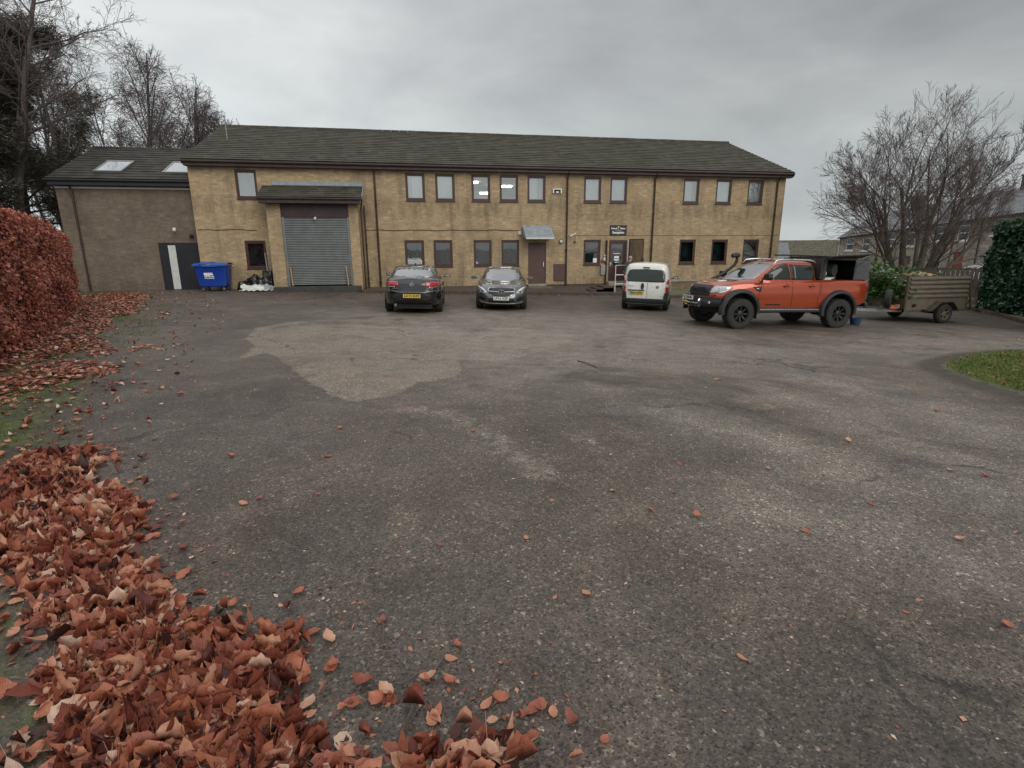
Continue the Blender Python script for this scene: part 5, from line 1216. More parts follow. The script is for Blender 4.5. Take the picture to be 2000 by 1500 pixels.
for y in (-.35, .35): mb.bar((xa+.3, y*1.6, .40), (xa-1.3, y*.12, .44), .06, .09)
mb.bar((xa-1.2, 0, .44), (xa-1.85, 0, .47), .06, .08); mb.box(xa-1.95, xa-1.75, -.05, .05, .44, .56); mb.box(xa-.55, xa-.0, -.5, .5, .455, .475)
mb.build('drawbar', MT['steel'], r)
mb = MB(); mb.tube([(xa-1.45, .09, .75), (xa-1.45, .09, .2)], .025, 8); mb.lathe([(.001, -.03), (.09, -.03), (.09, .03), (.001, .03)], 16, M=Matrix.Translation((xa-1.45, .09, .14))); mb.build('jockey_wheel', MT['steel'], r)
for s in (1, -1):
    y0, y1 = (HW+.02, HW+.26) if s > 0 else (-HW-.26, -HW-.02)
    P = [(-.52, .46), (-.24, .70), (.22, .70), (.44, .46)]
    mb = MB()
    for (a, b), (c, d) in zip(P[:-1], P[1:]): mb.add([(a, y0, b), (a, y1, b), (c, y1, d), (c, y0, d), (a, y0, b+.02), (a, y1, b+.02), (c, y1, d+.02), (c, y0, d+.02)], [(0, 1, 2, 3), (4, 7, 6, 5), (0, 4, 5, 1), (3, 2, 6, 7), (0, 3, 7, 4), (1, 5, 6, 2)])
    mb.bar((-.52, (y0+y1)/2, .455), (-.74, (y0+y1)/2, .455), .24, .02)
    mb.bar((.44, (y0+y1)/2, .455), (.78, (y0+y1)/2, .452), .24, .02)
    mb.build('mudguard', MT['trailer'], r)
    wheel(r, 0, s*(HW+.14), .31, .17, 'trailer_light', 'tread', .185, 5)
mb = MB(); mb.tube([(0, -HW-.1, .31), (0, HW+.1, .31)], .035, 8); mb.build('axle', MT['blackmatt'], r)
# spare wheel stood on the drawbar deck
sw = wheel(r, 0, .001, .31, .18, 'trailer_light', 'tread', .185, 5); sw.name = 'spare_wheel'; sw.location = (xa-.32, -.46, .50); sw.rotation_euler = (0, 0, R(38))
mb = MB(); mb.box(xa+.30, xa+.38, -HW-.09, -HW-.03, .56, .64); mb.build('side_lamp', MT['black'], r)
mb = MB(); mb.box(xa-.03, xa-.018, -.62, -.46, .50, .62); mb.build('front_reflector', MT['white_trim'], r)
TR = r
mb = MB(); c = r.location
for (dx, dy, sx, sy, h) in ((-1.78, -.62, .34, .10, .06), (-1.66, -.50, .22, .12, .11)): mb.box(c.x+dx, c.x+dx+sx, c.y+dy, c.y+dy+sy, c.z+.48, c.z+.48+h)
tag(mb.build('tool_case', MT['orange_junk'], None, bevel=.02), 'small orange tool case lying on the trailer drawbar beside the spare wheel', 'tool case')
mb = MB(); mb.grid(lambda u, v_: (c.x-.95+.9*u, c.y-.55+.75*v_, c.z+1.56+.09*math.sin(math.pi*u)*math.sin(math.pi*v_)+.02*math.sin(u*17+v_*11)), 18, 14)
o = mb.build('folded_sack', MT['wood'], None, smooth=60); md = o.modifiers.new('s', 'SOLIDIFY'); md.thickness = .03; tag(o, 'folded tan sack lying on top of the trailer load', 'sack')

# ------------------------------------------------------------------ leaves, generic
SIMPLE_V = np.array([(-.5, 0, 0), (-.1, -.30, .05), (.5, 0, -.02), (-.1, .30, .05)]); SIMPLE_F = np.array([(0, 1, 2), (0, 2, 3)])
def leaf_template(n=7):
    V = []; vein = []
    for i in range(n+1):
        t = i/n; w_ = .36*math.sin(math.pi*min(1, t**.85))**.8*(1+(.10 if i % 2 else -.06)); w_ = max(w_, .008)
        V += [(t-.5, -w_, 0), (t-.5, 0, 0), (t-.5, w_, 0)]; vein += [t+.9*w_, t, t+.9*w_]
    F = []
    for i in range(n):
        b = i*3; F += [(b, b+1, b+4, b+3), (b+1, b+2, b+5, b+4)]
    V = V+[(-.5, -.006, 0), (-.5, .006, 0), (-.72, .005, .03), (-.72, -.005, .03)]; vein += [0]*4; b = (n+1)*3; F.append((b, b+1, b+2, b+3))
    return np.array(V), np.array(F), np.array(vein)
LEAF_V, LEAF_F, LEAF_W = leaf_template()
def rand_rot(n, tilt, nrm=None):
    """rotation matrices: leaf plane tilted from horizontal (or from the plane of nrm) by up to tilt radians"""
    az = NR.uniform(0, 2*np.pi, n); tl = NR.uniform(0, 1, n)**.8*tilt; ta = NR.uniform(0, 2*np.pi, n)
    N = np.stack([np.sin(tl)*np.cos(ta), np.sin(tl)*np.sin(ta), np.cos(tl)], -1)
    if nrm is not None:
        N = nrm+NR.normal(0, tilt, (n, 3)); N /= np.linalg.norm(N, axis=1)[:, None]
    X_ = np.stack([np.cos(az), np.sin(az), NR.normal(0, .4 if nrm is not None else 0, n)], -1); X_ -= (X_*N).sum(1)[:, None]*N; X_ /= np.linalg.norm(X_, axis=1)[:, None]+1e-9
    Y_ = np.cross(N, X_); return np.stack([X_, Y_, N], -1)
def leaves(name, pos, size, mat, tilt=.5, nrm=None, tmpl=None, tint=None, curl=0.0, aspect=None):
    n = len(pos); V0, F0_ = (SIMPLE_V, SIMPLE_F) if tmpl is None else tmpl[:2]
    Rm = rand_rot(n, tilt, nrm); V = np.repeat(V0[None], n, 0).copy()
    if aspect is not None: V[:, :, 1] *= aspect[:, None]
    if curl:
        a = NR.normal(curl, curl*1.2, n)[:, None]; b = NR.normal(.25, .35, n)[:, None]; c = NR.normal(0, .5, n)[:, None]
        V[:, :, 2] += a*V[:, :, 0]**2*1.6+b*np.abs(V[:, :, 1])*.9+c*V[:, :, 0]*V[:, :, 1]+.02*np.sin(V[:, :, 0]*22+a*9)*np.abs(V[:, :, 1])*3
        fold = NR.uniform(0, 1, n) < .22; V[fold, :, 2] += np.abs(V[fold, :, 1])*1.5; V[fold, :, 1] *= .45
        torn = NR.uniform(0, 1, n) < .25; lim = NR.uniform(-.1, .3, n)[:, None]; V[:, :, 0] = np.where(torn[:, None] & (V[:, :, 0] > lim), lim+.12*np.sin(V[:, :, 1]*40), V[:, :, 0])
    V *= size[:, None, None]; W_ = np.einsum('nij,nkj->nki', Rm, V)+pos[:, None, :]
    k = len(V0); F = (F0_[None]+np.arange(n)[:, None, None]*k).reshape(-1, F0_.shape[1])
    tint = NR.uniform(0, 1, n) if tint is None else tint
    at_ = {'tint': np.repeat(tint, k)}
    if tmpl is not None: at_['vein'] = np.tile(tmpl[2], n)
    return np_mesh(name, W_.reshape(-1, 3), F, mat, at_, smooth=tmpl is not None)
def sample_poly(poly, dens):
    P = np.array(poly); lo, hi = P.min(0), P.max(0); n = int(dens*(hi-lo).prod()); q = NR.uniform(lo, hi, (n, 2)); return q[inside(poly, q[:, 0], q[:, 1])]
def fbm(x, y, s, seed=0):
    v = np.zeros(len(x))
    for i in range(4):
        f = s*2**i; v += np.sin(x*f*1.3+seed+i*2.1+1.7*np.sin(y*f*.9+i))*np.cos(y*f*1.1-seed*1.7+i+1.3*np.sin(x*f*.8))/1.6**i
    return v/2.0

# leaf drifts along the hedge side: near piles with detailed leaves
near = [[(-500, 1700), (-200, 1500), (30, 1500), (85, 1400), (70, 1330), (100, 1290), (60, 1210), (20, 1130), (-100, 1120), (-120, 1000), (10, 915), (60, 890), (130, 885), (200, 880), (203, 905), (168, 940), (250, 962), (277, 995), (280, 1045), (262, 1085), (322, 1112), (308, 1150), (345, 1172), (400, 1205), (470, 1220), (590, 1235), (603, 1275), (588, 1335), (572, 1400), (640, 1440), (712, 1475), (740, 1620), (400, 1900)],
        [(770, 1560), (778, 1470), (830, 1425), (870, 1440), (905, 1455), (960, 1440), (1008, 1440), (1022, 1500), (1000, 1600)]]
def drift(name, label, polys, dens, hmax, wd, size, detail, tint_lo=0, thin=.35):
    allp = []
    for px in polys:
        poly = wpoly(px); q = sample_poly(poly, dens); x, y = q[:, 0], q[:, 1]; dd = pdist(poly, x, y)
        edge = np.clip(dd/wd, 0, 1); keep = NR.uniform(0, 1, len(x)) < np.clip(thin*.5+(1.2-thin*.5)*np.clip(edge+.55*fbm(x, y, 5.5, 9.0)*(1-edge), 0, 1), 0, 1)*np.clip(.95+.6*fbm(x, y, 2.4, 3.0), .12, 1)
        x, y, edge = x[keep], y[keep], edge[keep]; h = hmax*edge*(.6+.4*fbm(x, y, 3.1, 1.0))
        z = G(x, y)+.012+np.clip(h, 0, 1)*NR.uniform(.15, 1, len(x)); allp.append(np.stack([x, y, z], -1))
    pos = np.concatenate(allp); n = len(pos); sz = np.clip(NR.normal(size, size*.30, n), size*.3, size*1.35)
    tint = np.clip(NR.normal(.46, .27, n)+.12*fbm(pos[:, 0], pos[:, 1], 2.6, 7), 0, 1)
    if detail: o = leaves(name, pos, sz, MT['litter'], .80, tmpl=(LEAF_V, LEAF_F, LEAF_W), tint=tint, curl=.62, aspect=NR.uniform(.6, 1.15, n))
    else: o = leaves(name, pos, sz, MT['litter'], .55, tint=tint)
    return tag(o, label, 'leaf litter', kind='stuff')
drift('leaf_drift', 'thick drift of dry copper beech leaves in the near left corner', near[:1], 2100, .065, .30, .086, True)
drift('leaf_drift', 'small heap of dry beech leaves at the bottom edge of the asphalt', near[1:], 2100, .055, .12, .088, True, thin=.6)
drift('leaf_fragments', 'small broken leaf pieces mixed into the near leaf drift', near[:1], 1500, .07, .30, .034, True)
far = [[(-400, 830), (-100, 760), (0, 735), (60, 715), (150, 702), (205, 708), (247, 716), (240, 728), (150, 748), (60, 765), (0, 800), (-300, 900)],
       [(158, 578), (240, 572), (292, 575), (285, 588), (262, 600), (280, 612), (215, 622), (230, 640), (190, 655), (215, 672), (150, 690), (120, 700), (60, 712), (0, 735), (-300, 800), (-300, 640), (60, 600)],
       [(160, 690), (200, 676), (240, 682), (215, 694), (175, 700)], [(245, 683), (268, 674), (310, 674), (300, 682), (262, 687)], [(309, 612), (322, 607), (336, 611), (326, 617)], [(-300, 1000), (0, 915), (60, 925), (20, 960), (0, 1000)],
       [(130, 770), (155, 762), (150, 775)], [(230, 600), (285, 590), (292, 596), (240, 607)]]
drift('leaf_drift', 'long drift of fallen copper leaves along the foot of the beech hedge', far, 520, .07, .25, .085, False)
# feathered fringe round the near drift and the gap towards the hedge
fr_ = []
for px in near:
    poly = wpoly(px); P_ = np.array(poly); lo, hi = P_.min(0)-.5, P_.max(0)+.5; n = int(260*(hi-lo).prod()); q = NR.uniform(lo, hi, (n, 2)); dd = pdist(poly, q[:, 0], q[:, 1]); ok = ~inside(poly, q[:, 0], q[:, 1]) & (NR.uniform(0, 1, n) < np.exp(-dd/.075)); fr_.append(q[ok])
fr_.append(sample_poly(wpoly([(-200, 1180), (30, 1180), (95, 1300), (60, 1500), (-200, 1600)]), 38)); fr_.append(sample_poly(wpoly([(-200, 800), (150, 750), (235, 720), (190, 880), (60, 900), (-200, 960)]), 42))
q = np.concatenate(fr_); n = len(q)
o = leaves('leaf_scatter', np.stack([q[:, 0], q[:, 1], G(q[:, 0], q[:, 1])+.012], -1), np.clip(NR.normal(.06, .018, n), .02, .095), MT['litter'], .3, tmpl=(LEAF_V, LEAF_F, LEAF_W), curl=.3, aspect=NR.uniform(.6, 1.1, n), tint=np.clip(NR.normal(.5, .27, n), 0, 1))
tag(o, 'loose single leaves thinning out round the edges of the near drift', 'leaf litter', kind='stuff')
# thin scatter on the moss and asphalt at the left, and under the right hand hedge
q = sample_poly([(-9, 4), (-2.6, 2.2), (-2.2, 5), (-3.3, 9), (-4.6, 15), (-6.5, 21), (-8.6, 26.5), (-14, 26.8), (-12, 22), (-7, 12)], 9)
o = leaves('leaf_scatter', np.stack([q[:, 0], q[:, 1], G(q[:, 0], q[:, 1])+.015], -1), NR.uniform(.05, .095, len(q)), MT['litter'], .35, tmpl=(LEAF_V, LEAF_F, LEAF_W), curl=.3, aspect=NR.uniform(.7, 1.1, len(q)), tint=np.clip(NR.normal(.6, .25, len(q)), 0, 1))
tag(o, 'thin scatter of dry leaves over the mossy strip beside the hedge', 'leaf litter', kind='stuff')
q1 = sample_poly([(9, 6), (15, 6), (20, 14), (12, 9)], 1.3); q2 = sample_poly([(-3, 24.2), (12, 24.0), (12, 25.15), (-3, 25.15)], 9); q3 = sample_poly([(-12, 22), (2, 18), (4, 24), (-8, 26)], .9); q4 = sample_poly(island, 16)
q = np.concatenate([q1, q2, q3, q4])
o = leaves('leaf_scatter', np.stack([q[:, 0], q[:, 1], G(q[:, 0], q[:, 1])+.05*soft(island, q[:, 0], q[:, 1], .5)+.02], -1), NR.uniform(.04, .085, len(q)), MT['litter'], .4, tmpl=(LEAF_V, LEAF_F, LEAF_W), curl=.3, aspect=NR.uniform(.7, 1.1, len(q)), tint=np.clip(NR.normal(.72, .2, len(q)), 0, 1))
tag(o, 'sparse pale leaves along the kerb and on the grass island', 'leaf litter', kind='stuff')
# fine grit, husks and twiglets over the near asphalt
q = sample_poly([(-3, .8), (6, .8), (10, 8), (0, 12), (-4, 8)], 34)
o = leaves('grit', np.stack([q[:, 0], q[:, 1], G(q[:, 0], q[:, 1])+.004], -1), NR.uniform(.006, .022, len(q))*np.where(NR.uniform(0, 1, len(q)) < .08, 2.0, 1), MT['litter'], .5, tint=np.clip(NR.normal(.7, .3, len(q)), 0, 1))
tag(o, 'fine leaf crumbs and grit strewn over the near asphalt', 'grit', kind='stuff')
cr = sample_poly(wpoly([(-200, 1600), (-60, 900), (260, 860), (420, 1080), (700, 1160), (1100, 1330), (1180, 1600)]), 420)
o = leaves('leaf_crumbs', np.stack([cr[:, 0], cr[:, 1], G(cr[:, 0], cr[:, 1])+.005], -1), np.clip(NR.exponential(.010, len(cr)), .003, .03), MT['litter'], .6, tint=np.clip(NR.normal(.45, .3, len(cr)), 0, 1))
tag(o, 'broken leaf crumbs and soil round the edge of the leaf drift', 'leaf crumbs', kind='stuff')
# single leaves on the open asphalt
spots = [(857, 1065), (1028, 1053), (1573, 1040), (1875, 1055), (1270, 998), (1328, 908), (1197, 960), (1315, 964), (1655, 862), (450, 893), (507, 974), (475, 985), (622, 967), (228, 943), (665, 838), (640, 893), (952, 1378), (978, 1365), (752, 1352), (738, 1370), (765, 1368), (880, 1290), (893, 1262), (835, 1330), (878, 1336), (1040, 1388), (1080, 1396), (583, 1160), (640, 1250), (650, 1305), (747, 1213), (1145, 1162), (1965, 1222), (1855, 920), (1924, 932), (1830, 803), (1400, 742), (1018, 632), (1500, 918), (457, 1182), (690, 1375), (850, 1405), (925, 843), (305, 612), (1360, 1010), (1700, 985), (1450, 1290), (1180, 1450)]
protos = []
for k in range(5):
    V = LEAF_V.copy(); a, b, c = .5+.25*k, .3+.12*k, .5*(-1)**k; V[:, 1] *= .75+.08*k; V[:, 2] += a*V[:, 0]**2+b*np.abs(V[:, 1])+c*V[:, 0]*V[:, 1]; V[:, 2] -= V[:, 2].min()
    protos.append(np_mesh('fallen_leaf', V, LEAF_F, MT['litter'], {'tint': np.full(len(V), (.45, .72, .55, .85, .62)[k]), 'vein': LEAF_W}, True))
for i, (u, v) in enumerate(spots):
    o = protos[i] if i < 5 else protos[i % 5].copy()
    if i >= 5: COL.objects.link(o)
    x, y = at(u, v); s = rnd.uniform(.042, .068) if v > 900 else rnd.uniform(.06, .09)
    if v > 1240 and u < 1100: s = rnd.uniform(.055, .085)
    o.location = (x, y, g(x, y)+.006); o.scale = (s, s, s); o.rotation_euler = (rnd.uniform(-.35, .35), rnd.uniform(-.3, .3), rnd.uniform(0, 6.28))
    tag(o, 'single curled dry beech leaf lying on the open asphalt', 'leaf', 'single leaves on the open asphalt')
for pts, lab in (([(1128, 706), (1145, 711), (1166, 719)], 'dark bent twig on the pale worn asphalt in front of the cars'), ([(785, 1342), (820, 1322), (850, 1310), (868, 1290)], 'thin curved twig on the asphalt near the small leaf heap'), ([(785, 1440), (800, 1405), (812, 1378)], 'short twig leaning at the left of the small leaf heap'), ([(748, 1262), (750, 1235), (746, 1215)], 'pale stalk lying upright towards the leaf drift')):
    mb = MB(); W_ = [at(u, v) for u, v in pts]; mb.tube([(x, y, g(x, y)+.012+.01*(i % 2)) for i, (x, y) in enumerate(W_)], [.005 if pts[0][1] > 900 else .009]*len(W_), 6); tag(mb.build('twig', MT['bark_twig'], None), lab, 'twig')
# loose stones
# grass blades on the island and tufts on the mossy strip
BV = np.array([(-.09, 0, 0), (.09, 0, 0), (.03, .12, .75), (0, .35, 1.0)]); BF = np.array([(0, 1, 2, 3)])
def blades(name, q, h0, h1, label, zoff=0):
    n = len(q); az = NR.uniform(0, 6.28, n); s = NR.uniform(h0, h1, n); c, sn = np.cos(az), np.sin(az)
    V = np.repeat(BV[None], n, 0); V[:, :, 1] *= NR.uniform(.3, 2.2, n)[:, None]; x = V[:, :, 0]*c[:, None]-V[:, :, 1]*sn[:, None]; y = V[:, :, 0]*sn[:, None]+V[:, :, 1]*c[:, None]
    P = np.stack([x*s[:, None]+q[:, :1], y*s[:, None]+q[:, 1:2], V[:, :, 2]*s[:, None]+(G(q[:, 0], q[:, 1])+zoff)[:, None]], -1)
    o = np_mesh(name, P.reshape(-1, 3), (BF[None]+np.arange(n)[:, None, None]*4).reshape(-1, 4), MT['grass_blade'], {'tint': np.repeat(np.clip(NR.normal(.5+.25*fbm(q[:, 0], q[:, 1], 1.5), .22), 0, 1), 4)})
    return tag(o, label, 'grass', kind='stuff')
q = sample_poly(island, 2600); dd = pdist(island, q[:, 0], q[:, 1]); q = q[(NR.uniform(0, 1, len(q)) < np.clip(dd/.35, .05, 1)*np.clip(.9+.6*fbm(q[:, 0], q[:, 1], 1.9, 5), .15, 1))]
blades('grass', q, .025, .075, 'short green grass growing on the island at the right edge', .045)
q = sample_poly([(-9, 4), (-3.0, 2.2), (-2.9, 5), (-4.3, 9), (-6.0, 15), (-8, 21), (-12, 24), (-8, 14)], 420); q = q[fbm(q[:, 0], q[:, 1], 1.3, 2) > .05]
blades('grass', q, .015, .045, 'sparse low grass and moss along the foot of the hedge')
q = sample_poly([(-6.5, 4.5), (-3.6, 3.2), (-3.2, 5.2), (-5.0, 9.5), (-6.2, 9.0)], 900); q = q[fbm(q[:, 0], q[:, 1], 1.1, 4) > -.1]
blades('grass', q, .012, .038, 'short mossy turf between the leaf drifts at the left edge')
q = sample_poly([(11.8, 24.4), (19.5, 22.4), (20, 26), (11.8, 26.3)], 260); blades('grass', q, .03, .10, 'rough grass wedge at the right end of the long building', .08)

# ================================================================== hedges
def hedge(name, label, path, depth_dir, thick, hfun, dens, leafmat, size, tilt, coremat, seed=0, tintf=None, bulge=.16):
    """path: front foot line; leaves on front, top, back and both ends of an uneven body around a dark twiggy core"""
    rt = thing(name, label, 'hedge', (path[0][0], path[0][1], g(*path[0])))
    P = np.array(path, float); seg = np.hypot(*(P[1:]-P[:-1]).T); cum = np.r_[0, np.cumsum(seg)]; Ltot = cum[-1]; dv = np.array(depth_dir)/np.hypot(*depth_dir)
    def foot(s): return np.stack([np.interp(s, cum, P[:, 0]), np.interp(s, cum, P[:, 1])], -1)
    def surf(s, t):  # t 0..1 around: front foot -> front top -> back top -> back foot
        H = hfun(s)+.10*fbm(s, s*0, 1.7, seed); f = foot(s); arc = 2*H+thick; a = t*arc
        front = a < H; top = (~front) & (a < H+thick)
        w_ = np.where(front, 0, np.where(top, a-H, thick)); z = np.where(front, a, np.where(top, H, arc-a))
        rnd_ = .12*np.clip((z-(H-.35))/.35, 0, 1)**2; w2 = w_+np.where(front, rnd_, np.where(top, 0, -rnd_))
        z = z-np.where(top, .18*((w_/thick-.5)*2)**4, 0)
        b = bulge*fbm(s+z*.6, z*1.4+t*3, 1.25, seed+2)+.05*fbm(s, z, 6, seed)
        n2 = np.where(front, -1, np.where(top, 0, 1)); x = f+dv[None]*(w2+n2*b)[:, None]
        zz = z+np.where(top, b, 0); nrm = np.stack([dv[0]*n2, dv[1]*n2, np.where(top, 1., .25)], -1)
        return np.concatenate([x, (G(x[:, 0], x[:, 1])+zz)[:, None]], 1), nrm
    Hm = float(hfun(np.array([Ltot/2]))[0]); area = Ltot*(2*Hm+thick); n = int(area*dens)
    p1, n1 = surf(NR.uniform(0, Ltot, n), NR.uniform(0, 1, n))
    # ends
    ne = int(thick*Hm*dens*1.2); E = []; EN = []
    tdir = [(P[0]-P[1])/seg[0], (P[-1]-P[-2])/seg[-1]]
    for k, s0 in ((0, 0.), (1, Ltot)):
        w_ = NR.uniform(0, thick, ne); H = hfun(np.full(ne, s0)); z = NR.uniform(0, 1, ne)*(H-.12*((w_/thick-.5)*2)**4); f = foot(np.full(ne, s0)); b = bulge*fbm(w_*2, z*2, 1.3, seed+k)+.1-.05*np.clip((z/H-.75)*4, 0, 1)
        x = f+dv[None]*w_[:, None]+tdir[k][None]*b[:, None]; E.append(np.concatenate([x, (G(x[:, 0], x[:, 1])+z)[:, None]], 1)); EN.append(np.tile([tdir[k][0], tdir[k][1], .2], (ne, 1)))
    pos = np.concatenate([p1]+E); nr = np.concatenate([n1]+EN); nr /= np.linalg.norm(nr, axis=1)[:, None]
    pos = pos-nr*(NR.uniform(0, 1, len(pos))**1.6*.22)[:, None]+NR.normal(0, .025, pos.shape)
    gap = NR.uniform(0, 1, len(pos)) < np.clip(1.25+.9*fbm(pos[:, 0]+pos[:, 1]*.8, pos[:, 2]*1.3, 2.6, seed+6), .25, 1); pos, nr = pos[gap], nr[gap]
    stray = NR.uniform(0, 1, len(pos)) < .03; pos[stray] += nr[stray]*NR.uniform(0, .13, (stray.sum(), 1))
    m_ = len(pos); tint = np.clip(NR.normal(.47, .22, m_)+.16*fbm(pos[:, 0]+pos[:, 1], pos[:, 2]*1.5, 1.1, seed+4), 0, 1)
    o = leaves('foliage', pos, NR.uniform(.75, 1.25, m_)*size, leafmat, tilt, nrm=nr, tint=tint); wp(o, rt)
    mb = MB()
    for k in NR.randint(0, len(pos), int(Ltot*70)):
        p = Vector(pos[k]); n_ = Vector(nr[k]); q = p-n_*.35; e = p+n_*NR.uniform(.02, .16)+Vector((NR.normal(0, .05), NR.normal(0, .05), NR.uniform(.0, .12))); mb.tube([q, p, e], [.008, .006, .003], 3, caps=False)
    wp(mb.build('twigs', MT['bark_twig'], None), rt)
    # core
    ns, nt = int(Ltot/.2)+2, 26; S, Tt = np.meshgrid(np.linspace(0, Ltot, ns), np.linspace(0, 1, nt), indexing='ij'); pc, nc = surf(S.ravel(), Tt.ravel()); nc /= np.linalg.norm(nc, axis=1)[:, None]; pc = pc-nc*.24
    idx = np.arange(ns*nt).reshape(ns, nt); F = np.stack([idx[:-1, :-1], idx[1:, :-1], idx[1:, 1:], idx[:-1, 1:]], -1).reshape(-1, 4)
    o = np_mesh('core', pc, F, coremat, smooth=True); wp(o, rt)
    return rt
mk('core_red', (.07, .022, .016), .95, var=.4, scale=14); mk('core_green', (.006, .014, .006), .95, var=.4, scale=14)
hedge('beech_hedge', 'tall clipped beech hedge holding coppery brown winter leaves', [(-4.9, 3.0), (-5.25, 6.0), (-5.75, 8.6), (-6.75, 10.9), (-8.0, 14.2), (-9.8, 18.6), (-10.9, 20.9)], (-1, -.25), 1.5, lambda s: 2.78-.022*s, 620, MT['beech_leaf'], .085, .55, MT['core_red'], 1.0)
hedge('laurel_hedge', 'big glossy dark green laurel hedge at the right edge', [(22.1, 17.6), (21.4, 16.2), (20.6, 14.4), (19.6, 12.4), (18.6, 10.4)], (1, -.5), 2.2, lambda s: 3.25+.12*np.clip(s, 0, 3), 430, MT['laurel'], .15, .6, MT['core_green'], 5.0, bulge=.28)
# kerb and verge under the laurel
KP = [at(u, v) for u, v in ((1690, 592), (1800, 597), (1905, 605), (2000, 633), (2150, 690))]
KP = [(16.5, 20.9), (20.5, 19.6), (22.3, 18.0), (21.2, 16.0), (20.0, 14.3), (18.2, 11.9), (17.2, 10.4)]
mb = MB()
for a, b in zip(KP[:-1], KP[1:]):
    n = max(1, int(math.dist(a, b)/.9))
    for i in range(n):
        p = Vector(a).lerp(Vector(b), i/n); q_ = Vector(a).lerp(Vector(b), (i+.985)/n); mb.bar((p.x, p.y, g(p.x, p.y)+.01), (q_.x, q_.y, g(q_.x, q_.y)+.01), .13, .24)
tag(mb.build('kerb', MT['kerb'], None, bevel=.015), kind='structure')
mb = MB(); nn = len(KP)
for (a, b) in zip(KP[:-1], KP[1:]):
    pass
vv = [(*p, g(*p)+.115) for p in KP]+[(p[0]+3.5, p[1]+(2.0 if i < 3 else -1.0), g(p[0]+3.5, p[1])+.17) for i, p in enumerate(KP)]
mb.add(vv, [(i, i+1, nn+i+1, nn+i) for i in range(nn-1)]); tag(mb.build('verge', MT['mossy'], None), kind='structure')

# ================================================================== trees
def grow(mb, tips, p, d, L, r, lv, P, rng):
    ns = P['nseg'][lv]; pts = [p]; rad = [r]; st = L/ns; q = p; dirs = [d]
    for i in range(ns):
        if P.get('env') and lv > 0:
            e = P['env']; w = Vector(((q.x-e[0])/e[3], (q.y-e[1])/e[4], (q.z-e[2])/e[5]))
            if w.length > 1.0+rng.uniform(-.10, .10): break
        d = (d+Vector((rng.gauss(0, 1), rng.gauss(0, 1), rng.gauss(0, 1)))*P['wob'][lv]+Vector((0, 0, P['up'][lv]))).normalized()
        q = q+d*st; pts.append(q); dirs.append(d); rad.append(max(r*(1-(i+1)/ns*(1-P['taper'][lv])), P.get('rmin', .006)))
    if len(pts) < 2: return
    mb[0 if lv <= P['trunk_lv'] else 1].tube(pts, rad, P['sides'][lv], caps=False)
    ns = len(pts)-1
    if lv+1 >= len(P['nseg']): tips.append((pts[-1], d)); return
    nc = P['kids'][lv]; nc = max(1, int(round(nc*rng.uniform(.8, 1.2))))
    for k in range(nc):
        f = P['start'][lv]+(1-P['start'][lv])*((k+rng.random())/nc); i = min(int(f*ns), ns-1); a = pts[i].lerp(pts[i+1], f*ns-i); ax = dirs[i+1]
        pr_ = ax.cross(Vector((rng.gauss(0, 1), rng.gauss(0, 1), rng.gauss(0, 1)))).normalized(); an = P['ang'][lv]*rng.uniform(.65, 1.3)
        nd = (ax*math.cos(an)+pr_*math.sin(an)).normalized(); rr = rad[i]*(1-(f*ns-i))+rad[i+1]*(f*ns-i)
        grow(mb, tips, a, nd, L*P['ratio'][lv]*rng.uniform(.7, 1.15)*(1-.35*f), rr*P['rr'][lv], lv+1, P, rng)
def tree(name, label, base, stems, P, seed, bark='bark', twig='bark_twig', group=None, foliage=None, z=None):
    rt = thing(name, label, 'tree', (base[0], base[1], g(*base) if z is None else z), group=group); rng = random.Random(seed); mbs = [MB(), MB()]; tips = []
    for off, d, L, r0 in stems: grow(mbs, tips, Vector(off), Vector(d).normalized(), L, r0, 0, P, rng)
    mbs[0].build('trunk', MT[bark], rt, smooth=60); mbs[1].build('crown', MT[twig], rt, smooth=60)
    if foliage: foliage(rt, tips, rng)
    return rt
PB = dict(nseg=[6, 6, 6, 5, 4], wob=[.05, .07, .09, .11, .12], up=[.02, .03, .035, .03, .02], taper=[.30, .28, .3, .35, .6], sides=[9, 6, 4, 3, 3], kids=[6, 7, 6, 6, 0], start=[.42, .2, .12, .08, 0], ang=[.66, .62, .58, .52, .5], ratio=[.92, .66, .60, .58, .5], rr=[.48, .48, .5, .55, .6], trunk_lv=0, rmin=.0055, env=(.45, -.35, 4.9, 5.3, 4.9, 4.75))
tree('bare_tree', 'large bare many stemmed tree with mossy trunks rising behind the trailer', (25.0, 23.6),
     [((-0.36, -0.07, -.2), (-0.13, -0.05, 0.99), 5.2, 0.20), ((0.37, 0.03, -.2), (0.24, 0.04, 0.97), 5.2, 0.21), ((-0.38, 0.03, -.2), (-0.50, 0.07, 0.87), 4.9, 0.15), ((0.38, 0.00, -.2), (0.53, 0.00, 0.85), 5.0, 0.19), ((0.00, 0.20, -.2), (0.00, 0.47, 0.88), 4.8, 0.14), ((-0.00, -0.20, -.2), (-0.00, -0.47, 0.88), 4.8, 0.13), ((0.38, -0.02, -.2), (0.74, -0.06, 0.67), 4.4, 0.14), ((-0.27, 0.14, -.2), (-0.24, 0.24, 0.94), 5.0, 0.13), ((0.27, 0.14, -.2), (0.24, 0.24, 0.94), 5.0, 0.14), ((-0.38, -0.03, -.2), (-0.71, -0.10, 0.69), 4.3, 0.11), ((-0.13, -0.19, -.2), (-0.25, -0.70, 0.67), 4.0, 0.10)], PB, 5).scale = (1.03, 1.03, 1.06)
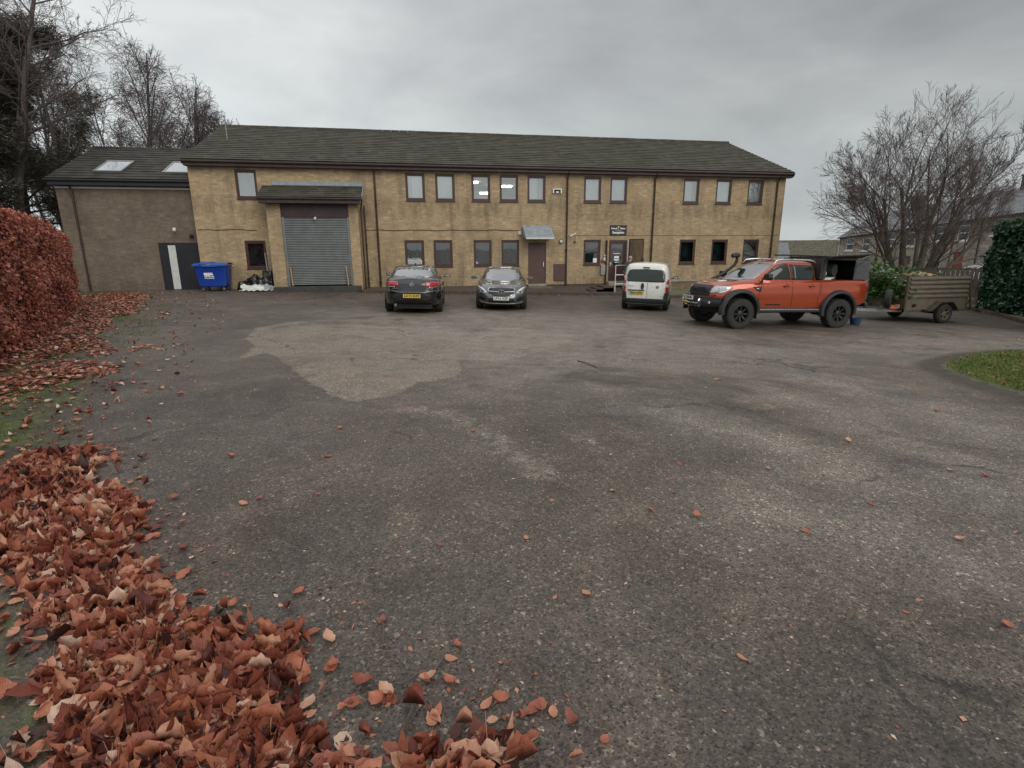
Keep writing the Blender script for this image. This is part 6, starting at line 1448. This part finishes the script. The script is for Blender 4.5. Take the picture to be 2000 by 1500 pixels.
PW = dict(nseg=[9, 6, 5, 5], wob=[.05, .10, .12, .06], up=[.03, .05, -.02, -.22], taper=[.2, .3, .3, .5], sides=[8, 5, 3, 3], kids=[16, 11, 10, 0], start=[.22, .15, .10, 0], ang=[.55, .62, .6, .5], ratio=[.46, .45, .62, .5], rr=[.45, .5, .5, .6], trunk_lv=0, rmin=.011, env=(0, 0, 10.2, 5.0, 5.0, 7.0))
for i, (bx, by, H, sd) in enumerate([(-23.4, 56, 18.6, 3), (-18.6, 54, 16.2, 8), (-28.5, 54, 16.0, 14), (-16.2, 57, 13.0, 21)]):
    lab = ['tall bare birch with drooping twigs behind the annex roof, left of its ridge', 'bare weeping birch rising behind the annex ridge', 'bare birch standing farthest left behind the pines', 'small bare birch nearest the main building gable'][i]
    st = [((0, 0, -.3), (.03, 0, 1), H, .24), ((.3, .1, -.3), (.2, .05, 1), H*.9, .17), ((-.2, 0, -.3), (-.18, .1, 1), H*.9, .17), ((.2, 0, -.3), (.42, -.1, 1), H*.78, .15), ((-.2, 0, -.3), (-.40, -.1, 1), H*.78, .15)]
    if i > 1: st = st[:3]
    PWi = dict(PW, env=(0, 0, H*.62, H*.29, H*.29, H*.44))
    tree('birch_tree', lab, (bx, by), st, PWi, sd, 'bark_birch', 'bark_birch', 'bare birches behind the annex')
PO = dict(nseg=[9, 7, 5, 4, 3], wob=[.06, .13, .16, .2, .2], up=[.02, .03, .03, .0, -.04], taper=[.25, .3, .3, .4, .4], sides=[8, 5, 4, 3, 3], kids=[12, 8, 7, 6, 0], start=[.40, .2, .15, .1, 0], ang=[.95, .75, .7, .65, .5], ratio=[.50, .5, .5, .5, .5], rr=[.45, .5, .55, .6, .6], trunk_lv=0)
tree('bare_tree', 'tall bare spreading tree reaching in from the top left corner', (-17.0, 28.8), [((0, 0, -.3), (.02, -.02, 1), 13.5, .24), ((.2, .1, -.3), (-.16, .1, 1), 12.5, .2)], PO, 31, 'bark_birch', 'bark_birch')
def needles(rt, tips, rng):
    pos = []; 
    for p, d in tips:
        for k in range(6): pos.append(p-d*rng.uniform(0, .8)+Vector((rng.gauss(0, .2), rng.gauss(0, .2), rng.gauss(0, .14))))
    pos = np.array([tuple(p) for p in pos]); pos = np.repeat(pos, 6, 0)+NR.normal(0, .10, (len(pos)*6, 3)); n = len(pos)
    o = leaves('needles', pos, NR.uniform(.14, .30, n), MT['pine'], 1.2, tint=np.clip(NR.normal(.5, .25, n), 0, 1), aspect=NR.uniform(.12, .34, n)); o.parent = rt
PP = dict(nseg=[10, 6, 5, 3], wob=[.025, .08, .12, .15], up=[.02, .01, .05, .12], taper=[.3, .3, .3, .4], sides=[9, 5, 3, 3], kids=[26, 9, 6, 0], start=[.30, .2, .2, 0], ang=[1.2, .7, .6, .5], ratio=[.34, .45, .45, .5], rr=[.32, .45, .5, .6], trunk_lv=0)
for i, (bx, by, H, sd) in enumerate([(-18.4, 32.0, 11.6, 4), (-20.8, 33.0, 14.0, 9), (-17.6, 26.6, 8.2, 12), (-22.0, 44, 13.5, 17)]):
    lab = ['dark pine with a straight trunk just left of the annex', 'tall dark pine second from the annex corner', 'low spreading dark conifer behind the beech hedge at the left edge', 'far pine seen between the annex and the birches'][i]
    tree('pine_tree', lab, (bx, by), [((0, 0, -.3), (.02, 0, 1), H, .24)], PP, sd, 'bark_pine', 'bark_pine', 'pines left of the annex', needles)
for i, (bx, by, H) in enumerate([(-17.5, 35, 6.5), (-22, 30, 7.0), (-26, 31, 8), (-31, 44, 9), (-16.0, 44, 8)]):
    lab = ['bare sapling thicket beside the annex wall', 'bare sapling between the pine trunks', 'bare sapling above the beech hedge at the left edge', 'bare sapling among the far pines', 'bare sapling hidden behind the annex roof'][i]
    tree('sapling', lab, (bx, by), [((0, 0, -.2), (.05, 0, 1), H, .09), ((.2, 0, -.2), (.3, .1, 1), H*.8, .07), ((-.2, .2, -.2), (-.3, .1, 1), H*.8, .07)], dict(PO, nseg=[7, 5, 4, 3], kids=[9, 6, 5, 0], wob=PO['wob'][:4], up=[.03, .05, .04, 0], start=[.2, .2, .1, 0]), 40+i, 'bark_birch', 'bark_birch')
PS = dict(nseg=[6, 4, 3], wob=[.16, .2, .2], up=[.02, .05, .02], taper=[.4, .4, .5], sides=[5, 3, 3], kids=[7, 4, 0], start=[.2, .2, 0], ang=[.6, .6, .5], ratio=[.5, .5, .5], rr=[.6, .6, .6], trunk_lv=0)
for i, (bx, by) in enumerate([(22.3, 19.6), (23.1, 18.7), (21.0, 20.6)]):
    tree('bare_shrub', ['leafless shrub tangle between the trailer tail and the laurel hedge', 'leafless shrub against the foot of the laurel hedge', 'leafless shrub hidden behind the trailer side'][i], (bx, by), [((rnd.uniform(-.3, .3), rnd.uniform(-.3, .3), -.05), (rnd.uniform(-.7, .7), rnd.uniform(-.7, .7), 1), rnd.uniform(1.0, 1.7), .025) for _ in range(13)], PS, 60+i, 'bark_twig', 'bark_twig')

# cut greenery in the trailer
c = TR.location; pos = []; tn = []
for k in range(150):
    p0 = Vector((c.x-rnd.uniform(.75, 1.5), c.y+rnd.uniform(-.66, .70), c.z+rnd.uniform(.55, 1.45))); 
    if rnd.random() < .3: p0 = Vector((c.x-rnd.uniform(.0, 1.5), c.y+rnd.uniform(-.5, .66), c.z+rnd.uniform(1.35, 1.68)))
    if rnd.random() < .12: p0 = Vector((c.x-rnd.uniform(1.3, 1.7), c.y+rnd.uniform(.3, .8), c.z+rnd.uniform(1.4, 1.95)))
    dd_ = Vector((rnd.gauss(-.5, .6), rnd.gauss(-.1, .6), rnd.gauss(.15, .5))).normalized()
    for j in range(18): pos.append(p0+dd_*rnd.uniform(0, .34)+Vector((rnd.gauss(0, .05), rnd.gauss(0, .05), rnd.gauss(0, .05)))); tn.append(min(1, max(0, rnd.gauss(.45, .25)+(.35 if rnd.random() < .12 else 0))))
pos = np.array([tuple(p) for p in pos]); gp_ = leaves('cut_branches', pos, NR.uniform(.09, .18, len(pos)), MT['cut_leaf'], 1.0, tint=np.array(tn), aspect=NR.uniform(.5, .9, len(pos)))
tag(gp_, 'heap of freshly cut leafy green branches loaded in the open front of the trailer', 'branches')
mb = MB()
for k in range(60):
    p0 = Vector((c.x-rnd.uniform(.3, 1.4), c.y+rnd.uniform(-.6, .6), c.z+rnd.uniform(.52, 1.5))); mb.tube([p0, p0+Vector((rnd.gauss(0, .25), rnd.gauss(0, .2), rnd.gauss(.0, .1)))], .012, 5)
o = mb.build('sticks', MT['bark'], gp_)

# ================================================================== wheeled bin, rubbish, planks by the wall
bx, by = -8.24, 26.25; bz = g(bx, by)
r = thing('wheeled_bin', 'large blue four wheeled waste bin with white lettering beside the dark door panel', 'waste bin', (bx, by, bz))
mb = MB()
lv = [(.20, .52, .36), (.24, .56, .40), (1.02, .64, .47), (1.06, .67, .50), (1.10, .67, .50)]
rows = []
for z, hx, hy in lv:
    ring = []
    for k in range(32):
        a = 2*math.pi*(k+.5)/32; cx, sx = math.cos(a), math.sin(a); ring.append((hx*math.copysign(abs(cx)**.22, cx), hy*math.copysign(abs(sx)**.22, sx), z))
    rows.append(ring)
mb.add([p for rr in rows for p in rr], [(i*32+j, i*32+(j+1) % 32, (i+1)*32+(j+1) % 32, (i+1)*32+j) for i in range(4) for j in range(32)]+[tuple(range(32))[::-1], tuple(128+j for j in range(32))])
mb.build('body', MT['blue_plastic'], r, smooth=35)
mb = MB()
mb.grid(lambda u, v_: (-.69+1.38*u, -.53+1.06*v_, 1.112+.10*math.sin(math.pi*min(1, max(0, v_)))**.6*(1+.0*u)+(.045 if .18 < u < .55 else 0)), 40, 14); mb.box(-.69, .69, -.535, -.50, 1.085, 1.125)
mb.build('lid', MT['blue_lid'], r, smooth=40)
mb = MB(); mb.tube([(-.3, -.535, 1.06), (.3, -.535, 1.06)], .02, 6); mb.tube([(.70, -.2, .98), (.75, -.2, .98), (.75, .2, .98), (.70, .2, .98)], .02, 6); mb.build('handle', MT['blue_plastic'], r)
for wx in (-.42, .42):
    for wy in (-.3, .3):
        w_ = thing('castor', None, None); w_.parent = r; w_.location = (wx, wy, 0); mb = MB(); mb.lathe([(.001, -.02), (.09, -.02), (.095, 0), (.09, .02), (.001, .02)], 18, M=Matrix.Translation((0, 0, .095))); mb.build('tyre', MT['rubber'], w_, smooth=30)
        mb = MB(); mb.bar((0, -.035, .095), (0, -.035, .2), .03, .012, up=(1, 0, 0)); mb.lathe([(.001, -.028), (.035, -.026), (.035, -.02)], 12, M=Matrix.Translation((0, 0, .095))); mb.build('fork', MT['silver'], w_)
FR = Matrix.Translation((.0, -.468, .80)) @ Matrix.Rotation(R(85), 4, 'X')
text_part('lettering', 'eppc', .26, MT['whiteink'], r, Matrix.Translation((-.10, -.447, .78)) @ Matrix.Rotation(R(85.5), 4, 'X'), .012, .004, width=.37)
text_part('lettering', 'RECYCLING', .09, MT['whiteink'], r, Matrix.Translation((-.08, -.440, .64)) @ Matrix.Rotation(R(85.5), 4, 'X'), .002, .004, width=.37)
text_part('lettering', 'WASTE SERVICES', .05, MT['whiteink'], r, Matrix.Translation((-.08, -.435, .565)) @ Matrix.Rotation(R(85.5), 4, 'X'), .002, .004, width=.39)
def lump(name, mat, c_, s_, seed, label, cat, amp=.18, sub=4):
    bm = bmesh.new(); bmesh.ops.create_icosphere(bm, subdivisions=sub, radius=1)
    for v in bm.verts:
        n_ = noise.noise(v.co*1.6+Vector((seed, 0, 0)))*amp*2+noise.noise(v.co*5+Vector((seed, 3, 0)))*amp*.8; q_ = v.co*(1+n_); v.co = Vector((q_.x*s_[0], q_.y*s_[1], max(q_.z*s_[2], -s_[2]*.55)))+Vector(c_)
    me = bpy.data.meshes.new(name); bm.to_mesh(me); bm.free(); me.materials.append(mat); me.polygons.foreach_set('use_smooth', [True]*len(me.polygons)); o = bpy.data.objects.new(name, me); COL.objects.link(o); return tag(o, label, cat)
lump('refuse_sack', MT['binbag'], (-6.62, 26.45, .52), (.42, .34, .40), 1, 'black refuse sack leaning against the wall under the lower left window', 'refuse sack')
lump('refuse_sack', MT['binbag'], (-6.05, 26.5, .66), (.36, .30, .52), 2, 'taller black refuse sack beside the shutter porch', 'refuse sack')
lump('refuse_sack', MT['binbag'], (-7.2, 26.6, .42), (.28, .25, .28), 3, 'small black refuse sack nearest the blue bin', 'refuse sack')
mb = MB(); sx0, sy0 = -6.65, 25.75
mb.grid(lambda u, v_: (sx0-.45+1.15*u+.1*math.sin(v_*5), sy0-.35+.75*v_+.06*math.sin(u*9), g(sx0, sy0)+.03+.06*abs(math.sin(u*7+v_*4))*(.4+v_)+.16*v_*v_+.02*math.sin(u*31+v_*17)), 40, 26)
o = mb.build('plastic_sheet', MT['sheet'], None, smooth=50); md = o.modifiers.new('s', 'SOLIDIFY'); md.thickness = .012; tag(o, 'crumpled white plastic sheet on the ground left of the loading step', 'plastic sheet')
lump('rubble_bag', MT['lead'], (-5.95, 25.85, .38), (.24, .2, .18), 9, 'small pale bag at the end of the crumpled white sheet', 'bag')
for i, (xa, xb, h, m_) in enumerate(((-5.92, -6.02, 1.82, 'lead_dark'), (-6.22, -6.02, 1.90, 'lead'))):
    mb = MB(); mb.bar((xb, 26.35, .32), (xa, 26.94, h), .10, .03, up=(1, 0, 0)); tag(mb.build('plank', MT[m_], None), ['dark grey plank propped upright against the wall beside the porch', 'pale grey plank crossing the dark one against the wall'][i], 'plank')

# ================================================================== person behind the van
def skin_body(name, chains, mat, parent, sub=2):
    """chains: list of lists of (x, y, z, radius); the first point of later chains may repeat an earlier point to branch"""
    vs = []; es = []; rs = []; key = {}
    for ch in chains:
        prev = None
        for x, y, z, r_ in ch:
            k_ = (round(x, 3), round(y, 3), round(z, 3))
            if k_ not in key: key[k_] = len(vs); vs.append((x, y, z)); rs.append(r_)
            if prev is not None: es.append((prev, key[k_]))
            prev = key[k_]
    me = bpy.data.meshes.new(name); me.from_pydata(vs, es, []); o = bpy.data.objects.new(name, me); COL.objects.link(o)
    md = o.modifiers.new('skin', 'SKIN'); md.use_smooth_shade = True; me.skin_vertices.new() if not me.skin_vertices else None
    for sv, r_ in zip(me.skin_vertices[0].data, rs): sv.radius = (r_, r_) if not isinstance(r_, tuple) else r_
    me.skin_vertices[0].data[0].use_root = True
    m2 = o.modifiers.new('sub', 'SUBSURF'); m2.levels = sub; m2.render_levels = sub
    dg = bpy.context.evaluated_depsgraph_get(); dg.update(); m3 = bpy.data.meshes.new_from_object(o.evaluated_get(dg)); bpy.data.objects.remove(o)
    m3.materials.clear(); m3.materials.append(mat); m3.name = name; m3.polygons.foreach_set('use_smooth', [True]*len(m3.polygons)); o = bpy.data.objects.new(name, m3); COL.objects.link(o); o.parent = parent; return o
px_, py_ = 10.83, 26.06; gz_ = g(px_, py_)+.17
r = thing('person', 'grey haired person in a dark green jacket leaning forward behind the white van', 'person', (px_, py_, gz_), R(35))
# +x is the way the person faces; leaning forward
leg = lambda s, fx: [(0, 0, .90, .12), (.0, s*.10, .84, .095), (.06+fx*.5, s*.11, .48, .065), (.0+fx, s*.11, .09, .048), (.12+fx, s*.12, .04, .042), (.20+fx, s*.125, .03, .032)]
hipd = [(0, 0, .90, .13), (.05, 0, 1.05, .135), (.13, 0, 1.22, .145), (.22, 0, 1.36, .13), (.28, 0, 1.44, .07), (.33, 0, 1.50, .055)]
hand = []
body = skin_body('body', [hipd, [(.33, 0, 1.50, .055), (.37, 0, 1.56, .085), (.39, 0, 1.63, .085), (.38, 0, 1.69, .06)], leg(1, .08), leg(-1, -.12),
    [(.22, 0, 1.36, .13), (.21, .19, 1.34, .065), (.30, .24, 1.08, .048), (.50, .22, .94, .034), (.56, .21, .92, .028)],
    [(.22, 0, 1.36, .13), (.21, -.19, 1.34, .065), (.24, -.25, 1.06, .048), (.40, -.22, .90, .034), (.46, -.21, .875, .028)]], MT['skin'], r)
jk = skin_body('jacket', [[(.0, 0, .88, .15), (.05, 0, 1.05, .155), (.13, 0, 1.22, .168), (.22, 0, 1.36, .155), (.275, 0, 1.43, .08)], [(.22, 0, 1.36, .155), (.21, .19, 1.34, .088), (.30, .245, 1.08, .066), (.48, .222, .95, .05)], [(.22, 0, 1.36, .155), (.21, -.19, 1.34, .088), (.24, -.255, 1.06, .066), (.38, -.222, .91, .05)]], MT['jacket'], r)
tr_ = skin_body('trousers', [[(0, 0, .92, .14), (.0, .10, .84, .11), (.06+.04, .11, .48, .082), (.08, .11, .10, .065)], [(0, 0, .92, .14), (.0, -.10, .84, .11), (.06-.06, -.11, .48, .082), (-.12, -.11, .10, .065)]], MT['trousers'], r)
hr = skin_body('hair', [[(.325, 0, 1.57, .075), (.340, 0, 1.65, .096), (.37, 0, 1.715, .078)]], MT['hair'], r)
for s, (hx, hy, hz) in ((1, (.56, .21, .92)), (-1, (.46, -.21, .875))):
    ch = [[(hx, hy, hz, .026), (hx+.05, hy, hz-.02, .03), (hx+.08, hy, hz-.035, .026)]]
    h_ = skin_body('hand', ch, MT['skin'], r)
    for k in range(4):
        o_ = (k-1.5)*.019; L1 = (.032, .037, .034, .027)[k]
        skin_body('finger', [[(hx+.075, hy+o_, hz-.03, .009), (hx+.075+L1, hy+o_*1.1, hz-.045, .0085), (hx+.075+L1*1.7, hy+o_*1.1, hz-.045-L1*.7, .008), (hx+.075+L1*1.8, hy+o_*1.1, hz-.05-L1*1.4, .007)]], MT['skin'], h_, 1)
    skin_body('thumb', [[(hx+.02, hy-s*.02, hz-.01, .011), (hx+.045, hy-s*.05, hz-.03, .0095), (hx+.075, hy-s*.055, hz-.045, .008)]], MT['skin'], h_, 1)
mb = MB()
for s in (1, -1): mb.grid(lambda u, v_: (.375+.02*math.cos(u*6.28), s*(.088+.008*math.sin(v_*3.14)), 1.62+.03*math.sin(u*6.28)*(.3+.7*v_)), 8, 3)
mb.build('ears', MT['skin'], r, smooth=60)
mb = MB(); mb.tube([(.465, 0, 1.645), (.492, 0, 1.615), (.470, 0, 1.605)], [.008, .014, .01], 6); mb.build('nose', MT['skin'], r, smooth=60)
for s in (1, -1): mb = MB(); mb.lathe([(.001, -.01), (.009, -.004), (.009, .004), (.001, .01)], 8, M=Matrix.Translation((.462, s*.032, 1.645))); mb.build('eye', MT['ink'], r, smooth=60)
mb = MB(); mb.tube([(.468, -.025, 1.583), (.474, 0, 1.58), (.468, .025, 1.583)], .005, 5); mb.build('mouth', MT['red_door'], r)
for s, fx in ((1, .08), (-1, -.12)): mb = MB(); mb.prism([(-.07+fx, .0), (.24+fx, .0), (.24+fx, .05), (.10+fx, .10), (-.05+fx, .11)], s*.115-.05, s*.115+.05, 'y'); mb.build('shoe', MT['blackmatt'], r, bevel=.02)

# ================================================================== terrace, far houses, fence
def eave(y): return 4.03-.083*(y-41.9)
HX = 46.6; yy = 53.2
for i in range(6):
    y1 = yy-5.0*i; y0 = y1-5.0; b0 = g(HX, y0)-.5; b1 = g(HX, y1)-.5
    lab = ['end stone terraced house farthest down the slope with white windows', 'stone terraced house second from the far end with a red brick chimney', 'stone terraced house directly behind the mossy trunks', 'stone terraced house just right of the trunks with a red door', 'stone terraced house under the broad brick chimney stack', 'stone terraced house mostly hidden by the laurel hedge'][i]
    h = thing('terraced_house', lab, 'house', (HX, (y0+y1)/2, g(HX, (y0+y1)/2)), group='stone terraced houses')
    e0, e1 = eave(y0), eave(y1); BX = HX+8.2; RX_ = HX+4.1; rr = 2.35
    ym = (y0+y1)/2
    # openings: (ya, yb, z0, z1, kind)
    em = eave(ym); ops = []
    ups = [(y1-1.5-.5, y1-1.5+.5), (y0+1.35-.5, y0+1.35+.5)]
    for a, b in ups: ops.append((a, b, em-1.62, em-.36, 'w'))
    lo = (y1-1.5-.55, y1-1.5+.55); ops.append((lo[0], lo[1], em-3.95, em-2.75, 'w')); ops.append((y0+.95, y0+1.85, em-4.55, em-2.55, 'd'))
    mb = MB(); ys = sorted({y0, y1, *[o_[0] for o_ in ops], *[o_[1] for o_ in ops]}); zs = sorted({o_[2] for o_ in ops} | {o_[3] for o_ in ops})
    bb = min(b0, b1); zs = [bb]+zs
    for a, b in zip(ys[:-1], ys[1:]):
        for c_, d_ in zip(zs, zs[1:]+[None]):
            mid_y = (a+b)/2
            if d_ is not None and any(o_[0] < mid_y < o_[1] and o_[2] <= (c_+d_)/2 <= o_[3] for o_ in ops): continue
            if d_ is None: mb.add([(HX, a, c_), (HX, b, c_), (HX, b, eave(b)), (HX, a, eave(a))], [(0, 1, 2, 3)])
            else: mb.add([(HX, a, c_), (HX, b, c_), (HX, b, d_), (HX, a, d_)], [(0, 1, 2, 3)])
    for a, b, c_, d_, k_ in ops: mb.add([(HX, a, c_), (HX, b, c_), (HX, b, d_), (HX, a, d_), (HX+.15, a, c_), (HX+.15, b, c_), (HX+.15, b, d_), (HX+.15, a, d_)], [(0, 1, 5, 4), (1, 2, 6, 5), (2, 3, 7, 6), (3, 0, 4, 7)])
    for y_, e_ in ((y0, e0), (y1, e1)): mb.add([(HX, y_, bb), (BX, y_, bb), (BX, y_, e_), (RX_, y_, e_+rr), (HX, y_, e_)], [(0, 1, 2, 3, 4)])
    mb.add([(BX, y0, bb), (BX, y1, bb), (BX, y1, e1), (BX, y0, e0)], [(0, 1, 2, 3)])
    wp(mb.build('wall', MT['stone'], None), h)
    for a, b, c_, d_, k_ in ops:
        if k_ == 'w':
            mb = MB(); f = .08; X_ = HX+.06
            mb.box(X_, X_+.06, a, b, c_, c_+f); mb.box(X_, X_+.06, a, b, d_-f, d_); mb.box(X_, X_+.06, a, a+f, c_+f, d_-f); mb.box(X_, X_+.06, b-f, b, c_+f, d_-f); mb.box(X_, X_+.058, a+f, b-f, (c_+d_)/2-.03, (c_+d_)/2+.04)
            w_ = mb.build('window', MT['white_pvc'], None); wp(w_, h)
            mb = MB(); mb.box(X_+.03, X_+.04, a+f, b-f, c_+f, d_-f); subw(mb.build('pane', MT['winglass'], None), w_)
            mb = MB(); mb.box(HX-.08, HX+.05, a-.12, b+.12, c_-.14, c_-.002); subw(mb.build('sill', MT['white_trim'], None), w_)
        else:
            mb = MB(); mb.box(HX+.08, HX+.13, a, b, c_, d_); dd_ = mb.build('door', MT['red_door'] if i in (2, 3, 4) else MT['brown_door'], None); wp(dd_, h)
            mb = MB(); mb.box(HX-.03, HX+.02, a-.18, b+.18, d_+.002, d_+.26); subw(mb.build('lintel', MT['stone'], None), dd_)
    mb = MB()
    def rp(x, y, o_=0): e_ = eave(y); t_ = (x-HX)/4.1; return (x, y, e_+rr*(t_ if t_ <= 1 else 2-t_)+o_)
    for x0_, x1_ in ((HX-.3, RX_), (RX_, BX+.3)):
        mb.grid(lambda u, v_: rp(x0_+(x1_-x0_)*u, y0+(y1-y0)*v_, .08), 12, 8); mb.grid(lambda u, v_: rp(x0_+(x1_-x0_)*u, y0+(y1-y0)*v_, -.02), 2, 2)
    rf_ = mb.build('roof', MT['slate'], None); wp(rf_, h)
    mb = MB(); mb.bar((HX-.3, y0, e0-.14), (HX-.3, y1, e1-.14), .11, .10); wp(mb.build('gutter', MT['black'], None), h)
    mb = MB(); mb.tube([(HX-.06, y1-.12, e1-.15), (HX-.06, y1-.12, bb)], .045, 6); wp(mb.build('downpipe', MT['white_trim'] if i in (0,) else MT['black'], None), h)
    if i in (0, 2, 4, 5):
        cw = 1.5 if i == 4 else .9; zt_ = eave(y0)+rr
        mb = MB(); mb.box(RX_-.35, RX_+.35, y0-cw/2, y0+cw/2, zt_-.6, zt_+.95); mb.box(RX_-.42, RX_+.42, y0-cw/2-.07, y0+cw/2+.07, zt_+.95, zt_+1.08); ch_ = mb.build('chimney', MT['chimney'], None); subw(ch_, rf_)
        mb = MB()
        for k in range(3 if cw > 1 else 2): mb.tube([(RX_, y0-cw/2+.3+k*.45, zt_+1.08), (RX_, y0-cw/2+.3+k*.45, zt_+1.42)], [.11, .09], 10)
        wp(mb.build('chimney_pot', MT['terracotta'], None, smooth=40), h)
def small_house(name, lab, cx_, cy_, hx, hy, zb_, ze, zr, roofm, rot, chs, wallm='brick_annex'):
    h = thing(name, lab, 'house', (cx_, cy_, zb_), rot)
    mb = MB(); mb.box(-hx, hx, -hy, hy, 0, ze-zb_); mb.add([(-hx, -hy, ze-zb_), (-hx, hy, ze-zb_), (-hx, 0, zr-zb_-.1), (hx, -hy, ze-zb_), (hx, hy, ze-zb_), (hx, 0, zr-zb_-.1)], [(0, 1, 2), (3, 5, 4)]); mb.build('wall', MT[wallm], h)
    mb = MB(); a = zr-zb_; e = ze-zb_-.15
    mb.prism([(-hy-.4, e), (0, a), (hy+.4, e), (hy+.4, e-.12), (0, a-.14), (-hy-.4, e-.12)], -hx-.3, hx+.3, 'x'); rf_ = mb.build('roof', MT[roofm], h)
    for k, cx2 in enumerate(chs):
        mb = MB(); mb.box(cx2-.4, cx2+.4, -.35, .35, a-.6, a+.9); mb.box(cx2-.46, cx2+.46, -.41, .41, a+.9, a+1.02); mb.tube([(cx2-.2, 0, a+1.02), (cx2-.2, 0, a+1.4)], .12, 8); mb.tube([(cx2+.2, 0, a+1.02), (cx2+.2, 0, a+1.35)], .12, 8); mb.build('chimney', MT['chimney'], rf_)
    for xx in (-hx*.5, hx*.5):
        mb = MB(); mb.box(xx-.7, xx+.7, -hy-.04, -hy+.01, .9, 2.1); w_ = mb.build('window', MT['white_pvc'], h)
        mb = MB(); mb.box(xx-.62, xx+.62, -hy-.05, -hy-.041, .98, 2.02); mb.build('pane', MT['winglass'], w_)
    return h
small_house('far_house', 'far house with a plain brown tiled roof and two chimneys beyond the canopy', 63.5, 84, 8.5, 5, -1.9, .75, 3.15, 'tiles_far', R(-28), [-5.6, -2.6])
small_house('far_house', 'far house with a blue grey slate roof at the corner of the long building', 52.0, 75, 3.6, 4.5, -1.9, .6, 2.7, 'slate', R(-30), [])
f = thing('wooden_fence', 'weathered grey wooden fence panel behind the trailer', 'fence', (23.9, 21.2, g(23.9, 21.2)), math.atan2(-2.2, 3.4))
mb = MB()
for k in range(22): mb.box(-1.9+k*.175, -1.9+k*.175+.15, -.02, .0, .05, 1.50+.02*math.sin(k*2.3))
mb.build('boards', MT['fence_wood'], f)
for z in (.3, 1.40): mb = MB(); mb.box(-1.95, 2.0, .001, .05, z, z+.09); mb.build('rail', MT['fence_wood'], f)
for x in (-1.95, 0, 1.95): mb = MB(); mb.box(x-.05, x+.05, .051, .15, -.1, 1.6); mb.build('post', MT['fence_wood'], f)
